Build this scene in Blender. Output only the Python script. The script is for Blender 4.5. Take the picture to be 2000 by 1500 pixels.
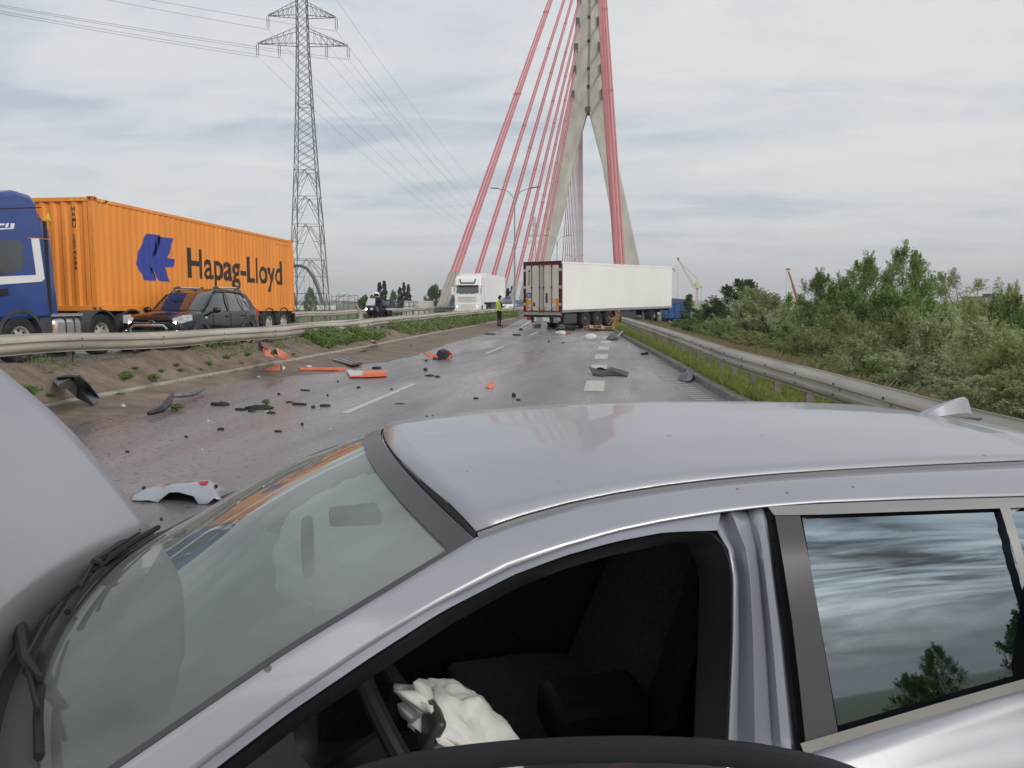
import bpy, bmesh, math, random
import numpy as np
from mathutils import Vector, Matrix, noise
rnd = random.Random(7)
sc = bpy.context.scene
for o in list(bpy.data.objects): bpy.data.objects.remove(o)
C = sc.collection
R = math.radians
# ---------------------------------------------------------------- camera
F, H = 1500.0, 1.70                      # focal length in photo pixels (2000 wide), eye height
PH = math.atan(.11)                      # pitch down
AL = math.atan(200/1500*math.cos(PH))    # yaw left of the road direction (+Y)
FW = (-math.sin(AL), math.cos(AL))
cd = bpy.data.cameras.new('camera'); cam = bpy.data.objects.new('camera', cd); C.objects.link(cam)
cam.location = (0, 0, H); cam.rotation_euler = (math.pi/2-PH, 0, AL)
cd.sensor_fit = 'HORIZONTAL'; cd.sensor_width = 36; cd.lens = 36*F/2000
cd.clip_start = .05; cd.clip_end = 20000
sc.camera = cam
# ---------------------------------------------------------------- sky, sun, exposure
SUN_AZ = math.atan2(.73, -.46) + R(6)    # from +Y towards +X
SUN_EL = R(32)
w = bpy.data.worlds.new('World'); sc.world = w; w.use_nodes = True
nt = w.node_tree; nt.nodes.clear()
def N(t, typ, **kw):
    n = t.nodes.new(typ)
    for k, v in kw.items():
        if k.startswith('i_'): n.inputs[k[2:].replace('_', ' ')].default_value = v
        elif k.startswith('n_'): n.inputs[int(k[2:])].default_value = v
        else: setattr(n, k, v)
    return n
def build_world():
    L = nt.links.new
    out = N(nt, 'ShaderNodeOutputWorld'); bg = N(nt, 'ShaderNodeBackground')
    sky = N(nt, 'ShaderNodeTexSky', sky_type='NISHITA', sun_disc=False, sun_elevation=SUN_EL, sun_rotation=SUN_AZ, air_density=1.2, dust_density=2.0)
    sk = N(nt, 'ShaderNodeMix', data_type='RGBA', blend_type='MULTIPLY'); sk.inputs[0].default_value = 1
    sk.inputs[7].default_value = (.1, .1, .1, 1); L(sky.outputs[0], sk.inputs[6])
    tc = N(nt, 'ShaderNodeTexCoord'); sp = N(nt, 'ShaderNodeSeparateXYZ'); L(tc.outputs['Generated'], sp.inputs[0])
    def mth(op, a, b=None, c=None):
        n = N(nt, 'ShaderNodeMath', operation=op)
        for i, v in enumerate((a, b, c)):
            if v is None: continue
            if isinstance(v, (int, float)): n.inputs[i].default_value = v
            else: L(v, n.inputs[i])
        return n.outputs[0]
    zz = mth('ADD', mth('MAXIMUM', sp.outputs[2], 0.0), .075)
    cx = N(nt, 'ShaderNodeCombineXYZ'); L(mth('DIVIDE', sp.outputs[0], zz), cx.inputs[0]); L(mth('DIVIDE', sp.outputs[1], zz), cx.inputs[1])
    def nz(scale, detail, dist, off, sx=1.0, rough=.55):
        mp = N(nt, 'ShaderNodeMapping'); mp.inputs['Location'].default_value = off; mp.inputs['Rotation'].default_value = (0, 0, .35); mp.inputs['Scale'].default_value = (sx, 1, 1)
        L(cx.outputs[0], mp.inputs[0])
        n = N(nt, 'ShaderNodeTexNoise'); n.inputs['Scale'].default_value = scale; n.inputs['Detail'].default_value = detail; n.inputs['Distortion'].default_value = dist; n.inputs['Roughness'].default_value = rough
        L(mp.outputs[0], n.inputs['Vector']); return n.outputs[0]
    a = nz(.55, 7, .5, (3.1, 1.7, 0), .5); b = nz(1.7, 8, .8, (7, 2, 4), .55, .6)
    s = mth('ADD', mth('MULTIPLY', a, .6), mth('MULTIPLY', b, .4))
    rp = N(nt, 'ShaderNodeValToRGB'); L(s, rp.inputs[0]); e = rp.color_ramp.elements
    e[0].position = .41; e[0].color = (.365, .405, .460, 1); e[1].position = .585; e[1].color = (.590, .588, .585, 1)
    m = e.new(.49); m.color = (.505, .525, .555, 1)
    # thin cloud lets more light through round the hidden sun
    sd = Vector((math.sin(SUN_AZ)*math.cos(SUN_EL), math.cos(SUN_AZ)*math.cos(SUN_EL), math.sin(SUN_EL)))
    dt = N(nt, 'ShaderNodeVectorMath', operation='DOT_PRODUCT'); L(tc.outputs['Generated'], dt.inputs[0]); dt.inputs[1].default_value = sd
    gl = mth('POWER', mth('MAXIMUM', dt.outputs['Value'], 0.0), 4.0)
    thin = mth('SUBTRACT', mth('MULTIPLY', s, 13.0), 5.9)
    g2 = mth('ADD', 1.0, mth('MULTIPLY', mth('MULTIPLY', gl, 1.9), mth('MINIMUM', mth('MAXIMUM', thin, -.5), 4.0)))
    cl = N(nt, 'ShaderNodeVectorMath', operation='SCALE'); L(rp.outputs[0], cl.inputs[0]); L(g2, cl.inputs['Scale'])
    # air towards the horizon evens the cloud out
    hz = N(nt, 'ShaderNodeMapRange'); L(sp.outputs[2], hz.inputs[0]); hz.inputs[1].default_value = 0; hz.inputs[2].default_value = .16; hz.inputs[3].default_value = .75; hz.inputs[4].default_value = 0
    hm = N(nt, 'ShaderNodeMix', data_type='RGBA'); L(hz.outputs[0], hm.inputs[0]); L(cl.outputs[0], hm.inputs[6]); hm.inputs[7].default_value = (.555, .570, .595, 1)
    mx = N(nt, 'ShaderNodeMix', data_type='RGBA'); mx.inputs[0].default_value = .92; L(sk.outputs[2], mx.inputs[6]); L(hm.outputs[2], mx.inputs[7])
    L(mx.outputs[2], bg.inputs[0]); bg.inputs[1].default_value = 1.0; L(bg.outputs[0], out.inputs[0])
build_world()
sl = bpy.data.lights.new('sun', 'SUN'); sl.energy = 1.05; sl.angle = R(11); sl.color = (1, .95, .88)
so = bpy.data.objects.new('sun', sl); C.objects.link(so)
so.rotation_euler = Vector((-math.sin(SUN_AZ)*math.cos(SUN_EL), -math.cos(SUN_AZ)*math.cos(SUN_EL), -math.sin(SUN_EL))).to_track_quat('-Z', 'Y').to_euler()
sc.view_settings.view_transform = 'Standard'; sc.view_settings.look = 'None'
sc.view_settings.exposure = .48; sc.view_settings.gamma = 1
sc.render.engine = 'CYCLES'
sc.cycles.max_bounces = 6; sc.cycles.diffuse_bounces = 3; sc.cycles.glossy_bounces = 4; sc.cycles.transmission_bounces = 4; sc.cycles.volume_bounces = 0; sc.cycles.transparent_max_bounces = 8
# ---------------------------------------------------------------- pixel -> place (photo pixels, 2000 wide)
def ray(px, py):
    x = (px-1000)/F; y = (750-py)/F
    d = math.cos(PH)+y*math.sin(PH)
    return (x*FW[1]+d*FW[0], -x*FW[0]+d*FW[1], -math.sin(PH)+y*math.cos(PH))
def Pz(px, py, z=0):
    r = ray(px, py); s = (z-H)/r[2]; return Vector((r[0]*s, r[1]*s, z))
def Px(px, py, X):
    r = ray(px, py); s = X/r[0]; return Vector((X, r[1]*s, H+r[2]*s))
def Py(px, py, Y):
    r = ray(px, py); s = Y/r[1]; return Vector((r[0]*s, Y, H+r[2]*s))
# ---------------------------------------------------------------- materials
MATS = {}
def mat(name, col, rough=.6, metal=0., var=.15, scale=4., bump=0., bscale=None, coat=0., col2=None, stretch=(1, 1, 1), detail=6, rvar=0., spec=.5, emit=0, lo=.35, hi=.65):
    m = bpy.data.materials.new(name); m.use_nodes = True; t = m.node_tree; L = t.links.new
    b = t.nodes['Principled BSDF']; MATS[name] = m
    c = tuple(col)+(1,)
    b.inputs['Roughness'].default_value = rough; b.inputs['Metallic'].default_value = metal
    b.inputs['Coat Weight'].default_value = coat; b.inputs['Coat Roughness'].default_value = .04
    b.inputs['Specular IOR Level'].default_value = spec
    b.inputs['Base Color'].default_value = c
    if emit: b.inputs['Emission Color'].default_value = c; b.inputs['Emission Strength'].default_value = emit
    if var or col2 or bump or rvar:
        tc = N(t, 'ShaderNodeTexCoord'); mp = N(t, 'ShaderNodeMapping'); mp.inputs['Scale'].default_value = stretch
        L(tc.outputs['Object'], mp.inputs[0])
        n = N(t, 'ShaderNodeTexNoise'); n.inputs['Scale'].default_value = scale; n.inputs['Detail'].default_value = detail; n.inputs['Roughness'].default_value = .62
        L(mp.outputs[0], n.inputs['Vector'])
        if var or col2:
            rp = N(t, 'ShaderNodeValToRGB'); L(n.outputs[0], rp.inputs[0])
            e = rp.color_ramp.elements; e[0].position = lo; e[1].position = hi
            e[0].color = (tuple(col2) if col2 else tuple(x*(1-var) for x in col))+(1,)
            e[1].color = c if col2 else tuple(min(1, x*(1+var)) for x in col)+(1,)
            L(rp.outputs[0], b.inputs['Base Color'])
        if rvar:
            mr = N(t, 'ShaderNodeMapRange'); L(n.outputs[0], mr.inputs[0]); mr.inputs[1].default_value = .3; mr.inputs[2].default_value = .7
            mr.inputs[3].default_value = max(.02, rough-rvar); mr.inputs[4].default_value = min(1, rough+rvar); L(mr.outputs[0], b.inputs['Roughness'])
        if bump:
            n2 = N(t, 'ShaderNodeTexNoise'); n2.inputs['Scale'].default_value = bscale or scale*6; n2.inputs['Detail'].default_value = 4
            L(mp.outputs[0], n2.inputs['Vector'])
            bp = N(t, 'ShaderNodeBump'); bp.inputs['Strength'].default_value = bump; bp.inputs['Distance'].default_value = .02
            L(n2.outputs[0], bp.inputs['Height']); L(bp.outputs[0], b.inputs['Normal'])
    return m
def leafmat(name, col, col2, trans=.35, scale=.9):
    col = tuple(c*2.0 for c in col); col2 = tuple(c*2.1 for c in col2); trans += .12
    m = bpy.data.materials.new(name); m.use_nodes = True; t = m.node_tree; L = t.links.new; MATS[name] = m
    t.nodes.clear(); out = N(t, 'ShaderNodeOutputMaterial')
    tc = N(t, 'ShaderNodeTexCoord'); n = N(t, 'ShaderNodeTexNoise'); n.inputs['Scale'].default_value = scale; n.inputs['Detail'].default_value = 9; n.inputs['Roughness'].default_value = .8
    L(tc.outputs['Object'], n.inputs['Vector'])
    oi = N(t, 'ShaderNodeObjectInfo'); ad = N(t, 'ShaderNodeMath', operation='MULTIPLY_ADD'); L(oi.outputs['Random'], ad.inputs[0]); ad.inputs[1].default_value = .16; L(n.outputs[0], ad.inputs[2])
    rp = N(t, 'ShaderNodeValToRGB'); L(ad.outputs[0], rp.inputs[0]); e = rp.color_ramp.elements
    e[0].position = .38; e[0].color = tuple(col)+(1,); e[1].position = .78; e[1].color = tuple(col2)+(1,)
    d = N(t, 'ShaderNodeBsdfPrincipled'); d.inputs['Roughness'].default_value = .55; d.inputs['Specular IOR Level'].default_value = .35; L(rp.outputs[0], d.inputs['Base Color'])
    tr = N(t, 'ShaderNodeBsdfTranslucent'); L(rp.outputs[0], tr.inputs[0])
    mx = N(t, 'ShaderNodeMixShader'); mx.inputs[0].default_value = trans; L(d.outputs[0], mx.inputs[1]); L(tr.outputs[0], mx.inputs[2]); L(mx.outputs[0], out.inputs[0])
    return m
def glassmat(name, tint, ior=1.5, film=0., filmcol=(.6, .63, .58), rough=.0, gcol=(1, 1, 1)):
    m = bpy.data.materials.new(name); m.use_nodes = True; t = m.node_tree; L = t.links.new; MATS[name] = m
    t.nodes.clear(); out = N(t, 'ShaderNodeOutputMaterial')
    tr = N(t, 'ShaderNodeBsdfTransparent'); tr.inputs[0].default_value = tuple(tint)+(1,)
    gl = N(t, 'ShaderNodeBsdfGlossy'); gl.inputs['Roughness'].default_value = rough; gl.inputs[0].default_value = tuple(gcol)+(1,)
    fr = N(t, 'ShaderNodeFresnel'); fr.inputs[0].default_value = ior
    mx = N(t, 'ShaderNodeMixShader'); L(fr.outputs[0], mx.inputs[0]); L(tr.outputs[0], mx.inputs[1]); L(gl.outputs[0], mx.inputs[2])
    last = mx
    if film:
        df = N(t, 'ShaderNodeBsdfDiffuse'); df.inputs[0].default_value = tuple(filmcol)+(1,)
        tc = N(t, 'ShaderNodeTexCoord'); n = N(t, 'ShaderNodeTexNoise'); n.inputs['Scale'].default_value = 3.; n.inputs['Detail'].default_value = 5; L(tc.outputs['Object'], n.inputs['Vector'])
        mr = N(t, 'ShaderNodeMapRange'); L(n.outputs[0], mr.inputs[0]); mr.inputs[1].default_value = .3; mr.inputs[2].default_value = .7; mr.inputs[3].default_value = film*.6; mr.inputs[4].default_value = film*1.4
        m2 = N(t, 'ShaderNodeMixShader'); L(mr.outputs[0], m2.inputs[0]); L(mx.outputs[0], m2.inputs[1]); L(df.outputs[0], m2.inputs[2]); last = m2
    L(last.outputs[0], out.inputs[0]); return m
# ---------------------------------------------------------------- mesh helpers
class MB:
    def __init__(s): s.v = []; s.f = []; s.m = []
    def add(s, vs, fs, m=0):
        b = len(s.v); s.v += [tuple(p) for p in vs]; s.f += [tuple(b+i for i in f) for f in fs]; s.m += [m]*len(fs); return s
    def box(s, x0, x1, y0, y1, z0, z1, m=0):
        return s.add([(x0,y0,z0),(x1,y0,z0),(x1,y1,z0),(x0,y1,z0),(x0,y0,z1),(x1,y0,z1),(x1,y1,z1),(x0,y1,z1)],
                     [(0,3,2,1),(4,5,6,7),(0,1,5,4),(1,2,6,5),(2,3,7,6),(3,0,4,7)], m)
    def obox(s, c, size, rot=None, m=0):
        rot = rot or Matrix.Identity(3); c = Vector(c); hx, hy, hz = (k/2 for k in size)
        P = [c+rot@Vector(p) for p in [(-hx,-hy,-hz),(hx,-hy,-hz),(hx,hy,-hz),(-hx,hy,-hz),(-hx,-hy,hz),(hx,-hy,hz),(hx,hy,hz),(-hx,hy,hz)]]
        return s.add(P, [(0,3,2,1),(4,5,6,7),(0,1,5,4),(1,2,6,5),(2,3,7,6),(3,0,4,7)], m)
    def tube(s, pts, r, n=8, m=0, caps=True):
        pts = [Vector(p) for p in pts]; k = len(pts); rr = r if isinstance(r, (list, tuple)) else [r]*k
        rings = []; up = None
        for i, p in enumerate(pts):
            d = (pts[min(i+1, k-1)]-pts[max(i-1, 0)]).normalized()
            if up is None: up = Vector((0,0,1)) if abs(d.z) < .9 else Vector((1,0,0))
            a = d.cross(up)
            if a.length < 1e-4: a = d.orthogonal()
            a.normalize(); b = a.cross(d).normalized(); up = b
            rings.append([p+(a*math.cos(2*math.pi*j/n)+b*math.sin(2*math.pi*j/n))*rr[i] for j in range(n)])
        return s.loft(rings, m, caps)
    def loft(s, rings, m=0, caps=True, closed=True):
        n = len(rings[0]); vs = [p for r_ in rings for p in r_]; fs = []
        for i in range(len(rings)-1):
            for j in range(n if closed else n-1):
                k = (j+1) % n; fs.append((i*n+j, i*n+k, (i+1)*n+k, (i+1)*n+j))
        if caps and closed: fs.append(tuple(range(n-1, -1, -1))); fs.append(tuple((len(rings)-1)*n+j for j in range(n)))
        return s.add(vs, fs, m)
    def grid(s, rows, m=0): return s.loft(rows, m, False, False)
    def prism(s, poly, ax, a, b, m=0):
        def P(u, v, t): return {'x': (t,u,v), 'y': (u,t,v), 'z': (u,v,t)}[ax]
        n = len(poly); vs = [P(u, v, a) for u, v in poly]+[P(u, v, b) for u, v in poly]
        fs = [tuple(range(n-1, -1, -1)), tuple(range(n, 2*n))]+[(i, (i+1) % n, n+(i+1) % n, n+i) for i in range(n)]
        return s.add(vs, fs, m)
    def lathe(s, c, ax, prof, n=24, m=0):
        c = Vector(c); ax = Vector(ax).normalized(); a = ax.orthogonal().normalized(); b = ax.cross(a)
        return s.loft([[c+ax*h+(a*math.cos(2*math.pi*j/n)+b*math.sin(2*math.pi*j/n))*r for j in range(n)] for r, h in prof], m, False)
    def sphere(s, c, r, n=12, k=8, m=0, sc_=(1,1,1)):
        c = Vector(c); rings = []
        for i in range(k+1):
            t = math.pi*i/k; q = max(math.sin(t), .01)
            rings.append([c+Vector((r*sc_[0]*q*math.cos(2*math.pi*j/n), r*sc_[1]*q*math.sin(2*math.pi*j/n), -r*sc_[2]*math.cos(t))) for j in range(n)])
        return s.loft(rings, m)
    def xf(s, M_): s.v = [tuple(M_@Vector(p)) for p in s.v]; return s
    def build(s, name, mats, parent=None, smooth=35, bevel=0, fix=True):
        me = bpy.data.meshes.new(name); me.from_pydata(s.v, [], s.f)
        ms = mats if isinstance(mats, (list, tuple)) else [mats]
        for q in ms: me.materials.append(MATS[q] if isinstance(q, str) else q)
        if len(ms) > 1: me.polygons.foreach_set('material_index', s.m)
        if fix:
            bm = bmesh.new(); bm.from_mesh(me); bmesh.ops.recalc_face_normals(bm, faces=bm.faces); bm.to_mesh(me); bm.free()
        if smooth: me.shade_smooth(); me.set_sharp_from_angle(angle=R(smooth))
        o = bpy.data.objects.new(name, me); C.objects.link(o)
        if parent: o.parent = parent
        if bevel:
            md = o.modifiers.new('bevel', 'BEVEL'); md.width = bevel; md.segments = 2; md.limit_method = 'ANGLE'; md.angle_limit = R(40)
        return o
def quick(name, V, Fq, mats, parent=None, smooth=False, mi=None):
    """big meshes from numpy arrays; V (n,3), Fq (k, 3 or 4)"""
    me = bpy.data.meshes.new(name); k, c = Fq.shape
    me.vertices.add(len(V)); me.vertices.foreach_set('co', V.astype(np.float32).ravel())
    me.loops.add(k*c); me.loops.foreach_set('vertex_index', Fq.astype(np.int32).ravel())
    me.polygons.add(k); me.polygons.foreach_set('loop_start', np.arange(0, k*c, c, dtype=np.int32))
    for q in (mats if isinstance(mats, (list, tuple)) else [mats]): me.materials.append(MATS[q])
    if mi is not None: me.polygons.foreach_set('material_index', mi.astype(np.int32))
    me.update(calc_edges=True); me.validate()
    if smooth: me.shade_smooth()
    o = bpy.data.objects.new(name, me); C.objects.link(o)
    if parent: o.parent = parent
    return o
def tag(o, label=None, cat=None, group=None, kind=None):
    if label: o['label'] = label
    if cat: o['category'] = cat
    if group: o['group'] = group
    if kind: o['kind'] = kind
    return o
def thing(name, label, cat, loc=(0, 0, 0), rz=0, group=None):
    o = bpy.data.objects.new(name, None); C.objects.link(o); o.location = loc; o.rotation_euler = (0, 0, rz); o.empty_display_size = .2
    return tag(o, label, cat, group)
def dup(o, loc=None, rz=None, scale=None, label=None, parent=None, group=None):
    c = o.copy(); C.objects.link(c)
    if parent: c.parent = parent
    if loc is not None: c.location = loc
    if rz is not None: c.rotation_euler = (c.rotation_euler[0], c.rotation_euler[1], rz)
    if scale is not None: c.scale = scale if hasattr(scale, '__len__') else (scale,)*3
    if label: c['label'] = label
    if group: c['group'] = group
    for ch in [k for k in o.children]: dup(ch, parent=c)
    return c
def lerp(tab, x):
    if x <= tab[0][0]: return tab[0][1]
    for (a, b), (c, d) in zip(tab, tab[1:]):
        if x <= c: return b+(d-b)*(x-a)/(c-a)
    return tab[-1][1]
def resample(pts, n):
    pts = [Vector(p) for p in pts]; ds = [0]
    for a, b in zip(pts, pts[1:]): ds.append(ds[-1]+(b-a).length)
    out = []; i = 0
    for k in range(n):
        t = ds[-1]*k/(n-1)
        while i < len(ds)-2 and ds[i+1] < t: i += 1
        u = (t-ds[i])/max(1e-9, ds[i+1]-ds[i]); out.append(pts[i].lerp(pts[i+1], u))
    return out
_txt = {}
def text_mesh(body, size, offset=0., extrude=0.):
    cu = bpy.data.curves.new('t', 'FONT'); cu.body = body; cu.size = size; cu.offset = offset; cu.extrude = extrude; cu.resolution_u = 4
    o = bpy.data.objects.new('t', cu); C.objects.link(o); bpy.context.view_layer.update()
    me = bpy.data.meshes.new_from_object(o.evaluated_get(bpy.context.evaluated_depsgraph_get()))
    bpy.data.objects.remove(o); bpy.data.curves.remove(cu); return me
def fbm(x, y, s=1., o=4, seed=0.):
    return noise.fractal(Vector((x*s+seed, y*s-seed, seed)), 1.0, 2.1, o)
# ---------------------------------------------------------------- colours of things
mat('dirt', (.235, .180, .135), .95, var=.35, scale=2.2, bump=.9, bscale=18, col2=(.115, .085, .064), detail=9)
mat('spill', (.245, .190, .140), .85, scale=1.6, bump=.8, bscale=25, col2=(.115, .088, .068), detail=9, rvar=.2)
mat('earth', (.030, .025, .021), .9, var=.4, scale=9, bump=.8, bscale=40)
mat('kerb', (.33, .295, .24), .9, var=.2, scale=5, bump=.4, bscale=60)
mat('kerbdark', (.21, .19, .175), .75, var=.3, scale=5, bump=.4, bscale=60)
mat('grassland', (.13, .155, .055), .95, var=.3, scale=.08, col2=(.075, .10, .036), bump=.3)
mat('paint', (.50, .47, .41), .5, var=.1, scale=7, col2=(.27, .25, .235), bump=.2, bscale=70, lo=.30, hi=.48)
mat('rail', (.43, .395, .335), .55, metal=.15, var=.22, scale=1.4, stretch=(1, .35, 3), bump=.05, detail=9)
mat('wornpaint', (.34, .32, .29), .5, var=.1, scale=7, col2=(.2, .19, .18), bump=.2, bscale=70)
mat('railbright', (.52, .51, .47), .45, metal=.35, var=.15, scale=2)
mat('post', (.22, .19, .16), .65, metal=.3, var=.3, scale=6)
mat('concrete', (.58, .55, .49), .85, var=.15, scale=.35, stretch=(1, 1, .4), bump=.1, bscale=8)
mat('sleeve', (.33, .305, .265), .8, var=.12, scale=.6)
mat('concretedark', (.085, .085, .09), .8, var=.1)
mat('cablered', (.50, .15, .155), .55, var=.08, scale=.5)
mat('cableglint', (.68, .52, .51), .5, var=.05)  # pale tint standing in for the highlight between stay cables
mat('steel', (.10, .115, .11), .6, metal=.4, var=.2)
mat('lampgrey', (.30, .32, .33), .45, metal=.5, var=.1)
mat('black', (.012, .012, .014), .55, var=.2)
mat('blackgloss', (.008, .008, .010), .12, var=.0, coat=.5)
mat('rubber', (.022, .021, .021), .8, var=.3, scale=8)
mat('rimwhite', (.42, .40, .37), .5, var=.25, scale=9)
mat('rimdark', (.09, .085, .085), .55, metal=.4, var=.3)
mat('orange', (.86, .292, .042), .48, var=.10, scale=1.5, stretch=(1, 1, .18), rvar=.12)
mat('orangedark', (.60, .175, .03), .6, var=.2, scale=3)
mat('logoblue', (.035, .06, .33), .5, var=.08)
mat('logoblack', (.035, .025, .02), .6, var=.1)
mat('yellow', (.75, .52, .03), .5, var=.05)
mat('cabblue', (.018, .055, .245), .28, var=.1, coat=.6, scale=1.5)
mat('white', (.82, .815, .795), .4, var=.03, coat=.2, scale=.7)
mat('whitepanel', (.85, .835, .80), .5, var=.035, scale=.5, stretch=(1, 1, .6))
mat('cream', (.74, .69, .60), .5, var=.06, scale=.8)
mat('darkred', (.075, .012, .013), .5, var=.2)
mat('red', (.50, .03, .03), .35, var=.1)
mat('amber', (.75, .27, .02), .4, var=.1)
mat('greyplastic', (.055, .06, .065), .55, var=.2)
mat('aluminium', (.52, .52, .51), .35, metal=.7, var=.15, scale=3)
mat('suvblack', (.006, .007, .011), .10, var=.0, coat=.25, spec=.4)
mat('glassdark', (.018, .024, .028), .05, var=.0, coat=1., spec=.8)
mat('lens', (.55, .58, .58), .12, var=.2, scale=14, coat=1.)
mat('headlamp', (1, .96, .85), .2, var=0, emit=1.6)
mat('chrome', (.68, .68, .68), .18, metal=1, var=0)
mat('hivis', (.62, .86, .03), .65, var=.06, scale=9, emit=0.0)
mat('navy', (.014, .015, .024), .85, var=.2, scale=6)
mat('skin', (.48, .27, .20), .6, var=.05)
mat('wood', (.50, .34, .19), .75, var=.25, scale=3, stretch=(1, 8, 8))
mat('woodworn', (.38, .21, .09), .8, var=.3, scale=3, stretch=(1, 8, 8))
mat('debrisorange', (.68, .16, .06), .5, var=.12, scale=8)
mat('debrisblack', (.018, .018, .02), .45, var=.4, scale=9, bump=.2)
mat('debrisgrey', (.115, .125, .14), .45, var=.45, scale=6, bump=.2)
mat('debriswhite', (.55, .54, .50), .6, var=.2)
mat('girderblue', (.045, .085, .17), .55, var=.15)
mat('tipperblue', (.03, .10, .30), .5, var=.2)
mat('craneyellow', (.66, .58, .38), .6, var=.1)
mat('cranered', (.42, .13, .07), .6, var=.1)
mat('buildwall', (.50, .42, .38), .85, var=.1, scale=.2)
mat('brickred', (.28, .10, .07), .85, var=.1, scale=.2)
mat('buildblue', (.20, .30, .42), .6, var=.1, scale=.2)
mat('bark', (.075, .06, .045), .9, var=.3, scale=4, stretch=(3, 3, .6), bump=.5)
leafmat('leaf_dark', (.035, .062, .020), (.092, .145, .045))
leafmat('leaf_mid', (.058, .088, .026), (.150, .200, .064))
leafmat('leaf_willow', (.105, .128, .062), (.235, .265, .140), .25)
leafmat('leaf_bright', (.060, .105, .010), (.130, .200, .022))
leafmat('leaf_olive', (.095, .112, .042), (.215, .230, .100))
leafmat('leaf_poplar', (.010, .022, .010), (.030, .055, .022), .2, .3)
leafmat('leaf_weed', (.048, .076, .020), (.100, .140, .046), .2, 3)
leafmat('grass_green', (.088, .110, .024), (.170, .185, .052), .35, 2.2)
leafmat('grass_dry', (.095, .080, .040), (.175, .150, .085), .3, 1.5)
def roadmat():
    m = bpy.data.materials.new('asphalt'); m.use_nodes = True; t = m.node_tree; L = t.links.new; MATS['asphalt'] = m
    b = t.nodes['Principled BSDF']; tc = N(t, 'ShaderNodeTexCoord')
    def nz(scale, st, det=6, off=0):
        mp = N(t, 'ShaderNodeMapping'); mp.inputs['Scale'].default_value = st; mp.inputs['Location'].default_value = (off, off, 0); L(tc.outputs['Object'], mp.inputs[0])
        n = N(t, 'ShaderNodeTexNoise'); n.inputs['Scale'].default_value = scale; n.inputs['Detail'].default_value = det; n.inputs['Roughness'].default_value = .6; L(mp.outputs[0], n.inputs['Vector']); return n.outputs[0]
    big = nz(.5, (1.6, .22, 1), 5); wet = nz(.7, (1.1, .25, 1), 7, 5); fine = nz(120, (1, 1, 1), 3); spk = nz(15, (1, 1, 1), 9, 3)
    rp = N(t, 'ShaderNodeValToRGB'); L(big, rp.inputs[0]); e = rp.color_ramp.elements
    e[0].position = .32; e[0].color = (.140, .130, .132, 1); e[1].position = .68; e[1].color = (.275, .250, .248, 1)
    mx = N(t, 'ShaderNodeMix', data_type='RGBA', blend_type='MULTIPLY'); mx.inputs[0].default_value = .8; L(rp.outputs[0], mx.inputs[6])
    r2 = N(t, 'ShaderNodeValToRGB'); L(fine, r2.inputs[0]); r2.color_ramp.elements[0].position = .3; r2.color_ramp.elements[0].color = (.45, .45, .45, 1); r2.color_ramp.elements[1].position = .72; r2.color_ramp.elements[1].color = (1.5, 1.5, 1.5, 1)
    L(r2.outputs[0], mx.inputs[7])
    # scattered crumbs of earth
    sx = N(t, 'ShaderNodeSeparateXYZ'); L(tc.outputs['Object'], sx.inputs[0]); xr = N(t, 'ShaderNodeMapRange'); L(sx.outputs[0], xr.inputs[0]); xr.inputs[1].default_value = -7.5; xr.inputs[2].default_value = -.5; xr.inputs[3].default_value = .055; xr.inputs[4].default_value = -.06
    sb = N(t, 'ShaderNodeMath', operation='ADD'); L(spk, sb.inputs[0]); L(xr.outputs[0], sb.inputs[1])
    r3 = N(t, 'ShaderNodeValToRGB'); L(sb.outputs[0], r3.inputs[0]); r3.color_ramp.elements[0].position = .60; r3.color_ramp.elements[0].color = (0, 0, 0, 1); r3.color_ramp.elements[1].position = .63; r3.color_ramp.elements[1].color = (1, 1, 1, 1)
    m3 = N(t, 'ShaderNodeMix', data_type='RGBA'); L(r3.outputs[0], m3.inputs[0]); L(mx.outputs[2], m3.inputs[6]); m3.inputs[7].default_value = (.030, .024, .021, 1)
    L(m3.outputs[2], b.inputs['Base Color'])
    mr = N(t, 'ShaderNodeMapRange'); L(wet, mr.inputs[0]); mr.inputs[1].default_value = .36; mr.inputs[2].default_value = .64; mr.inputs[3].default_value = .20; mr.inputs[4].default_value = .50; L(mr.outputs[0], b.inputs['Roughness'])
    b.inputs['Specular IOR Level'].default_value = .5
    bp = N(t, 'ShaderNodeBump'); bp.inputs['Strength'].default_value = .28; bp.inputs['Distance'].default_value = .004; L(fine, bp.inputs['Height']); L(bp.outputs[0], b.inputs['Normal'])
roadmat()
ZO = .30        # the opposite carriageway lies this much higher
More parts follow.
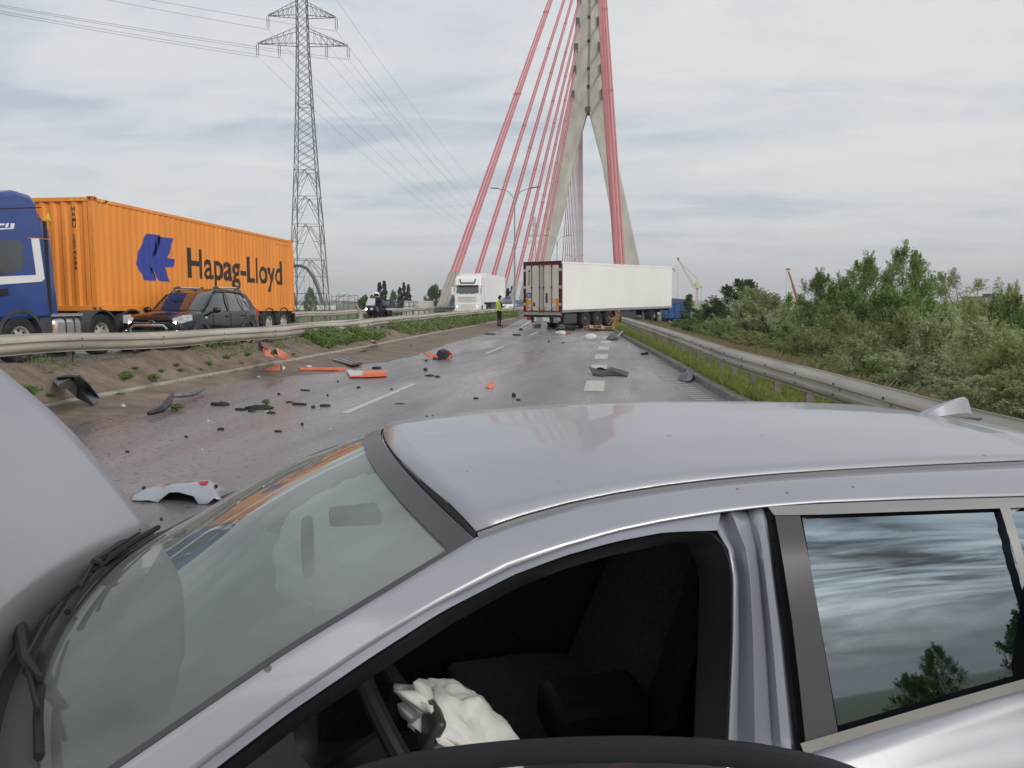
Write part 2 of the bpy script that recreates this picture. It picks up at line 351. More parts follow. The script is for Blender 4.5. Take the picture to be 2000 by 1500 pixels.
# ---------------------------------------------------------------- ground sheet
def ground_z(x, y):
    low = -4.2+.5*fbm(x, y, .02, 3)
    if y < 90: k = 1.
    else: k = max(0., 1-(y-90)/14)
    if x > 0:
        e = lerp([(0, -.06), (3.3, -.06), (5.5, -.6), (14, -4.2), (16, -4.2)], x)
    else:
        e = lerp([(-30, -4.2), (-26, -3.8), (-18.5, .12), (-17, .18), (-10, .1), (-8.4, -.06)], x)
    z = e*k+(1-k)*low if x < 14 and x > -28 else low
    return z-(.25 if k < 1 else 0)
def build_ground():
    xs = [-6000, -4000, -2000, -900, -400, -200, -120, -70, -45, -35, -30, -28, -26, -23, -20.5, -18.5, -17.2, -16.6, -13, -10, -8.6, -8.2, -4, 0, 1.5, 3.3]+[3.3+.5*i for i in range(1, 24)]+[16.5, 20, 26, 35, 50, 80, 130, 220, 400, 900, 2000, 4000, 6000]
    ys = [-3000, -800, -300, -100, -40, -15, -5]+[i for i in range(0, 92, 2)]+[94, 98, 102, 106, 115, 130, 160, 200, 250, 320, 420, 600, 900, 1400, 2200, 4000, 6000]
    m = MB(); m.grid([[(x, y, ground_z(x, y)) for x in xs] for y in ys]); o = m.build('ground', 'grassland'); tag(o, kind='structure')
build_ground()
# ---------------------------------------------------------------- our carriageway
KR = [(-30, 3.0), (6, 2.45), (12, 2.06), (15, 1.80), (21, 1.46), (29, .85), (41, -.02), (55, -.35), (90, -.4), (400, -.4)]   # right kerb x by y
def kr(y): return lerp(KR, y)
KL = -8.42
def road_sheet(name, ys, xl, xr, z, mname):
    m = MB(); m.grid([[(xl(y)+(xr(y)-xl(y))*i/8, y, z) for i in range(9)] for y in ys]); return tag(m.build(name, mname), kind='structure')
YS = [-30, -10, 0, 6, 9, 12, 15, 18, 21, 25, 29, 35, 41, 48, 55, 70, 90, 150, 250, 400]
road = road_sheet('road', YS, lambda y: KL, kr, 0, 'asphalt')
road2 = road_sheet('opposite_road', YS, lambda y: -16.6, lambda y: -10.4, ZO, 'asphalt')
def marking(pts, z=.004, name='lane_marking', parent=None):
    m = MB(); m.add([(p[0], p[1], z) for p in pts], [tuple(range(len(pts)))]); return m.build(name, 'wornpaint' if name == 'edge_line' else 'paint', parent or road, smooth=0)
for k in range(-1, 9):          # short broad dashes of the ending lane
    y0 = 10.3+k*3.98
    if y0 > 36: break
    x = -.36+(.05 if y0 > 30 else 0); marking([(x-.19, y0), (x+.19, y0), (x+.19, y0+1.9), (x-.19, y0+1.9)])
for k in range(-1, 12):         # thin dashes between the lanes
    y0 = 11.0+k*12.9; marking([(-4.06, y0), (-3.93, y0), (-3.93, y0+4.1), (-4.06, y0+4.1)])
EL = [(8, 1.86), (13.2, 1.56), (16.2, 1.27), (20.8, .86), (28.8, .26), (35, -.15)]
for y in np.arange(9, 22, .30):  # ribbed part of the edge line
    x = lerp(EL, y); marking([(x-.17, y), (x+.17, y), (x+.17, y+.14), (x-.17, y+.14)], name='edge_rib')
yy = np.linspace(22.2, 34, 8)
marking([(lerp(EL, y)-.13, y) for y in yy]+[(lerp(EL, y)+.13, y) for y in yy[::-1]], name='edge_line')
for k in range(2, 20): marking([(-13.55, k*12), (-13.43, k*12), (-13.43, k*12+4), (-13.55, k*12+4)], ZO+.004, parent=road2)
marking([(-10.75, -20), (-10.60, -20), (-10.60, 300), (-10.75, 300)], ZO+.004, 'edge_line', road2)
# kerbs: stones one by one
def kerb_run(name, xf, y0, y1, step, width, z1, mname, label_):
    base = MB(); ys = list(np.arange(y0, y1+.01, step))
    base.grid([[(xf(y)+.03, y, -.05), (xf(y)+.03, y, z1-.03), (xf(y)+width-.03, y, z1-.03), (xf(y)+width-.03, y, -.05)] for y in ys])
    k = tag(base.build(name, 'earth', smooth=0), kind='structure')
    for i, y in enumerate(ys[:-1]):
        a, b = xf(y+.008), xf(y+step-.008); dz = rnd.uniform(-.008, .006); dx = rnd.uniform(-.008, .008)
        m = MB(); e = .02
        r_ = lambda x, yy_: [(x+dx, yy_, -.06), (x+dx, yy_, z1-e+dz), (x+e+dx, yy_, z1+dz), (x+width-e+dx, yy_, z1+dz), (x+width+dx, yy_, z1-e+dz), (x+width+dx, yy_, -.06)]
        m.loft([r_(a, y+.008), r_(b, y+step-.008)]); m.build('kerb_stone', mname, k, smooth=0)
    return k
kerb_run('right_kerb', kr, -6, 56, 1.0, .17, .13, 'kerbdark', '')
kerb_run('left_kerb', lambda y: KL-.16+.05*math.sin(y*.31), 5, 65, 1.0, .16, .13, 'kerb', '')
# median of loose earth
def med_z(x, y):
    t = (KL-.14-x)/(KL-.14+10.35); t = max(0, min(1, t))
    heap = .30*math.exp(-((y-9.0)/2.2)**2-((x+9.6)/.55)**2)+.16*math.exp(-((y-31)/1.3)**2-((x+9.2)/.4)**2)
    heap += (.34*math.exp(-((x+9.75)/.42)**2)+.10*math.exp(-((x+9.2)/.4)**2))*lerp([(0, 1), (15, 1), (24, .75), (40, .45), (60, .35)], y)
    return .09+(ZO-.10)*t+heap+(.075*fbm(x, y, 1.3, 5, 3.)+.03*fbm(x, y, 6, 3, 9.))*min(1, t*5+.15)*min(1, (1-t)*6+.1)
def build_median():
    xs = list(np.linspace(-10.5, KL-.13, 30)); ys = list(np.arange(2, 34, .10))+list(np.arange(34, 62, .3))+list(np.arange(62, 110, 1.5))+[130, 170, 230, 400]
    m = MB(); m.grid([[(x, y, med_z(x, y)) for x in xs] for y in ys]); tag(m.build('median_ground', 'dirt', smooth=60), kind='structure')
    # earth thrown over the kerb on to the asphalt
    ed = [(3, -7.6), (9.2, -7.5), (10.6, -6.95), (11.6, -7.35), (14, -7.75), (16, -7.5), (17, -6.4), (18.8, -6.65), (20.2, -6.1), (22.9, -5.9), (29.6, -6.3), (35.6, -6.2), (46, -6.5), (60, -7.6), (80, -8.2)]
    rows = []
    for y in np.arange(4, 78, .16 if True else 1):
        xr = lerp(ed, y)+.16*fbm(0, y, 1.6, 5, 4.); row = []
        for i in range(13):
            u = i/12; x = KL-.02+(xr-KL+.02)*u
            row.append((x, y, max(-.004, (.075*(1-u)**1.3+.022*fbm(x, y, 3, 4, 1.)+.012)*min(1, (1-u)*7)) if i < 12 else -.005))
        rows.append(row)
    m = MB(); m.grid(rows); tag(m.build('earth_spill', 'spill', smooth=60), kind='structure')
build_median()
def verge():
    ys = list(np.arange(-6, 60, .5))+list(np.arange(60, 92, 2)); rows = []
    for y in ys:
        x0 = kr(y)+.15; row = []
        for i in range(12):
            u = i/11*3.3; x = x0+u; row.append((x, y, .115+.03*fbm(x, y, 1.5, 3) if u < 1.6 else .115-(u-1.6)*.22+.05*fbm(x, y, 1., 3)))
        rows.append(row)
    m = MB(); m.grid(rows); tag(m.build('right_verge', 'grassland', smooth=60), kind='structure')
verge()
# ---------------------------------------------------------------- guardrails
WPROF = [(0, .00), (.0, .02), (.055, .055), (.08, .085), (.08, .125), (.035, .155), (.035, .18), (.08, .21), (.08, .25), (.055, .28), (0, .315), (0, .335)]   # (out, down)
def beam(path, side, top, name, parent, mname='rail', th=.012, dent=None):
    m = MB(); rings = []
    P = [Vector(p) for p in path]
    for i, p in enumerate(P):
        d = (P[min(i+1, len(P)-1)]-P[max(i-1, 0)]); d.z = 0; d.normalize(); nrm = Vector((d.y, -d.x, 0))*side
        f = dent(p.y) if dent else (0, 0, 1)
        ring = [p+nrm*(o+f[0])+Vector((0, 0, -q*f[2]+f[1])) for o, q in WPROF]+[p+nrm*(o-th+f[0])+Vector((0, 0, -q*f[2]+f[1])) for o, q in WPROF[::-1]]
        rings.append(ring)
    m.loft(rings); return m.build(name, mname, parent, smooth=50)
def guardrail(name, label, path, side, post_every=2.0, base=None, dent=None, seg=4.0, both=False, lean=0.):
    root = thing(name, label, 'guardrail', (0, 0, 0)); P = [Vector(p) for p in path]
    L_ = sum((b-a).length for a, b in zip(P, P[1:])); n = int(L_/.5); Q = resample(P, n+1); per = int(seg/.5); i = 0; j = 0
    while i < n:
        k = min(n, i+per); off = .0025*(j % 2)
        pts = [q.copy() for q in Q[i:k+1]]; pts[-1] += (Q[k]-Q[k-1]).normalized()*.12
        def dn(y, off=off):
            a = dent(y) if dent else (0, 0, 1); return (a[0]+off, a[1]+off, a[2])
        beam(pts, side, 0, 'rail_beam', root, dent=dn)
        if both: beam([q+Vector((-.30*side, 0, 0)) for q in pts], -side, 0, 'rail_beam', root, dent=lambda y, off=off: ((dent(y)[0]*-.5 if dent else 0)+off, (dent(y)[1] if dent else 0)+off, 1))
        i = k; j += 1
    Q = resample(P, int(L_/post_every)+1)
    for q in Q:
        zb = base(q.x, q.y)-.25; m = MB(); l = rnd.uniform(-lean, lean); f = dent(q.y) if dent else (0, 0, 1); zt = q.z-.05+f[1]
        xo = q.x-side*.10; w_ = .05
        def sec(x, y, z): return [(x-.05, y-w_, z), (x+.05, y-w_, z), (x+.05, y-w_+.015, z), (x-.035, y-w_+.015, z), (x-.035, y+w_-.015, z), (x+.05, y+w_-.015, z), (x+.05, y+w_, z), (x-.05, y+w_, z)]
        m.loft([sec(xo, q.y, zb), sec(xo+f[0]*side, q.y+l, zt)]); m.build('post', 'post', root, smooth=0)
        if q.y < 26:
            for dz_ in (-.10, -.23): m = MB(); m.sphere((q.x+side*(.088+f[0]), q.y+l+.03, q.z+dz_+f[1]), .016, 8, 5); m.build('bolt', 'steel', root)
        m = MB(); xa, xb = sorted((xo+side*.05+f[0]*side, q.x+side*.034+f[0]*side)); m.box(xa, xb, q.y+l-.06, q.y+l+.06, zt-.22, zt-.04); m.build('spacer', 'post', root, smooth=0)
    return root
RP = [Pz(2130, 850, .80), Pz(1980, 818, .80), Pz(1845, 785, .80), Pz(1650, 735, .80), Pz(1440, 684, .80), Pz(1330, 650, .80), Pz(1260, 630, .80), Pz(1212, 617, .80)]
RP = [Vector((lerp([(p.y, p.x) for p in RP], y), y, .80)) for y in list(np.arange(RP[0].y, RP[-1].y, 1.5))]
gr = guardrail('right_guardrail', 'straight steel guardrail with two-wave beam on the grassy verge above the right kerb', RP, -1, 1.33, lambda x, y: .1, both=False)
def dentL(y):
    a = .10*math.exp(-((y-12)/2.5)**2)+.20*math.exp(-((y-20.5)/2.2)**2)-.12*math.exp(-((y-34)/3)**2)
    return (a, -.06*math.exp(-((y-20)/4)**2)+.10*math.exp(-((y-11)/3.)**2)-.06*math.exp(-((y-27)/3)**2)+.008*math.sin(y*1.1), 1+.03*math.sin(y*.9))
LP = [Vector((-9.75, y, lerp([(5, 1.06), (12, 1.02), (20, 1.0), (30, .93), (45, .95), (85, .93)], y))) for y in np.arange(5, 84, 1.)]
guardrail('median_guardrail', 'dented dirty steel guardrail on the earth median between the carriageways', LP, 1, 2.6, lambda x, y: med_z(x, y), dent=dentL, both=True, lean=.25)
FP = [Vector((-17.1, y, 1.02+.02*math.sin(y*.8))) for y in np.arange(20, 84, 1.)]
guardrail('outer_guardrail', 'steel guardrail beyond the opposite carriageway, behind the motorcycle', FP, 1, 2.0, lambda x, y: .15)
def bent_rail():
    r_ = thing('bent_rail', 'pale torn guardrail beam with one end bent upright, lying along the median guardrail', 'guardrail beam')
    a = [Pz(440, 632, 1.0), Pz(560, 634, 1.02), Pz(640, 629, 1.03), Pz(705, 625, 1.02)]
    X0 = -10.35
    a = [Px(px, py, X0) for px, py in [(520, 642), (580, 636), (640, 631), (690, 628), (704, 626)]]
    m = MB(); m.loft([[p+Vector((dx, 0, dz)) for dx, dz in [(-.12, -.02), (-.10, .05), (-.03, .07), (.03, .05), (.05, .08), (.12, .02), (.10, -.06), (0, .0), (-.1, -.06)]] for p in resample(a, 10)]); m.build('rail_beam', 'railbright', r_)
    top = Px(697, 597, X0); b = a[-1]
    m = MB(); m.tube([b+Vector((0, .02, -.05)), b.lerp(top, .45)+Vector((0, .10, 0)), top], [.10, .055, .02], 6); m.tube([b+Vector((.05, .15, -.05)), b.lerp(top, .5)+Vector((.05, .20, 0)), top+Vector((0, .02, 0))], [.06, .04, .015], 6); m.build('bent_end', 'railbright', r_)
bent_rail()
# ---------------------------------------------------------------- cable-stayed bridge
PY, PXC = 250., -9.0
def bridge():
    b = thing('cable_stayed_bridge', 'cable-stayed bridge with concrete inverted-Y pylon and pinkish red stay cables', 'bridge', (PXC, PY, 0))
    def at(px, py): p = Py(px, py, PY); return (p.x-PXC, p.z)
    zf = at(1145, 220)[1]
    lo = [at(1019, 625), at(1046.6, 507), at(1069, 410), at(1091, 317), at(1117, 187), at(1128.6, 112)]
    def leg(sgn, name):
        # outline in the pylon plane: outer edge and inner edge
        outer = [(-22.5+0, -6.), (lo[1][0], lo[1][1]), (lo[2][0], lo[2][1]), (lo[3][0], lo[3][1]), (-5.6, zf+5)]
        inner = [(-17.6, -6.), (at(1074.6, 507)[0], lo[1][1]), (at(1102.5, 410)[0], lo[2][1]), (at(1121, 317)[0], lo[3][1]), (-.25, zf)]
        outer[0] = (lo[1][0]+(lo[1][0]-lo[2][0])*1.25, -6.); inner[0] = (inner[1][0]+(inner[1][0]-inner[2][0])*1.25, -6.)
        m = MB(); rings = []
        for (xo, zo), (xi, zi) in zip(outer, inner):
            d = 2.4; rings.append([(sgn*xo, -d, zo), (sgn*xi, -d, zi), (sgn*xi, d, zi), (sgn*xo, d, zo)])
        m.loft(rings); return m.build(name, 'concrete', b, smooth=0, bevel=.12)
    leg(1, 'pylon_leg'); leg(-1, 'pylon_leg')
    m = MB(); ring = lambda hw, z, d: [(-hw, -d, z), (-.55, -d, z), (-.55, -d+.7, z), (.55, -d+.7, z), (.55, -d, z), (hw, -d, z), (hw, d, z), (-hw, d, z)]
    m.loft([ring(.6, zf+.15, 2.42), ring(5.55, zf+5, 2.46), ring(4.6, zf+18, 2.5), ring(3.5, zf+36, 2.5), ring(3.3, zf+62, 2.4)]); m.build('pylon_mast', 'concrete', b, smooth=0, bevel=.1)
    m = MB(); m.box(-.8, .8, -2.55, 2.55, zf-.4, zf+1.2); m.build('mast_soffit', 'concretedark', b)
    for k, z in enumerate([zf+7.4, zf+12.8, zf+21, zf+28, zf+35, zf+42]):
        m = MB(); m.box(-.38, .38, -1.9, -1.2, z-.5, z+.5); m.build('mast_lamp', 'black', b, bevel=.1)
    # deck
    m = MB(); prof = [(-10.6, -.05), (-10.6, .5), (-10.25, .5), (-10.25, -.1), (10.25, -.1), (10.25, .5), (10.6, .5), (10.6, -.05), (9.5, -1.9), (-9.5, -1.9)]
    m.loft([[(x, y-PY, z-.05) for x, z in prof] for y in (92, 420)]); m.build('deck', 'concrete', b, smooth=0)
    XL, XR = -18.8-PXC, .9-PXC
    tops = [118, 108, 101.5, 93, 86, 78.5, 72, zf+4.5]
    def hw(z): return lerp([(zf+3, 5.4), (zf+18, 4.3), (zf+36, 3.3)], z)
    for sgn, X in ((-1, XL), (1, XR)):
        for i in range(8):
            y0 = 83.5+14.2*i; zt = tops[i]
            p0 = Vector((X, y0-PY, .9)); p1 = Vector((sgn*(hw(zt)-.55), -2.6, zt)); d = (p1-p0).normalized(); side = Vector((1, 0, 0))-d*d.x; side.normalize()
            offs = (-.42, 0, .42) if i == 0 else (-.22, .22)
            for o_ in offs:
                m = MB(); q0 = p0+side*o_+d*6; m.tube([q0, q0.lerp(p1+side*o_, .5), p1+side*o_], .155, 8); m.build('stay_cable', 'cablered', b)
                m = MB(); m.tube([p0+side*o_-d*1.0, p0+side*o_+d*6.5], .27, 10); m.build('anchor_sleeve', 'sleeve', b)
            if len(offs) > 1:      # pale tube painted in as the highlight line between the strands
                m = MB(); sd = side*(.21 if i == 0 else 0); bk = Vector((0, -.06, 0)); m.tube([p0+d*7+sd+bk, p1+sd+bk], .05, 5); m.build('cable_highlight', 'cableglint', b)
            for f in (.30, .52, .72):
                c = p0.lerp(p1, f); m = MB(); m.obox(c, (.8 if i else 1.25, .4, .32)); m.build('cable_damper', 'cablered', b)
        for i in range(14):
            y0 = 266+15.5*i; zt = zf+4+4.2*i
            p0 = Vector((X, y0-PY, 0)); p1 = Vector((sgn*(hw(zt)-.6), 2.6, zt)); m = MB(); m.tube([p0, p1], .13, 6); m.build('stay_cable', 'cablered', b)
        for i in range(8):
            zt = tops[i]
            if zt > zf+42: continue
            m = MB(); x = sgn*(hw(zt)-.55); m.box(x-.5, x+.5, -3.2, -2.45, zt-.9, zt+1.6); m.box(x-.7, x-.5, -3.0, -2.45, zt-.6, zt+1.9); m.build('cable_anchor', 'steel', b)
    return b
bridge()
def parapets():
    g = thing('parapet_girder', 'dark blue steel edge girder with handrail beside the far guardrail', 'parapet', (-20.4, 80, 0))
    m = MB(); m.box(-.2, .2, 4, 190, .55, 1.45); m.box(-.35, .3, 3.9, 190.1, 1.45, 1.55); m.box(-.3, .32, 3.9, 190.1, .42, .55); m.build('girder', 'girderblue', g, smooth=0)
    m = MB(); m.box(.0, .06, -14, 1.2, 1.42, 1.50); m.box(.0, .06, -14, 1.2, 1.0, 1.05)
    for i in range(9): m.box(.0, .06, -14+i*1.85, -13.94+i*1.85, 0.1, 1.45)
    m.build('handrail', 'girderblue', g, smooth=0)
    a = MB(); a.loft([[(x, y, z) for x, y in [(-1.3-k, -1.2-k), (1.3+k, -1.2-k), (1.3+k, 1.3), (-1.3-k, 1.3)]] for z, k in ((-4.5, .5), (1.55, 0))]); o = a.build('abutment', 'concrete', smooth=0, bevel=.05)
    o.location = (-20.6, 80.0, 0); tag(o, 'tapered pale concrete abutment block at the end of the blue girder', 'abutment')
parapets()
# ---------------------------------------------------------------- transmission tower, wires
def lattice_tower():
    t = thing('transmission_tower', 'tall grey lattice transmission tower with three cross-arms behind the orange container', 'transmission tower', (-67.3, 165, 0), R(12))
    prof = [(-4.5, 3.9), (18, 2.9), (29.6, 2.25), (43.5, 1.62), (57, 1.15), (80, .85)]
    hw = lambda z: lerp(prof, z)
    for sx in (-1, 1):
        for sy in (-1, 1):
            m = MB(); m.tube([(sx*w_, sy*w_, z) for z, w_ in prof], .10, 5); m.build('leg', 'steel', t, smooth=0)
    levels = [-4.5, 3, 10.5, 18, 24, 29.6]+list(np.linspace(29.6, 43.5, 7))[1:]+list(np.linspace(43.5, 57, 8))[1:]+list(np.linspace(57, 80, 13))[1:]
    big = 18.1
    for k, (a, b) in enumerate(zip(levels, levels[1:])):
        m = MB(); wa, wb = hw(a), hw(b); r_ = .05
        for f in range(4):
            M3 = Matrix.Rotation(f*math.pi/2, 3, 'Z')
            def T(*segs):
                for p, q in segs: m.tube([M3@Vector(p), M3@Vector(q)], r_, 4, caps=False)
            A0, A1, B0, B1 = (-wa, -wa, a), (wa, -wa, a), (-wb, -wb, b), (wb, -wb, b)
            if b <= 30:
                c = (0, -wb, b); T((A0, c), (A1, c), (B0, B1)); q = .5
                ml = (-(wa+wb)/2, -(wa+wb)/2, (a+b)/2); mr = ((wa+wb)/2, -(wa+wb)/2, (a+b)/2)
                T((ml, (-wa*.5, -(wa+wb)/2, (a+b)/2)), (mr, (wa*.5, -(wa+wb)/2, (a+b)/2)), (ml, c), (mr, c))
            else: T((A0, B1), (A1, B0))
            if b in (29.6, 43.5): T((B0, B1))
        m.build('lattice_panel', 'steel', t, smooth=0)
    for z, L_, h in ((56.2, 9.6, 3.2), (62.0, 7.2, 2.8), (71.5, 5.2, 2.6)):
        for s in (-1, 1):
            m = MB(); w_ = hw(z); tip = Vector((s*L_, 0, z))
            for sy in (-1, 1):
                A = Vector((s*w_, sy*w_, z)); B = Vector((s*w_, sy*w_, z+h))
                m.tube([A, tip], .07, 4); m.tube([B, tip+Vector((0, 0, .15))], .06, 4)
                for q in np.arange(.15, .95, .16):
                    p = A.lerp(tip, q); p2 = B.lerp(tip, q); p3 = A.lerp(tip, min(1, q+.16)); m.tube([p, p2], .035, 4, caps=False); m.tube([p2, p3], .035, 4, caps=False)
            m.build('cross_arm', 'steel', t, smooth=0)
            for x in ((L_, L_*.52) if z < 60 else (L_,)):
                m = MB()
                for dy in (-.22, .22): m.tube([(s*x+dy, 0, z-.1), (s*x+dy*.9, 0, z-2.3)], [.07, .07], 5)
                m.tube([(s*x-.25, 0, z-2.3), (s*x, 0, z-2.8), (s*x+.25, 0, z-2.3)], .04, 4); m.build('insulator', 'steel', t, smooth=0)
    return t
tw = lattice_tower()
tw2 = dup(tw, (-72.5, 700, -4), R(20), 1.0, 'small distant lattice tower seen between the stay cables and the lamp')
def wires():
    n = 0
    A = Matrix.Translation((-67.3, 165, 0))@Matrix.Rotation(R(12), 4, 'Z'); B = Matrix.Translation((-72.5, 700, -4))@Matrix.Rotation(R(20), 4, 'Z')
    Dv = Matrix.Translation((-235, 20, 10))@Matrix.Rotation(R(75), 4, 'Z')
    for z, xs in ((53.4, (-9.6, -5.0, 5.0, 9.6)), (59.2, (-7.2, 7.2)), (68.7, (-5.2, 5.2))):
        for x in xs:
            p = A@Vector((x, 0, z))
            for end, sag, lab in ((B@Vector((x, 0, z)), 14, 'thin dark overhead conductor sagging from the lattice tower towards the bridge'), (Dv@Vector((x, 0, z)), 4, 'thin dark overhead conductor leaving the lattice tower over the orange container')):
                pts = [p.lerp(end, k/24)-Vector((0, 0, 4*sag*(k/24)*(1-k/24))) for k in range(25)]
                lab = 'thin overhead conductor from the '+('outer ' if abs(x) > 5.2 and z < 55 else 'inner ' if z < 55 else '')+{53.4: 'lowest', 59.2: 'middle', 68.7: 'top'}[z]+' arm, '+('container' if x < 0 else 'bridge')+' side, '+('sagging towards the bridge' if end.y > 300 else 'leaving over the container')
                m = MB(); m.tube(pts, .028, 4); tag(m.build('power_line', 'steel'), lab, 'power line', 'overhead conductors towards the bridge' if end.y > 300 else 'overhead conductors over the container')
wires()
# ---------------------------------------------------------------- street lamps in the median
def lamp(loc, label):
    t = thing('street_lamp', label, 'street lamp', loc, 0, 'double-armed lamps along the median')
    m = MB(); m.tube([(0, 0, -.3), (0, 0, 1.2), (0, 0, 10.6)], [.11, .10, .055], 10); m.build('pole', 'lampgrey', t)
    for s in (-1, 1):
        m = MB(); m.tube([(0, 0, 10.3), (s*.15, 0, 11.1), (s*.5, 0, 11.6), (s*1.0, 0, 11.85), (s*1.6, 0, 11.95)], [.05, .045, .04, .035, .035], 8); m.build('arm', 'lampgrey', t)
        m = MB(); m.loft([[(s*(1.5+u*.85), y*w_, 11.93+z*h_+u*.08) for y, z in [(-1, 0), (1, 0), (.7, 1), (-.7, 1)]] for u, w_, h_ in ((0, .05, .06), (.3, .13, .10), (1, .10, .05))]); m.build('lamp_head', 'steel', t)
    return t
lamp((-9.55, 74, .25), 'grey double-armed street lamp rising right behind the white truck')
lamp((-9.55, 129, .25), 'grey double-armed street lamp standing in front of the left pylon leg')
lamp((-9.6, 186, .25), 'grey double-armed street lamp with only its arms showing over the white trailer')
# ---------------------------------------------------------------- far things
def far_things():
    def mast(px, top, Y, lab):
        b = Py(px, 590, Y); h = Py(px, top, Y).z; m = MB(); m.tube([(0, 0, -6), (0, 0, h)], [.22, .12], 5); m.tube([(0, 0, h-1.2), (6, 0, h-.9)], .10, 4); m.tube([(0, 0, h-3.4), (5, 0, h-1.1)], .08, 4)
        o = m.build('catenary_mast', 'steel'); o.location = (b.x, Y, 0); tag(o, lab, 'mast', 'railway catenary masts far behind the guardrail')
    for px, top in ((648, 575), (657, 574), (662, 572), (671, 576), (680, 573), (693, 580), (699, 578), (706, 583), (711, 585)):
        mast(px, top, 420+rnd.uniform(-60, 90), 'thin grey railway mast far beyond the grass field')
    # arch bridge
    a = thing('arch_bridge', 'grey steel arch bridge seen through the feet of the lattice tower', 'bridge', (-190, 330, 0)); Y = 330
    for dy in (0, 9):
        q = [Py(px, py, Y) for px, py in ((566, 552), (578, 530), (590, 522), (600, 527), (612, 548), (622, 572), (631, 596))]
        q = [Vector((-232, Y, -2)), Vector((-212, Y, 12.0))]+q[1:] if False else q
        q0 = [Py(px, py, Y) for px, py in ((505, 596), (520, 572), (540, 545), (560, 526), (580, 518), (596, 521), (610, 537), (622, 565), (631, 596))]
        m = MB(); m.tube([Vector((p.x+190-dy*1.8, dy, p.z)) for p in resample(q0, 20)], .75, 6); m.build('arch', 'steel', a)
        for p in resample(q0, 16)[1:-1]:
            m = MB(); m.tube([(p.x+190-dy*1.8, dy, p.z), (p.x+190-dy*1.8, dy, -1)], .07, 4); m.build('hanger', 'steel', a)
    m = MB(); l = Py(480, 598, Y).x+190; r_ = Py(640, 598, Y).x+190; m.box(l-20, r_, -1, 10, -2.8, -.9); m.build('deck', 'whitepanel', a)
    # blocks of the town
    for px, w_, top, mn, Y, lab in ((655, 9, 590, 'buildblue', 900, 'small pale blue town building beyond the railway masts'), (672, 10, 590, 'brickred', 950, 'low red brick town building beyond the railway masts'), (688, 14, 592, 'brickred', 900, 'long red roofed town building beyond the railway masts'), (702, 8, 591, 'buildwall', 950, 'small beige town building beside the round bush')):
        p = Py(px, 585, Y); h = Py(px, top, Y).z; W = w_*Y/1500
        t = thing('town_building', lab, 'building', (p.x, Y, -5))
        m = MB(); m.box(-W/2, W/2, 0, 12, 0, h+5); m.build('wall', mn, t, smooth=0); m = MB(); m.prism([(-W/2-.3, h+5), (W/2+.3, h+5), (W/2-1, h+6.5), (-W/2+1, h+6.5)], 'y', -.3, 12.3); m.build('roof', 'darkred', t, smooth=0)
    # apartment block among the trees on the right
    Y = 210; p = Py(1952, 585, Y); t = thing('apartment_block', 'pale pinkish apartment block behind the trees on the right', 'building', (p.x, Y, -5))
    m = MB(); m.box(-3.2, 2.6, 0, 14, 0, 7.2); m.box(-10, -3.2, 1, 12, 0, 5.2); m.build('wall', 'buildwall', t, smooth=0)
    m = MB(); m.box(-3.4, 2.8, -.2, 14.2, 7.2, 7.5); m.box(-.6, .8, 4, 8, 7.5, 8.2); m.build('roof', 'concretedark', t, smooth=0)
    for i in range(2):
        for j in range(2):
            m = MB(); x = -2.2+i*2.6; m.box(x, x+1.3, -.06, .1, 1.2+j*2.9, 2.7+j*2.9); wn = m.build('window', 'glassdark', t, smooth=0)
            m = MB(); m.box(x-.1, x+1.4, -.09, -.01, 1.08+j*2.9, 1.2+j*2.9); m.build('sill', 'concrete', wn, smooth=0)
    # cranes
    Y = 420; q = lambda px, py: Py(px, py, Y); o0 = q(1361, 600)
    t = thing('tower_crane', 'pale yellow harbour crane with raised jib left of the round trees', 'crane', (o0.x, Y, -5)); loc = lambda px, py, dy=0: Vector((q(px, py).x-o0.x, dy, q(px, py).z+5))
    def lat(a, b, w_, n, r_, mn, name):
        m = MB(); d = (b-a).normalized(); s = d.cross(Vector((0, 1, 0))).normalized()*w_
        c4 = [s+Vector((0, w_, 0)), s-Vector((0, w_, 0)), -s-Vector((0, w_, 0)), -s+Vector((0, w_, 0))]
        for c in c4: m.tube([a+c, b+c*.45], r_, 4)
        for k in range(n):
            for u, v in ((0, 1), (1, 2), (2, 3), (3, 0)):
                f0, f1 = k/n, (k+1)/n; m.tube([a.lerp(b, f0)+c4[u]*(1-.55*f0), a.lerp(b, f1)+c4[v]*(1-.55*f1)], r_*.7, 4, caps=False)
        m.build(name, mn, t, smooth=0)
    lat(Vector((0, 0, 0)), loc(1362, 562), .7, 7, .17, 'craneyellow', 'mast')
    m = MB(); m.box(-2.4, 1.9, -1.2, 1.2, loc(1360, 563).z, loc(1360, 558).z); m.box(-1., .9, -1, 1, loc(1360, 558).z, loc(1360, 551).z); m.build('machine_house', 'craneyellow', t)
    lat(loc(1355, 559), loc(1326, 508), .45, 10, .10, 'craneyellow', 'jib')
    m = MB(); m.tube([loc(1326, 508), loc(1323, 503)], .5, 6); m.build('jib_tip', 'steel', t)
    m = MB(); m.tube([loc(1355, 560), loc(1362, 545), loc(1366, 560)], .25, 5); m.build('a_frame', 'craneyellow', t)
    m = MB(); m.tube([loc(1362, 545), loc(1329, 512)], .07, 4); m.tube([loc(1324, 505), loc(1323, 600)], .05, 4); m.tube([loc(1370, 561), loc(1369, 598)], .06, 4); m.tube([loc(1362, 560), loc(1371, 560)], .2, 4); m.build('hoist_rope', 'steel', t)
    Y = 330; o0 = q2 = Py(1556, 600, Y); t = thing('mobile_crane', 'rusty red telescopic crane jib leaning left above the trees', 'crane', (o0.x, Y, -5)); q = lambda px, py: Py(px, py, Y)
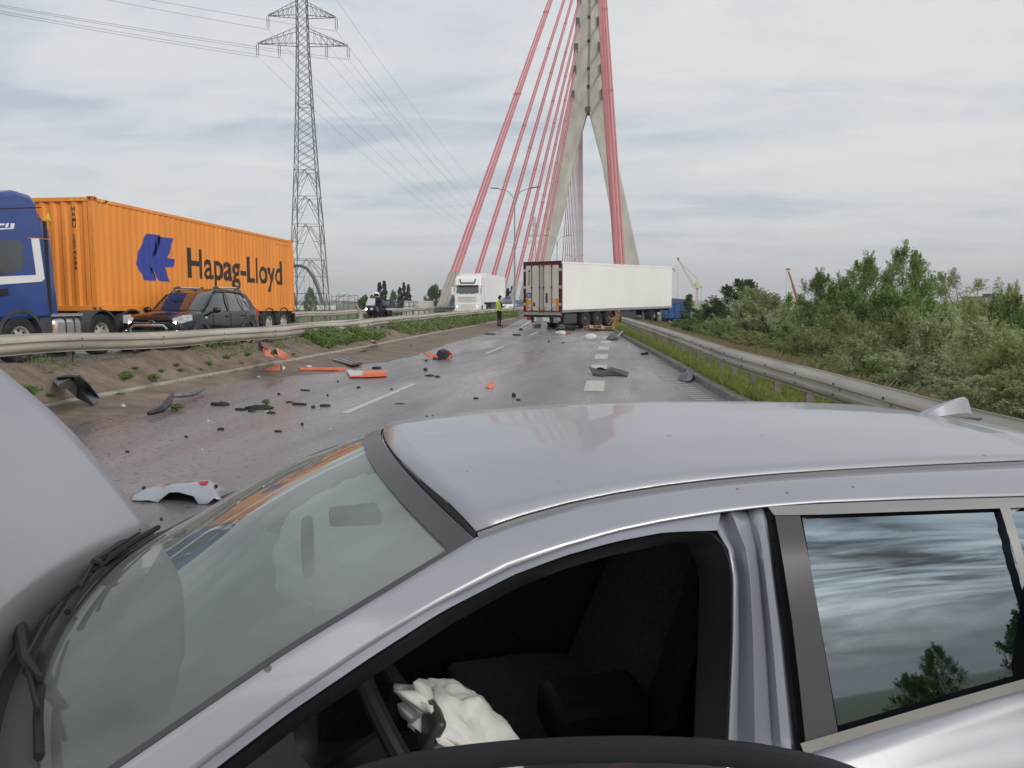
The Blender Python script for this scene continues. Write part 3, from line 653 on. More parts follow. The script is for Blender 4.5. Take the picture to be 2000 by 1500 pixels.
    m = MB(); m.tube([loc(1562, 602), loc(1548, 555)], .55, 6); m.tube([loc(1548, 555), loc(1540, 530)], .4, 6); m.build('jib', 'cranered', t)
    m = MB(); m.obox(loc(1539, 526), (1.6, .7, .8)); m.build('jib_head', 'cranered', t); m = MB(); m.tube([loc(1536, 527), loc(1535, 598)], .04, 4); m.build('hoist_rope', 'steel', t)
    m = MB(); m.box(1, 6, -1.5, 1.5, .8, 3.2); m.build('carriage', 'cranered', t, bevel=.1)
    for k in range(3): m = MB(); m.lathe((1.6+k*1.9, -1.3, .6), (0, 1, 0), [(.01, 0), (.6, 0), (.6, .4), (.01, .4)], 14); m.build('wheel', 'rubber', t)
far_things()
# ---------------------------------------------------------------- foliage
nr = np.random.default_rng(11)
def leaves(cent, size, wid, up=.35, droop=0.):
    """one kite-shaped, slightly folded leaf per centre"""
    n = len(cent); d = nr.normal(size=(n, 3)); d[:, 2] = d[:, 2]*.7-droop; d /= np.linalg.norm(d, axis=1)[:, None]
    u = nr.normal(size=(n, 3)); u[:, 2] += up; s = np.cross(d, u); s /= np.linalg.norm(s, axis=1)[:, None]+1e-9
    L_ = size*nr.uniform(.6, 1.35, (n, 1)); W = L_*wid
    V = np.stack([cent-d*L_*.5, cent+s*W*.5-d*L_*.05, cent+d*L_*.5, cent-s*W*.5-d*L_*.05], 1).reshape(-1, 3)
    return V, np.arange(4*n).reshape(-1, 4)
def crown_pts(clumps, n, spread, shoot=0.):
    k = len(clumps); i = nr.integers(0, k, n); cc = np.array([q[0] for q in clumps]); rr = np.array([q[1] for q in clumps])
    c = cc[i]; r = rr[i][:, None]; d = nr.normal(size=(n, 3)); d /= np.linalg.norm(d, axis=1)[:, None]
    P = d*r*(nr.uniform(0, 1, (n, 1))**spread)*np.array([1, 1, .8])
    if shoot:      # leafy shoots that stick out of the clump
        m_ = cc.mean(0); o = cc-m_; o /= np.linalg.norm(o, axis=1)[:, None]+1e-6; j = nr.normal(size=(k, 5, 3))*.45; j += o[:, None]*.8; j[:, :, 2] += .55; j /= np.linalg.norm(j, axis=2)[:, :, None]
        w_ = nr.integers(0, 5, n); t = nr.uniform(0, 1, (n, 1)); sh = j[i, w_]*r*t*2.1*shoot+d*r*.30*(1-.7*t); use = nr.uniform(0, 1, (n, 1)) < .6; P = np.where(use, sh, P)
    return c+P
def make_tree(name, h, rx, base, nclump, nleaf, size, wid, lm, kind='round', trunk=.14, stems=1, droop=0., seed=1):
    q = random.Random(seed); root = bpy.data.objects.new(name, None); C.objects.link(root)
    clumps = []
    while len(clumps) < nclump:
        u = q.uniform(0, 1); a = q.uniform(0, 2*math.pi)
        if kind == 'round': pr = math.sin(math.pi*min(1, .12+.86*u))**.6
        elif kind == 'willow': pr = (1-u)**.45*(.45+.75*min(1, u*3))
        elif kind == 'slender': pr = (1-u)**.8*.95+.05
        elif kind == 'poplar': pr = (math.sin(math.pi*min(1, .18+.80*u))**.5)*(1-.35*u)
        else: pr = math.sqrt(max(0, 1-u*u))
        rr = rx*pr*(q.uniform(.25, 1)**.5); z = base+(h-base)*u
        clumps.append(((rr*math.cos(a)*q.uniform(.8, 1.2), rr*math.sin(a), z), rx*q.uniform(.22, .40)*(1.12-.5*u)*(1 if kind != 'poplar' else .9)))
    P = crown_pts(clumps, int(nleaf*1.45), .5, 0. if kind == 'poplar' else .6); V, Fq = leaves(P, size, wid, 1.5, droop)
    quick('crown', V, Fq, lm, root)
    m = MB()
    for s in range(stems):
        a = q.uniform(0, 6.28); dx, dy = (.12*rx*math.cos(a), .12*rx*math.sin(a)) if stems > 1 else (0, 0); ln = .35*rx if stems > 1 else .06*rx
        top = Vector((dx*4+ln*math.cos(a), dy*4+ln*math.sin(a), base+(h-base)*.75)); m.tube([(dx, dy, -.4), Vector((dx, dy, -.4)).lerp(top, .5)+Vector((q.uniform(-.1, .1)*rx, q.uniform(-.1, .1)*rx, 0)), top], [trunk, trunk*.65, trunk*.15], 7)
        for c in q.sample(clumps, min(len(clumps), 12)):
            e = Vector(c[0]); f = q.uniform(.25, .7); st = Vector((dx, dy, -.4)).lerp(top, f)
            if e.z > st.z-.2: m.tube([st, st.lerp(e, .5)+Vector((0, 0, .06*h)), e], [trunk*.38, trunk*.22, trunk*.06], 5)
    m.build('trunk', 'bark', root); return root
TR = {
 'round': make_tree('leafy_tree', 6.5, 2.4, 1.0, 75, 17000, .15, .55, 'leaf_mid', 'round', seed=3),
 'dark': make_tree('leafy_tree', 7, 2.5, 1.1, 70, 16000, .16, .6, 'leaf_dark', 'round', seed=5),
 'willow': make_tree('willow_tree', 8, 2.5, .5, 95, 24000, .15, .32, 'leaf_mid', 'willow', .12, 3, .25, seed=8),
 'airy': make_tree('willow_tree', 8, 2.9, 1.6, 60, 13000, .15, .30, 'leaf_olive', 'round', .12, 4, .3, seed=13),
 'grey': make_tree('willow_bush', 5, 2.4, .2, 85, 22000, .13, .36, 'leaf_willow', 'dome', .10, 4, .1, seed=21),
 'slender': make_tree('young_tree', 5.5, 1.2, .3, 50, 9000, .14, .4, 'leaf_mid', 'slender', .07, 1, 0, seed=34),
 'bright': make_tree('leafy_tree', 5, 2.0, .4, 55, 12000, .13, .55, 'leaf_bright', 'dome', .1, 2, seed=55),
 'shrub': make_tree('shrub', 2.4, 1.5, .1, 70, 16000, .085, .38, 'leaf_olive', 'dome', .04, 5, seed=89),
 'shrub2': make_tree('shrub', 2.6, 1.4, .1, 60, 15000, .09, .34, 'leaf_willow', 'dome', .04, 5, seed=144),
 'shrub3': make_tree('shrub', 2.2, 1.6, .1, 60, 14000, .085, .5, 'leaf_mid', 'dome', .04, 5, seed=155),
 'poplar': make_tree('poplar_tree', 20, 2.8, -.5, 150, 12000, .8, .6, 'leaf_poplar', 'poplar', .35, 1, seed=233),
 'far': make_tree('distant_tree', 9, 5.0, .5, 60, 6000, .6, .6, 'leaf_dark', 'dome', .3, 1, seed=377),
}
used = set()
def plant(kind, px, top, width, Y, label, cat='tree', group=None, rz=None):
    src = TR[kind]; p = Py(px, 585, Y); zt = Py(px, top, Y).z; zb = ground_z(p.x, Y)
    if p.x < kr(Y)+3.5 and p.x > 0: zb = -.1
    W = width*math.hypot(p.x, Y)/1500*1.0; h0 = {'round': 6.5, 'dark': 7, 'willow': 8, 'airy': 8, 'grey': 5, 'slender': 5.5, 'bright': 5, 'shrub': 2.4, 'shrub2': 2.6, 'shrub3': 2.2, 'poplar': 20, 'far': 9}[kind]*(.90 if kind in ('grey', 'bright', 'shrub', 'shrub2', 'shrub3', 'far') else 1.06)
    w0 = {'round': 4.6, 'dark': 4.8, 'willow': 5.0, 'airy': 5.8, 'grey': 4.8, 'slender': 2.3, 'bright': 4.0, 'shrub': 3.0, 'shrub2': 2.8, 'shrub3': 3.2, 'poplar': 5.2, 'far': 9.5}[kind]
    o = src if kind not in used else dup(src); used.add(kind)
    o.location = (p.x, Y, zb); sx = W/w0; o.scale = (sx, sx, (zt-zb)/h0); o.rotation_euler = (0, 0, rz if rz is not None else rnd.uniform(0, 6.28))
    for k in ('label', 'group'):
        if k in o: del o[k]
    tag(o, label, cat, group); return o
plant('dark', 1445, 547, 112, 50, 'rounded dark green tree beside the yellow crane')
plant('grey', 1478, 585, 160, 36, 'large rounded grey-green willow bush in front of the dark round tree', 'bush')
plant('bright', 1552, 598, 70, 48, 'bright yellow-green small tree between the grey willow and the tall trees')
plant('willow', 1602, 528, 105, 42, 'green upright tree standing just right of the red crane jib')
plant('round', 1640, 560, 120, 37, 'dense mid-green tree filling the gap below the red crane jib')
plant('willow', 1688, 498, 130, 40, 'tall feathery green tree, second highest of the clump')
plant('willow', 1768, 478, 130, 37, 'tallest feathery willow of the clump, leaning right')
plant('round', 1740, 560, 150, 33, 'broad dense green tree below the tallest willow')
plant('airy', 1872, 522, 165, 52, 'airy grey-green tree with sky showing through, left of the apartment block')
plant('round', 1835, 588, 150, 30, 'rounded green tree in front of the airy grey-green tree')
plant('airy', 1992, 545, 90, 48, 'thin open tree just right of the apartment block')
plant('dark', 2010, 625, 150, 30, 'dark dense tree below the thin open tree')
plant('slender', 1347, 573, 52, 58, 'slender young tree standing between the trailer and the yellow crane')
plant('slender', 1378, 592, 55, 62, 'short young tree at the foot of the yellow crane')
plant('dark', 1403, 600, 90, 52, 'low dark bushy tree left of the rounded dark tree')
plant('round', 2090, 600, 170, 26, 'round green tree past the apartment block')
GS = 'shrubs on the bank behind the right guardrail'
sh = [('shrub3', 1345, 628, 90, 40), ('shrub3', 1400, 634, 100, 33), ('shrub', 1460, 655, 120, 26), ('shrub3', 1530, 652, 130, 27), ('shrub', 1590, 660, 150, 22), ('shrub', 1655, 640, 120, 24), ('shrub2', 1700, 675, 150, 19), ('shrub', 1775, 645, 180, 21), ('shrub2', 1745, 705, 170, 15), ('shrub2', 1850, 650, 200, 18.5), ('shrub', 1900, 640, 180, 22), ('shrub2', 1835, 715, 200, 13), ('shrub2', 1930, 672, 220, 15), ('shrub', 1990, 700, 220, 13), ('shrub3', 1960, 640, 190, 24), ('shrub2', 1915, 755, 210, 11), ('shrub', 2080, 690, 260, 13), ('shrub', 2010, 750, 240, 9.5), ('shrub2', 2120, 740, 300, 9), ('shrub', 1625, 705, 110, 16.5), ('shrub3', 1690, 720, 110, 14.2)]
BH = [(1347, 'slender young tree'), (1403, 'low dark bushy tree'), (1478, 'large grey willow bush'), (1552, 'bright yellow-green tree'), (1640, 'dense tree near the jib'), (1740, 'broad tree of the clump'), (1835, 'rounded green tree'), (1940, 'apartment block'), (2010, 'thin open tree')]
for k, px, t_, w_, Y in sh:
    ref = min(BH, key=lambda b: abs(b[0]-px))[1]
    plant(k, px, t_, w_, Y, {'shrub': 'olive green', 'shrub2': 'grey-green', 'shrub3': 'mid-green'}[k]+' shrub '+('close behind the right guardrail' if Y < 16 else 'halfway up the bank' if Y < 22 else 'at the back of the bank')+' below the '+ref, 'shrub', GS)
GP = 'poplars beyond the opposite carriageway'
plant('poplar', 742, 548, 15, 210, 'dark slim poplar behind the motorcycle rider', 'tree', GP); plant('poplar', 751, 545, 14, 212, 'dark slim poplar behind the motorcycle rider', 'tree', GP)
GP2 = 'poplars beside the white truck'
for px, t_ in ((781, 558), (789, 548), (798, 552)): plant('poplar', px, t_, 13, 205, 'dark poplar in the trio left of the white truck', 'tree', GP2)
plant('poplar', 992, 560, 13, 220, 'dark poplar seen between the lamp and the white truck, left one of two', 'tree'); plant('poplar', 1000, 556, 12, 222, 'dark poplar right behind the street lamp pole', 'tree')
plant('far', 848, 571, 36, 180, 'round dark green tree between the poplar trio and the bridge sleeves')
plant('far', 712, 592, 32, 120, 'round green bush left of the motorcycle rider'); plant('far', 768, 578, 20, 230, 'low tree between the two poplar groups'); plant('far', 728, 588, 26, 170, 'low dark tree right behind the motorcycle rider'); plant('far', 880, 583, 30, 320, 'low far tree at the foot of the bridge sleeves')
plant('far', 607, 572, 22, 300, 'dark tree seen through the feet of the lattice tower')
# the bank behind the photographer, which the car windows mirror
GB = 'trees on the bank behind the photographer'
for x, y, k, s in ((44, -10, 'round', 1.15), (50, -16, 'dark', 1.2), (40, -20, 'round', .8), (52, -24, 'willow', .9), (36, -30, 'dark', .7), (58, -8, 'dark', 1.3), (46, -3, 'grey', 1.2), (30, -40, 'round', .6), (48, 3, 'round', 1.2), (22, -44, 'dark', .6), (42, -14, 'dark', 1.0), (47, -6, 'round', 1.3), (54, -12, 'willow', 1.2), (38, -26, 'round', .7), (33, -34, 'dark', .6), (62, -2, 'round', 1.5), (56, 2, 'dark', 1.4)):
    o = dup(TR[k], (x, y, -2.6), rnd.uniform(0, 6), s*.75); o['label'] = {'round': 'mid-green tree behind the photographer, mirrored in the rear window', 'dark': 'dark green tree behind the photographer, mirrored in the rear window', 'willow': 'feathery tree behind the photographer, mirrored in the rear window', 'grey': 'grey-green bush behind the photographer, mirrored in the rear window'}[k]; o['category'] = 'tree'; o['group'] = k+' '+GB
# grass
def blades(P, h, w_, lean=.35):
    n = len(P); a = nr.uniform(0, 6.283, n); hh = h*nr.uniform(.45, 1.25, n); lx = nr.normal(0, lean, n)*hh; ly = nr.normal(0, lean, n)*hh
    dx, dy = np.cos(a)*w_/2, np.sin(a)*w_/2
    A = P+np.stack([dx, dy, 0*dx], 1); B = P-np.stack([dx, dy, 0*dx], 1); T = P+np.stack([lx, ly, hh], 1)
    Mi = P+np.stack([lx*.35, ly*.35, hh*.6], 1); D = Mi+np.stack([dx*.7, dy*.7, 0*dx], 1)
    V = np.stack([A, B, T, D], 1).reshape(-1, 3); return V, np.arange(4*n).reshape(-1, 4)
def strip(n, y0, y1, x0f, x1f, zf, pw=1.0):
    y = y0+(y1-y0)*nr.uniform(0, 1, n)**pw; x = np.array([x0f(v)+(x1f(v)-x0f(v))*u for v, u in zip(y, nr.uniform(0, 1, n))]); z = np.array([zf(a, b) for a, b in zip(x, y)])
    return np.stack([x, y, z], 1)
V, Fq = blades(strip(80000, 7, 50, lambda y: kr(y)+.13, lambda y: kr(y)+2.3, lambda x, y: .10, 1.35), .20, .012)
tag(quick('verge_grass', V, Fq, 'grass_green'), 'short green grass on the verge between the right kerb and the guardrail', 'grass', kind='stuff')
V, Fq = blades(strip(60000, 6, 62, lambda y: lerp([(v.y, v.x) for v in RP], y)+.75 if y < 44 else 1.4, lambda y: lerp([(v.y, v.x) for v in RP], y)+2.9 if y < 44 else 5.5, lambda x, y: .05-max(0, x-kr(y)-1.7)*.22, 1.2), .42, .012, .28)
tag(quick('tall_dry_grass', V, Fq, 'grass_dry'), 'tall straw-coloured grass in seed behind the right guardrail', 'grass', kind='stuff')
V, Fq = blades(strip(26000, 20, 60, lambda y: -17.6, lambda y: -22, lambda x, y: ground_z(x, y)), .25, .02); tag(quick('far_verge_grass', V, Fq, 'grass_green'), 'rough green grass behind the outer guardrail', 'grass', kind='stuff')
# leafy ground cover along the median rail
def cover(n, y0, y1, x0, x1, hh, sz):
    y = nr.uniform(y0, y1, n); x = nr.uniform(x0, x1, n)
    keep = np.array([fbm(a, b, .9, 3, 2.) > -.15 for a, b in zip(x, y)]); x, y = x[keep], y[keep]
    z = np.array([med_z(a, b) for a, b in zip(x, y)])+nr.uniform(0, 1, len(x))**1.5*hh
    return leaves(np.stack([x, y, z], 1), sz, .55, 1.2)
VV, FF, off = [], [], 0
for a in ((16000, 23, 30.2, -9.9, -8.95, .30, .09), (22000, 32.2, 72, -10.0, -8.75, .38, .11), (1500, 16.5, 23, -9.9, -9.2, .18, .06), (900, 11.5, 15, -9.9, -9.4, .14, .05)):
    V, Fq = cover(*a); VV.append(V); FF.append(Fq+off); off += len(V)
tag(quick('median_weeds', np.concatenate(VV), np.concatenate(FF), 'leaf_weed'), 'dense green weeds growing along the foot of the median guardrail', 'weeds', kind='stuff')
c = [((rnd.gauss(0, .06), rnd.gauss(0, .06), rnd.uniform(.02, .12)), .07) for _ in range(16)]
V, Fq = leaves(crown_pts(c, 420, .5), .055, .4, .8); weed = quick('weed_clump', V, Fq, 'leaf_weed')
wp = [(95, 607), (230, 708), (120, 735), (85, 782), (140, 780), (250, 715), (262, 725), (340, 735)]
spots = [(130, 722, .2), (92, 778, .15), (45, 770, .15), (232, 777, .02), (247, 735, .2), (263, 722, .25), (300, 738, .12), (315, 727, .15), (248, 742, .1), (390, 726, .15), (345, 716, .2), (385, 700, .25), (487, 708, .2), (470, 712, .15), (345, 800, .02), (85, 812, .02), (560, 697, .2), (614, 687, .2), (712, 690, .02), (802, 677, .02), (833, 706, .0), (520, 790, .0), (358, 738, .15), (298, 745, .1), (150, 700, .3), (440, 690, .28)]
spots += [(rnd.uniform(20, 640), rnd.uniform(-38, 30), None) for _ in range(12)]
spots = [(a, b if c is not None else lerp([(0, 768), (198, 742), (300, 730), (432, 706), (515, 694), (660, 676)], a)+b*.8, c if c is not None else .15) for a, b, c in spots]
for i, (px, py, z) in enumerate(spots):
    p = Pz(px, py, z); z = med_z(p.x, p.y)-.02 if p.x < KL-.1 else .02
    p = Pz(px, py, z); o = weed if i == 0 else weed.copy()
    if i: C.objects.link(o)
    s = rnd.uniform(.4, .85); o.location = p; o.scale = (s, s, s*rnd.uniform(.6, 1.)); o.rotation_euler = (0, 0, rnd.uniform(0, 6))
    tag(o, 'small green weed clump growing in the loose earth by the left kerb', 'weed', 'weed clumps on the loose earth')

# ---------------------------------------------------------------- air
def air():
    m = MB(); m.box(-6100, 6100, -3100, 6100, -7.5, 150); o = m.build('haze', 'dirt', smooth=0); o.data.materials.clear()
    mt = bpy.data.materials.new('haze_air'); mt.use_nodes = True; t = mt.node_tree; t.nodes.clear(); out = N(t, 'ShaderNodeOutputMaterial'); v = N(t, 'ShaderNodeVolumePrincipled'); v.inputs['Color'].default_value = (.97, .98, 1.0, 1); v.inputs['Density'].default_value = .0003; t.links.new(v.outputs[0], out.inputs['Volume'])
    o.data.materials.append(mt); tag(o, 'thin pale haze in the air over the whole place', 'haze', kind='stuff')
air()
mat('rustrim', (.16, .05, .03), .7, var=.3)
# ---------------------------------------------------------------- wheels
def wheel(parent, c, out, Rr, W, rim='rimwhite', rr=.56, holes=8, deep=.06):
    """out = unit direction of the outer face"""
    out = Vector(out); c = Vector(c); m = MB(); r1 = Rr*rr
    m.lathe(c, out, [(r1*.98, -W/2+.02), (Rr*.90, -W/2), (Rr*.985, -W/2+.03), (Rr, -W*.28), (Rr, W*.28), (Rr*.985, W/2-.03), (Rr*.90, W/2), (r1, W/2-.015), (r1*.97, W/2-.03)], 28)
    wh = m.build('wheel', 'rubber', parent)
    m = MB(); m.lathe(c, out, [(r1*1.0, W/2-.012), (r1*.93, W/2-.02), (r1*.88, W/2-deep-.02), (r1*.52, W/2-deep+.015), (r1*.34, W/2-deep+.03), (r1*.34, W/2-.01), (r1*.20, W/2), (.005, W/2)], 24)
    m.lathe(c, out, [(r1*.97, -W/2+.03), (.005, -W/2+.05)], 20)
    rm = m.build('rim', rim, wh)
    a = out.orthogonal().normalized(); b = out.cross(a); m = MB()
    for k in range(holes):
        t = 2*math.pi*k/holes; d = a*math.cos(t)+b*math.sin(t); m.lathe(c+d*r1*.68, out, [(.001, W/2-deep+.012), (r1*.12, W/2-deep+.012), (r1*.12, W/2-deep-.01)], 8)
    tag(m.build('hand_holes', 'black', wh), kind='stuff'); return wh
def ring_arch(m, c, ax, r0, r1, w0, w1, a0, a1, n=12, mi=0):
    """mudguard: arc of a thick cylinder about axis x"""
    rings = []
    for k in range(n+1):
        t = a0+(a1-a0)*k/n; ct, st = math.cos(t), math.sin(t)
        if ax == 'x': rings.append([(c[0]+w, c[1]+r_*ct, c[2]+r_*st) for w, r_ in ((w0, r0), (w1, r0), (w1, r1), (w0, r1))])
        else: rings.append([(c[0]+r_*ct, c[1]+w, c[2]+r_*st) for w, r_ in ((w0, r0), (w1, r0), (w1, r1), (w0, r1))])
    m.loft(rings, mi)
def plate(name, pxs, X, th, mname, parent, off=(0, 0, 0), back=.02, smooth=0, bevel=0):
    """a flat shape in a plane of constant x, its outline read off the photo"""
    P = [Px(px, py, X) for px, py in pxs]; o = Vector(off); m = MB(); n = len(P)
    m.add([p-o+Vector((th, 0, 0)) for p in P]+[p-o-Vector((back, 0, 0)) for p in P], [tuple(range(n)), tuple(range(2*n-1, n-1, -1))]+[(i, n+i, n+(i+1) % n, (i+1) % n) for i in range(n)]); return m.build(name, mname, parent, smooth=smooth, bevel=bevel)
# ---------------------------------------------------------------- blue tractor of the container truck
def blue_tractor():
    O = Vector((-14.25, 15.45, ZO)); t = thing('truck_tractor', 'dark blue lorry tractor with white stripe, pulling the orange container', 'truck', O)
    XS = 1.25
    def cabring(y):   # cross-section of the cab in x,z
        return y
    prof = [(-1.42, .95), (-1.45, 1.9), (-1.30, 2.75), (-1.05, 3.1), (-.55, 3.62), (.1, 3.78), (.55, 3.74), (.72, 3.62), (.86, 3.05), (.92, 2.2), (.98, .95)]
    m = MB(); m.prism([(y, z) for y, z in prof], 'x', -XS, XS); m.build('cab', 'cabblue', t, smooth=30, bevel=.10)
    # side air deflector behind the cab
    m = MB(); m.add([(XS-.02, .74, .95), (XS-.02, .74, 3.35), (XS-.10, 1.16, 3.0), (XS-.10, 1.30, .95)]+[(XS-.07, .74, .95), (XS-.07, .74, 3.35), (XS-.15, 1.16, 3.0), (XS-.15, 1.30, .95)], [(0, 1, 2, 3), (7, 6, 5, 4), (0, 4, 5, 1), (1, 5, 6, 2), (2, 6, 7, 3), (3, 7, 4, 0)]); m.build('side_deflector', 'cabblue', t, smooth=0)
    m = MB(); m.box(-XS+.05, XS-.05, .95, 1.05, .95, 3.2); m.build('cab_rear', 'black', t)
    X = -13.0
    plate('side_window', [(-40, 478), (-20, 468), (35, 470), (44, 478), (46, 520), (36, 530), (-10, 540), (-40, 542)], X, .012, 'glassdark', t, O, bevel=.004)
    plate('door_panel', [(-60, 455), (60, 466), (80, 540), (-60, 553)], X, .006, 'cabblue', t, O)
    st = plate('white_stripe', [(-60, 543), (70, 537), (60, 466), (75, 466), (86, 545), (80, 550), (-60, 560)], X, .017, 'white', t, O)
    plate('roof_seam', [(-60, 409), (80, 404), (80, 406), (-60, 411)], X, .006, 'black', t, O)
    plate('cab_seam', [(56, 464), (98, 467), (98, 468), (56, 465.6)], X, .012, 'amber', t, O)
    for q in ([(-10, 437), (8, 436), (8, 440), (-10, 441)], [(12, 436), (17, 435.6), (14.5, 444), (10, 444)], [(21, 436), (28, 436), (26, 447), (-12, 449), (-12, 446), (20, 445)]): plate('lettering_stroke', q, X, .01, 'white', t, O)
    plate('door_handle', [(-4, 565), (15, 563), (16, 577), (-4, 579)], X, .02, 'black', t, O, bevel=.01)
    plate('marker_flag', [(88, 428), (95, 416), (99, 432)], X+.02, .01, 'yellow', t, O)
    # sill, arch, wheels
    m = MB(); ring_arch(m, (XS-.32, 0, .50), 'x', .62, .70, 0, .34, R(10), R(172)); m.box(XS-.40, XS-.02, .60, .98, .42, .98); m.box(-XS+.02, XS-.02, -1.4, -.62, .35, .98); m.build('wheel_arch', 'greyplastic', t)
    for s in (-1, 1):
        wheel(t, (s*(XS-.18), 0, .52), (s, 0, 0), .52, .32)
        for y in (2.75, 3.98):
            wheel(t, (s*(XS-.20), y, .52), (s, 0, 0), .52, .34)
            m = MB(); ring_arch(m, (s*(XS-.22), y, .52), 'x', .59, .63, -.24, .24, R(-5), R(185)); m.build('mudguard', 'greyplastic', t)
    m = MB(); m.box(-.45, -.25, -1.2, 4.6, .75, 1.0); m.box(.25, .45, -1.2, 4.6, .75, 1.0); m.box(-.9, .9, 2.6, 4.2, 1.0, 1.1); m.build('chassis', 'black', t, smooth=0)
    m = MB(); m.box(XS-.62, XS-.03, 1.05, 2.10, .40, .98); tk = m.build('fuel_tank', 'aluminium', t, bevel=.12)
    for y in (1.42, 1.72, 1.95): m = MB(); m.box(XS-.64, XS-.015, y, y+.05, .385, .995); m.build('tank_strap', 'black', tk, bevel=.03)
    m = MB(); m.box(XS-.05, XS-.01, .99, 1.05, .72, .82); m.build('side_marker', 'amber', t)
    m = MB(); m.box(XS-.66, XS-.02, .98, 2.05, 1.0, 1.06); m.build('step_plate', 'aluminium', t)
    # front face (outside the picture)
    m = MB(); m.box(-1.05, 1.05, -1.50, -1.40, 2.0, 2.85); m.build('windscreen', 'glassdark', t, bevel=.05)
    m = MB()
    for k in range(6): m.box(-.8, .8, -1.50, -1.42, 1.05+k*.14, 1.13+k*.14)
    m.build('grille', 'black', t, smooth=0)
    for s in (-1, 1): m = MB(); m.box(s*.95-.22, s*.95+.22, -1.49, -1.38, .55, .85); m.build('headlight', 'lens', t, bevel=.04)
blue_tractor()
def container_chassis():
    O = Vector((-14.25, 24, ZO)); t = thing('container_chassis', 'black skeletal semi-trailer carrying the orange shipping container', 'trailer', O)
    m = MB(); m.box(-.55, -.35, -6, 6.2, .72, .98); m.box(.35, .55, -6, 6.2, .72, .98)
    for y in (-5.6, -3, 0, 2.5, 5.9): m.box(-1.2, 1.2, y, y+.2, .80, 1.0)
    m.build('frame', 'black', t, smooth=0)
    for y in (2.55, 3.86, 5.17):
        for s in (-1, 1):
            wheel(t, (s*1.05, y, .5), (s, 0, 0), .5, .36); m = MB(); ring_arch(m, (s*1.05, y, .5), 'x', .57, .60, -.22, .22, R(0), R(180)); m.build('mudguard', 'greyplastic', t)
        m = MB(); m.tube([(-1, y, .5), (1, y, .5)], .07, 8); m.build('axle', 'black', t)
    m = MB(); m.box(-1.2, 1.2, 6.2, 6.35, .45, .85); m.box(-1.22, 1.22, 6.18, 6.4, .50, .58); m.build('rear_bumper', 'black', t)
    for s in (-1, 1): m = MB(); m.box(s*1.0-.2, s*1.0+.2, 6.35, 6.40, .62, .80); m.build('tail_light', 'red', t)
    for s in (-1, 1): m = MB(); m.box(s*.9-.06, s*.9+.06, -3.4, -3.28, .1, .8); m.build('landing_leg', 'black', t)
container_chassis()
def corr(y, per=.276, dep=.022):
    u = (y/per) % 1.0
    return -dep*(0 if u < .26 else (u-.26)/.24 if u < .5 else 1 if u < .76 else 1-(u-.76)/.24)
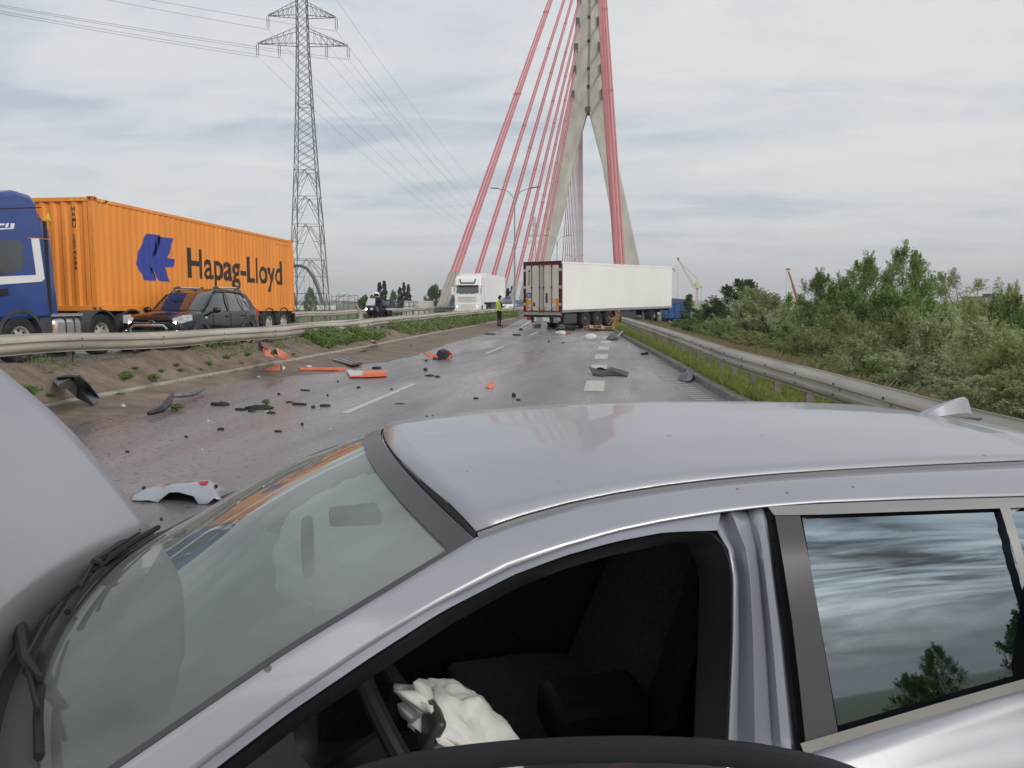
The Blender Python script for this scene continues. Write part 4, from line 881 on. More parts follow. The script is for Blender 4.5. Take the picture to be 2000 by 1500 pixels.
def container():
    L_, Hh, Wd = 12.19, 2.87, 2.438; O = Vector((-14.23, 18.05+L_/2, 1.32)); t = thing('shipping_container', 'orange forty-foot shipping container with blue emblem and black lettering', 'container', O); t.rotation_euler = (-.0150, 0, 0)
    hw, hl = Wd/2, L_/2; per = .276
    ys = [];  y = -hl+.16
    k0 = math.ceil(y/per)
    br = sorted({round(v, 5) for v in [-hl+.16, hl-.16]+[per*(k+f) for k in range(-30, 31) for f in (0, .26, .5, .76)] if -hl+.16 <= v <= hl-.16})
    for s in (1, -1):
        m = MB(); m.grid([[(s*(hw-.012+corr(y)), y, z) for y in br] for z in (.15, Hh-.11)]); m.build('side_wall', 'orange', t, smooth=0)
    bx_ = sorted({round(v, 5) for v in [-hw+.14, hw-.14]+[.30*(k+f)+.03 for k in range(-6, 6) for f in (0, .3, .45, .85)] if -hw+.14 <= v <= hw-.14})
    def cf(x):
        u = ((x-.03)/.30) % 1.0; return .055*(0 if u < .3 else (u-.3)/.15 if u < .45 else 1 if u < .85 else 1-(u-.85)/.15)
    m = MB(); m.grid([[(x, -hl+.02+cf(x), z) for x in bx_] for z in (.12, Hh-.10)]); m.build('end_wall', 'orange', t, smooth=0)
    m = MB(); m.box(-hw+.14, hw-.14, hl-.08, hl-.03, .12, Hh-.1); m.build('rear_doors', 'orange', t)
    for s in (-1, 1):
        for e in (-1, 1):
            m = MB(); xa, xb = sorted((s*hw, s*(hw-.15))); ya, yb = sorted((e*hl, e*(hl-.17))); m.box(xa, xb, ya, yb, .1, Hh-.1); m.build('corner_post', 'orange', t, bevel=.008)
            for z in (0, Hh-.115):
                m = MB(); m.box(xa-.004, xb+.004, ya-.004, yb+.004, z, z+.118); cc = m.build('corner_casting', 'orangedark', t, bevel=.01)
                m = MB(); m.lathe((s*(hw+.001), (ya+yb)/2, z+.06), (s, 0, 0), [(.001, .004), (.032, .004), (.032, -.02)], 10); m.lathe(((xa+xb)/2, e*(hl+.001), z+.06), (0, e, 0), [(.001, .004), (.032, .004), (.032, -.02)], 10); m.build('casting_hole', 'black', cc)
        m = MB(); xa, xb = sorted((s*hw, s*(hw-.06))); m.box(xa, xb, -hl+.17, hl-.17, Hh-.12, Hh-.03); m.box(xa, xb, -hl+.17, hl-.17, .0, .16); m.build('side_rail', 'orange', t, bevel=.006)
    for e in (-1, 1): m = MB(); ya, yb = sorted((e*hl, e*(hl-.08))); m.box(-hw+.15, hw-.15, ya, yb, Hh-.12, Hh-.02); m.build('end_rail', 'orange', t, bevel=.006); m = MB(); m.box(-hw+.15, hw-.15, ya, yb, 0, .13); m.build('end_rail', 'orange', t, bevel=.006)
    m = MB(); m.box(-hw+.05, hw-.05, -hl+.1, hl-.1, Hh-.05, Hh-.025); m.box(-hw+.05, hw-.05, -hl+.1, hl-.1, .02, .10); m.build('roof', 'orangedark', t)
    # print that follows the corrugation
    def painted(me, name, mname, place):
        bm = bmesh.new(); bm.from_mesh(me)
        for v in bm.verts: v.co = place(v.co)
        lo = min(v.co.y for v in bm.verts); hi = max(v.co.y for v in bm.verts)
        for b_ in br:
            if lo < b_ < hi: bmesh.ops.bisect_plane(bm, geom=bm.verts[:]+bm.edges[:]+bm.faces[:], plane_co=(0, b_, 0), plane_no=(0, 1, 0))
        for v in bm.verts: v.co.x = hw-.012+corr(v.co.y)+.004
        me2 = bpy.data.meshes.new(name); bm.to_mesh(me2); bm.free(); me2.materials.append(MATS[mname]); o = bpy.data.objects.new(name, me2); C.objects.link(o); o.parent = t; return o
    Mi = (Matrix.Translation(O)@Matrix.Rotation(-.0150, 4, 'X')).inverted()
    W = lambda px, py: Mi@Px(px, py, -13.03)
    a, b = W(368, 547), W(551, 558); cap = (W(370, 488)-W(371, 545)).length
    me = text_mesh('Hapag-Lloyd', 1.0, .020); xs = [v.co.x for v in me.vertices]; x0, x1 = min(xs), max(xs); capu = .70
    zb = (a.z+W(420, 548).z)/2-.02
    painted(me, 'lettering', 'logoblack', lambda co: Vector((0, a.y+(co.x-x0)/(x1-x0)*(b.y-a.y), W(371, 541).z+co.y/capu*cap)))
    lg = lambda pts: [W(px, py) for px, py in pts]
    def poly(pts, name, mname):
        me = bpy.data.meshes.new(name); P = lg(pts); bm = bmesh.new(); bm.faces.new([bm.verts.new(p) for p in P]); bmesh.ops.triangulate(bm, faces=bm.faces[:]); bm.to_mesh(me); bm.free(); return painted(me, name, mname, lambda co: co.copy())
    em = [(865, 352), (938, 360), (897, 487), (922, 484), (955, 372), (1028, 380), (993, 497), (1035, 503), (1030, 550), (975, 552), (1006, 637), (942, 633), (905, 565), (886, 538), (878, 543), (926, 632), (850, 628), (838, 590), (803, 533), (820, 460)]
    poly([(x/3.03, 340+y/3.03) for x, y in em], 'emblem', 'logoblue')
    for k, (s_, px, py) in enumerate((('warning_label', 563, 506),)): poly([(px, 503), (px+3, 509), (px-3, 509)], 'warning_label', 'yellow')
    poly([(571, 500), (575, 500), (575, 514), (571, 514)], 'height_label', 'yellow')
    poly([(539, 476), (568, 481), (568, 483), (539, 478)], 'data_panel', 'orangedark')
    # number down the end wall, hazard stripes on the top rails
    code = 'HAMU 1574589'; 
    for k, ch in enumerate(code):
        if ch == ' ': continue
        me = text_mesh(ch, .15, .004); me.materials.append(MATS['logoblack']); o = bpy.data.objects.new('number_character', me); C.objects.link(o); o.parent = t; o.rotation_euler = (math.pi/2, 0, 0); o.location = (hw-.60, -hl+.014, Hh-.36-k*.135)
    for k in range(3):
        m = MB(); x = hw-.62+k*.15; m.add([(x, -hl-.004, Hh-.10), (x+.07, -hl-.004, Hh-.10), (x+.13, -hl-.004, Hh-.03), (x+.06, -hl-.004, Hh-.03)], [(0, 1, 2, 3)]); m.build('hazard_stripe', 'yellow', t, smooth=0)
        m = MB(); y = -hl+.28+k*.17; m.add([(hw+.004, y, Hh-.11), (hw+.004, y+.08, Hh-.11), (hw+.004, y+.14, Hh-.04), (hw+.004, y+.06, Hh-.04)], [(0, 1, 2, 3)]); m.build('hazard_stripe', 'yellow' if k != 1 else 'black', t, smooth=0)
container()
# ---------------------------------------------------------------- cars (local: +x forward, +y left)
def car_shell(t, st, gl, paint, glass='glassdark'):
    """st: lower body stations (x, z_low, z_belt, half width low, half width belt, bonnet/boot crown); gl: greenhouse stations (x, z_base, z_top, hw_base, hw_top)"""
    m = MB(); rows = []
    for x, zl, zb, wl, wb, cr in st:
        zm = zl+(zb-zl)*.45
        half = [(wl*.9, zl), (wl, zl+.06), (wb*1.0, zm), (wb*.995, zb-.10), (wb*.955, zb-.02), (wb*.85, zb+cr*.4), (wb*.45, zb+cr*.85), (0, zb+cr)]
        rows.append([(x, y, z) for y, z in half]+[(x, -y, z) for y, z in half[-2::-1]])
    m.loft(rows); body = m.build('body', paint, t, smooth=50)
    m = MB(); rows = []
    for x, zb, zt, wb, wt in gl:
        half = [(wb, zb), (wt+(wb-wt)*.45, zb+(zt-zb)*.5), (wt, zt-.02), (wt*.9, zt+.012), (wt*.5, zt+.03), (0, zt+.035)]
        rows.append([(x, y, z) for y, z in half]+[(x, -y, z) for y, z in half[-2::-1]])
    m.loft(rows); m.build('windows', glass, t, smooth=50)
    return body
def arch_trim(t, x, y, z, r0, r1, mname='greyplastic'):
    m = MB(); ring_arch(m, (x, y, z), 'y', r0, r1, -.02, .025, R(-12), R(192), 16); m.build('arch_trim', mname, t)
def suv():
    t = thing('sport_utility_car', 'black sport utility car with chrome bull bar and roof rails beside the container', 'car', (-11.78, 20.55, ZO), R(-90))
    # stations along x: front bumper .. tail ; length 4.32
    st = [(2.14, .45, .80, .62, .66, .01), (2.06, .36, .90, .82, .80, .03), (1.9, .30, .97, .88, .86, .05), (1.3, .25, 1.03, .89, .89, .07), (.75, .25, 1.07, .90, .90, .06), (0, .25, 1.06, .90, .90, .0), (-1.2, .25, 1.09, .90, .90, 0), (-1.9, .33, 1.11, .89, .88, 0), (-2.12, .42, 1.08, .84, .84, 0), (-2.18, .55, .95, .78, .8, 0)]
    gl = [(.98, 1.06, 1.09, .72, .70), (.35, 1.06, 1.53, .80, .66), (.05, 1.06, 1.63, .82, .66), (-.6, 1.07, 1.66, .82, .66), (-1.3, 1.08, 1.63, .82, .65), (-1.75, 1.09, 1.52, .80, .63), (-2.02, 1.10, 1.12, .77, .70)]
    car_shell(t, st, gl, 'suvblack')
    # roof skin and pillars
    m = MB(); rows = []
    for x, z, w_ in ((.28, 1.545, .655), (.02, 1.655, .665), (-.6, 1.685, .67), (-1.3, 1.655, .66), (-1.78, 1.545, .63), (-1.85, 1.51, .62)):
        rows.append([(x, w_*1.02, z-.06), (x, w_, z-.005), (x, w_*.6, z+.025), (x, 0, z+.03), (x, -w_*.6, z+.025), (x, -w_, z-.005), (x, -w_*1.02, z-.06)])
    m.grid(rows); m.build('roof', 'suvblack', t, smooth=60)
    for s in (-1, 1):
        def pil(a, b, w0, w1, name='pillar'):
            a = Vector(a); b = Vector(b); m = MB(); d = Vector((1, 0, 0)); o = Vector((0, s*.012, .0)); mid = (a+b)/2+Vector((0, s*.025, 0))
            m.grid([[p+d*w_*.5+o, p-d*w_*.5+o] for p, w_ in ((a, w0), (mid, (w0+w1)/2), (b, w1))]); m.build(name, 'suvblack', t, smooth=0)
        pil((.93, s*.735, 1.07), (.27, s*.675, 1.55), .10, .08)
        pil((-.28, s*.825, 1.05), (-.35, s*.672, 1.62), .10, .08); pil((-1.18, s*.825, 1.06), (-1.12, s*.665, 1.60), .07, .06); pil((-1.85, s*.80, 1.09), (-1.55, s*.645, 1.57), .34, .22)
        m = MB(); m.tube([(.18, s*.60, 1.64), (-.05, s*.58, 1.73), (-1.25, s*.58, 1.74), (-1.62, s*.57, 1.62)], [.025, .03, .03, .025], 8); m.build('roof_rail', 'chrome', t)
        for x in (-.02, -1.28): m = MB(); m.tube([(x+.14, s*.60, 1.66), (x, s*.58, 1.735), (x-.16, s*.58, 1.74)], .036, 8); m.build('rail_mount', 'greyplastic', t)
        for x in (1.33, -1.30):
            wheel(t, (x, s*.80, .345), (0, s, 0), .345, .22, 'aluminium', .62, 6); arch_trim(t, x, s*.895, .36, .39, .50)
        m = MB(); m.loft([[(x, s*y, z) for y, z in ((.60*k, .80-dz), (.86*k, .83-dz), (.855*k, 1.0-dz*.2), (.56*k, .93-dz*.4))] for x, k, dz in ((2.10, .96, .03), (1.98, 1.0, 0), (1.72, 1.02, -.03))]); hl_ = m.build('headlight', 'lens', t, smooth=40)
        m = MB(); m.lathe((2.125, s*.62, .80), (1, 0, .0), [(.001, .01), (.05, .01), (.05, -.03)], 12); m.build('beam_lamp', 'headlamp', hl_)
        m = MB(); m.lathe((2.16, s*.70, .56), (1, 0, 0), [(.001, .015), (.055, .015), (.055, -.05)], 12); m.build('fog_light', 'headlamp', t)
        m = MB(); m.sphere((.72, s*1.02, 1.12), .12, 12, 8, 0, (.7, 1.0, .72)); m.tube([(.78, s*.86, 1.05), (.74, s*.98, 1.08)], .04, 6); m.build('door_mirror', 'blackgloss', t)
        for x in (-.12, -1.02): m = MB(); m.tube([(x+.11, s*.905, .93), (x, s*.935, .935), (x-.11, s*.905, .93)], .018, 6); m.build('door_handle', 'suvblack', t)
        for x in (.70, -.28, -1.2): m = MB(); m.box(x-.004, x+.004, *sorted((s*.897, s*.906)), .45, 1.02); m.build('door_gap', 'black', t)
        m = MB(); m.box(1.02, 1.10, *sorted((s*.885, s*.905)), .90, .94); m.build('side_indicator', 'white', t)
        m = MB(); m.box(-2.16, -1.95, *sorted((s*.70, s*.86)), .85, 1.10); m.build('tail_light', 'red', t, bevel=.03)
    m = MB()
    for z in (.70, .76, .82, .88): m.box(2.08, 2.15, -.48, .48, z-.018, z+.012)
    m.build('grille', 'black', t, smooth=0); m = MB(); m.box(2.10, 2.165, -.5, .5, .795, .815); m.build('grille_bar', 'chrome', t)
    me = text_mesh('H', .17, .004, .006); me.materials.append(MATS['chrome']); o = bpy.data.objects.new('badge', me); C.objects.link(o); o.parent = t; o.matrix_local = Matrix.Translation((2.175, -.055, .75))@Matrix(((0, 0, 1, 0), (1, .25, 0, 0), (0, 1, 0, 0), (0, 0, 0, 1)))
    m = MB(); m.tube([(2.185, .10*math.cos(a), .805+.055*math.sin(a)) for a in np.linspace(0, 6.2832, 17)], .008, 6); m.build('badge_ring', 'chrome', t)
    m = MB(); m.tube([(2.26, -.50, .40), (2.30, -.50, .66), (2.28, -.40, .74), (2.28, .40, .74), (2.30, .50, .66), (2.26, .50, .40)], .035, 10); m.build('bull_bar', 'chrome', t)
    m = MB(); m.box(2.02, 2.20, -.84, .84, .38, .62); m.build('bumper', 'greyplastic', t, bevel=.06)
    m = MB(); m.box(2.20, 2.215, -.26, .26, .45, .56); m.build('number_plate', 'white', t)
    for s in (-.25, .3): m = MB(); m.tube([(.98, s, 1.085), (.90, s+.5, 1.14)], .01, 5); m.build('wiper', 'black', t)
suv()
def small_car(label, loc, rz, paint, stripe=None):
    t = thing('passenger_car', label, 'car', loc, rz)
    st = [(2.1, .4, .62, .6, .66, .02), (1.95, .25, .72, .8, .82, .04), (1.2, .2, .84, .86, .86, .06), (.8, .2, .92, .87, .87, .04), (-1.5, .2, .95, .87, .87, 0), (-2.0, .3, .93, .82, .8, 0), (-2.1, .4, .8, .75, .75, 0)]
    gl = [(1.0, .92, .95, .7, .68), (.3, .92, 1.38, .76, .60), (-.2, .93, 1.45, .78, .6), (-1.2, .93, 1.43, .78, .6), (-1.9, .94, .97, .72, .66)]
    car_shell(t, st, gl, paint); m = MB(); m.grid([[(x, y*w_, z+.03*(1-y*y)) for y in (-1, -.5, 0, .5, 1)] for x, z, w_ in ((.25, 1.39, .6), (-.2, 1.46, .61), (-1.2, 1.44, .61), (-1.45, 1.32, .6))]); m.build('roof', paint, t, smooth=60)
    for s in (-1, 1):
        for x in (1.3, -1.25): wheel(t, (x, s*.78, .31), (0, s, 0), .31, .2, 'rimdark', .62, 5)
        m = MB(); m.box(1.9, 2.08, *sorted((s*.5, s*.8)), .58, .72); m.build('headlight', 'lens', t, bevel=.03)
        m = MB(); m.sphere((.75, s*.97, .98), .1, 10, 6, 0, (.7, 1, .7)); m.build('door_mirror', paint, t)
        if stripe: m = MB(); m.box(-1.8, 1.2, *sorted((s*.868, s*.882)), .55, .72); m.build('side_stripe', stripe, t)
    if stripe: m = MB(); m.box(-.15, .1, -.5, .5, 1.5, 1.6); m.build('light_bar', 'logoblue', t, bevel=.03)
small_car('white police car with blue stripe half hidden behind the officer', (-11.55, 83, ZO), R(-90), 'white', 'logoblue')
small_car('grey car queued behind the police car near the lamp pole', (-11.2, 95, ZO), R(-90), 'debrisgrey')
# ---------------------------------------------------------------- white truck
def white_truck():
    t = thing('white_truck_tractor', 'white lorry tractor with horizontal grille slats coming along the opposite carriageway', 'truck', (-13.45, 70.2, ZO))
    hw = 1.22
    m = MB(); m.prism([(0, .45), (-.04, 1.3), (.02, 1.95), (.20, 2.75), (.45, 3.35), (1.0, 3.62), (2.0, 3.62), (2.05, .8), (.6, .8), (.55, .45)], 'x', -hw, hw); m.build('cab', 'white', t, smooth=0, bevel=.08)
    m = MB(); m.add([(-1.05, -.005, 1.98), (1.05, -.005, 1.98), (1.0, .165, 2.68), (-1.0, .165, 2.68)], [(0, 1, 2, 3)]); m.build('windscreen', 'glassdark', t, smooth=0)
    m = MB(); m.box(-1.1, 1.1, -.18, .16, 2.70, 2.80); m.build('sun_visor', 'white', t, bevel=.03)
    m = MB(); m.add([(x, y, z) for x, y, z in ((-.82, .20, 3.28), (-.68, .20, 3.28), (-.58, .09, 2.98), (.58, .09, 2.98), (.68, .20, 3.28), (.82, .20, 3.28), (.66, .07, 2.84), (-.66, .07, 2.84))], [(0, 1, 2, 7), (7, 2, 3, 6), (3, 4, 5, 6)]); o = m.build('roof_scoop', 'greyplastic', t, smooth=0); o.location = (0, -.03, 0)
    m = MB()
    for k in range(4): m.box(-.85, .85, -.10, -.02, 1.20+k*.14, 1.24+k*.14)
    for k in range(6): m.box(-.62, .62, -.09, -.0, .55+k*.085, .575+k*.085)
    m.build('grille_slat', 'cream', t, smooth=0)
    m = MB(); m.box(-1.2, 1.2, -.14, .1, .32, 1.08); m.build('bumper', 'white', t, bevel=.05)
    for k in range(6): m = MB(); m.box(-.60, .60, -.158, -.12, .55+k*.075, .59+k*.075); m.build('bumper_slat', 'cream', t, smooth=0)
    for s in (-1, 1):
        m = MB(); m.box(s*.95-.18, s*.95+.18, -.16, 0, .66, .86); hl_ = m.build('headlight', 'lens', t, bevel=.03); m = MB(); m.lathe((s*.95, -.16, .76), (0, -1, 0), [(.001, .01), (.08, .01), (.08, -.01)], 10); m.build('beam_lamp', 'headlamp', hl_)
        m = MB(); m.box(s*1.42-.11, s*1.42+.11, -.05, .08, 1.85, 2.55); m.tube([(s*1.2, .1, 2.5), (s*1.42, .02, 2.5)], .03, 6); m.tube([(s*1.2, .1, 1.9), (s*1.42, .02, 1.9)], .03, 6); m.build('door_mirror', 'white', t, bevel=.03)
        m = MB(); m.box(*sorted((s*1.215, s*1.235)), .35, 1.1, 1.95, 2.65); m.build('side_window', 'glassdark', t)
        for y in (.9, 4.3): wheel(t, (s*1.05, y, .5), (s, 0, 0), .5, .32, 'rimdark')
        m = MB(); m.box(*sorted((s*.7, s*1.2)), 1.7, 3.2, .35, .95); m.build('side_fairing', 'white', t, bevel=.05)
    m = MB(); m.box(-.26, .26, -.165, -.14, .38, .50); m.build('number_plate', 'cream', t); m = MB(); m.box(-.45, .45, .5, 5.2, .7, .95); m.build('chassis', 'black', t)
    for k in range(3): m = MB(); m.tube([(-.7+k*.5, -.06, 1.92), (-.3+k*.5, -.03, 2.0)], .02, 5); m.build('wiper', 'black', t)
    t = thing('white_box_trailer', 'plain white box semi-trailer behind the white truck on the opposite carriageway', 'trailer', (-13.45, 72.6, ZO))
    m = MB(); m.box(-1.28, 1.28, 0, 13.6, 1.12, 3.85); m.build('box', 'whitepanel', t, bevel=.04)
    m = MB(); m.box(-.5, .5, .3, 13.3, .85, 1.12); m.box(-1.2, 1.2, 13.3, 13.5, .5, 1.1); m.build('chassis', 'black', t, smooth=0)
    m = MB(); m.box(1.0, 1.2, 4, 7.4, .45, 1.0); m.box(-1.2, -1.0, 4, 7.4, .45, 1.0); m.build('side_box', 'greyplastic', t)
    for y in (8.3, 9.6, 10.9):
        for s in (-1, 1): wheel(t, (s*1.08, y, .5), (s, 0, 0), .5, .36, 'rimdark')
white_truck()
# ---------------------------------------------------------------- jackknifed reefer trailer (local: +x forward, +y left)
FWD = Vector((.517, .856, 0)); TRZ = math.atan2(.856, .517)
def reefer():
    c0 = Vector((-2.95, 43.2, 0))+Vector((-.856, .517, 0))*1.3
    t = thing('refrigerated_trailer', 'white refrigerated semi-trailer slewed across our carriageway, rear doors facing left', 'trailer', (c0.x, c0.y, -.02), TRZ); t.rotation_euler = (0, -.011, TRZ)
    z0, z1 = 1.02, 3.80
    m = MB(); m.box(.12, 13.35, -1.3, 1.3, z0, z1); m.build('box', 'whitepanel', t, bevel=.03)
    m = MB(); m.box(.1, 13.37, -1.31, -1.296, z0-.03, z0+.12); m.box(.1, 13.37, 1.296, 1.31, z0-.03, z0+.12); m.build('skirt_rail', 'aluminium', t)
    m = MB(); m.box(.05, 13.37, -1.312, -1.25, z1-.10, z1+.015); m.box(.05, 13.37, 1.25, 1.312, z1-.10, z1+.015); m.build('roof_rail', 'whitepanel', t, bevel=.02)
    # rear frame and doors
    m = MB(); m.box(-.02, .14, -1.31, -1.15, z0-.12, z1+.02); m.box(-.02, .14, 1.15, 1.31, z0-.12, z1+.02); m.box(-.02, .14, -1.15, 1.15, z1-.14, z1+.02); m.build('rear_frame', 'darkred', t, smooth=0)
    m = MB(); m.box(-.03, .0, -1.33, 1.33, z1+.0, z1+.07); m.box(-.035, .06, 1.27, 1.325, z0, z1); m.build('frame_edge', 'black', t, smooth=0)
    m = MB(); m.box(-.03, .1, -1.30, 1.30, z0-.17, z0-.02); m.build('rear_sill', 'aluminium', t); m = MB(); m.box(-.05, .12, -1.3, 1.3, z0-.30, z0-.17); m.build('buffer_bar', 'black', t)
    m = MB(); m.box(-.028, -.018, -1.16, 1.16, z0+.0, z0+.09); m.box(-.028, -.018, -1.16, 1.16, z1-.20, z1-.13); m.build('red_band', 'red', t)
    for s in (-1, 1):
        m = MB(); ya, yb = sorted((s*.025, s*1.14)); m.box(-.04, .1, ya, yb, z0+.08, z1-.17); d = m.build('rear_door', 'cream', t, bevel=.012)
        for y in (.14, .70):
            m = MB(); m.tube([(-.075, s*y, z0-.05), (-.075, s*y, z1-.10)], .022, 8)
            for z in (z0+.1, 2.4, z1-.2): m.box(-.10, -.04, s*y-.04, s*y+.04, z-.05, z+.05)
            m.build('lock_rod', 'greyplastic', d)
            m = MB(); m.box(-.085, -.045, s*(y+.10)-.10, s*(y+.10)+.10, z0+.22, z0+.30); m.build('lock_handle', 'aluminium', d)
        for z in (z0+.42, 2.42, z1-.42): m = MB(); ya, yb = sorted((s*1.14, s*1.32)); m.box(-.05, .02, ya, yb, z-.08, z+.08); m.build('hinge', 'aluminium', d)
        m = MB(); ya, yb = sorted((s*.96, s*1.13)); m.box(-.05, -.03, ya, yb, z0+.12, z0+.75); m.build('reflector_panel', 'amber', t)
    m = MB(); m.box(-.048, -.035, .76, 1.12, z0+.80, z0+1.08); pl = m.build('transit_sign', 'logoblue', t)
    me = text_mesh('TIR', .20, .004); me.materials.append(MATS['white']); o = bpy.data.objects.new('sign_lettering', me); C.objects.link(o); o.parent = pl; o.matrix_local = Matrix.Translation((-.052, 1.09, z0+.86))@Matrix(((0, 0, -1, 0), (-1, 0, 0, 0), (0, 1, 0, 0), (0, 0, 0, 1)))
    m = MB(); m.prism([(.98, 3.30), (.86, 3.42), (.78, 3.45), (.86, 3.36), (.84, 3.26)], 'x', -.05, -.035); m.build('bird_emblem', 'navy', t)
    for k in range(13): m = MB(); m.box(-.048, -.036, .86, .95, 3.18-k*.055, 3.21-k*.055); m.build('maker_lettering', 'navy', t, smooth=0)
    m = MB(); m.box(-.048, -.036, -.40, -.28, z0+.5, z0+1.05); m.build('door_vent', 'black', t)
    for y, z, mn in ((.86, z0+.55, 'yellow'), (-.80, z0+.62, 'yellow'), (.55, z0+.42, 'red')): m = MB(); m.box(-.048, -.036, y-.09, y+.09, z-.11, z+.11); m.build('sticker', mn, t)
    # under-run bumper, plate, lights
    m = MB(); m.box(.0, .12, -1.1, .9, .42, .56); m.build('underrun_bar', 'aluminium', t, bevel=.02)
    m = MB(); m.box(-.04, -.0, -.50, .55, .48, .74); np_ = m.build('number_plate', 'white', t)
    me = text_mesh('ZS 2NT\nOWKT9', .13, .004); me.materials.append(MATS['logoblack']); o = bpy.data.objects.new('plate_lettering', me); C.objects.link(o); o.parent = np_; o.matrix_local = Matrix.Translation((-.045, .38, .63))@Matrix(((0, 0, -1, 0), (-1, 0, 0, 0), (0, 1, 0, 0), (0, 0, 0, 1)))
    for y0, y1 in ((.62, .78), (-.78, -.55)): m = MB(); m.box(-.02, .14, y0, y1, .40, .78); m.build('lamp_bracket', 'black', t)
    m = MB(); m.box(-.05, .12, .80, 1.12, .55, .74); m.build('tail_light', 'red', t, bevel=.04); m = MB(); m.box(-.04, .12, -1.2, -.8, .50, .76); m.build('tail_lamp_housing', 'aluminium', t, bevel=.03)
    # chassis, side boxes, axles
    m = MB(); m.box(.3, 13.2, -.55, -.35, .70, 1.0); m.box(.3, 13.2, .35, .55, .70, 1.0)
    for x in (.4, 2, 5.9, 8, 10.5, 13): m.box(x, x+.15, -1.25, 1.25, .85, 1.0)
    m.build('chassis', 'black', t, smooth=0)
    m = MB(); m.box(.45, 1.75, -1.22, -.62, .32, .92); m.build('pallet_box', 'greyplastic', t, bevel=.05)
    m = MB(); m.box(6.4, 8.6, -1.2, -.7, .35, .95); m.build('stowage_box', 'greyplastic', t, bevel=.05)
    for x in (2.6, 3.91, 5.22):
        for s in (-1, 1): wheel(t, (x, s*1.10, .50), (0, s, 0), .50, .37, 'rimdark', .58)
        m = MB(); m.tube([(x, -1, .5), (x, 1, .5)], .08, 8); m.build('axle', 'black', t)
    m = MB(); m.box(2.0, 5.9, -1.24, -.9, .98, 1.02); m.build('mudguard', 'black', t)
    for s in (-1, 1): m = MB(); m.box(10.0, 10.12, s*.85-.06, s*.85+.06, .05, .9); m.build('landing_leg', 'aluminium', t)
    m = MB(); m.box(13.6, 14.0, -.95, .95, 2.2, 3.7); m.build('cooling_unit', 'white', t, bevel=.06)
    m = MB(); m.tube([(13.3, -1.2, z1-.02), (13.66, -1.33, z1-.2), (13.5, -1.36, z1-.32)], .03, 6); m.build('torn_corner', 'debrisblack', t)
    # broken bumper tube hanging to the road
    m = MB(); m.tube([(.05, .80, .48), (-.35, 1.28, .10)], .075, 10); m.build('hanging_bumper_tube', 'railbright', t)
    m = MB(); m.box(9, 13.0, -.4, .4, .55, .75); m.build('kingpin_plate', 'black', t)
reefer()
def white_tractor():
    p = Vector((-2.95, 43.2, 0))+Vector((-.856, .517, 0))*1.3+FWD*10.4
    t = thing('crashed_tractor', 'lorry tractor jackknifed behind the slewed trailer, only its rear wheel showing in the grass', 'truck', (p.x, p.y, .06), TRZ+R(22))
    for s in (-1, 1):
        wheel(t, (0, s*1.02, .52), (0, s, 0), .52, .5, 'rustrim', .56); m = MB(); ring_arch(m, (0, s*1.02, .52), 'y', .60, .63, -.27, .27, R(5), R(175)); m.build('mudguard', 'black', t)
    m = MB(); m.box(-.9, 4.2, -.5, .5, .6, .9); m.build('chassis', 'black', t)
    for s in (-1, 1): wheel(t, (3.7, s*1.05, .52), (0, s, 0), .52, .32, 'rimdark')
    m = MB(); m.prism([(2.75, .8), (2.75, 3.3), (3.2, 3.6), (4.2, 3.3), (4.9, 2.0), (5.0, .5), (4.3, .5)], 'y', -1.22, 1.22); m.build('cab', 'white', t, bevel=.08)
    m = MB(); m.box(.9, 2.4, -1.2, -.7, .35, .95); m.build('fuel_tank', 'aluminium', t, bevel=.08)
white_tractor()
def tipper():
    p = Py(1322, 600, 74); t = thing('blue_tipper', 'blue steel tipper body with dark cover standing beyond the trailer front', 'tipper truck', (p.x, 74, -.9))
    m = MB(); m.loft([[(x*k, y, z) for x, y in ((-1.2, -2), (1.2, -2), (1.2, 3), (-1.2, 3))] for z, k in ((.9, .9), (2.35, 1.0))]); b = m.build('body', 'tipperblue', t, smooth=0)
    for x in (-.8, -.25, .3, .85): m = MB(); m.box(x-.04, x+.04, -2.1, -1.98, 1.0, 2.35); m.build('rib', 'tipperblue', b, smooth=0)
    m = MB(); m.prism([(-1.22, 2.36), (1.22, 2.36), (.7, 2.62), (-.6, 2.72)], 'y', -2.05, 3.0); m.build('cover', 'debrisgrey', t)
    m = MB(); m.box(-.5, .5, -2, 4.5, .55, .85); m.box(-1.15, 1.15, 3.2, 5.0, .6, 2.6); m.build('chassis', 'tipperblue', t, bevel=.05)
    for y in (-.8, .4, 4.2):
        for s in (-1, 1): wheel(t, (s*.98, y, .48), (s, 0, 0), .48, .3, 'rimdark')
tipper()
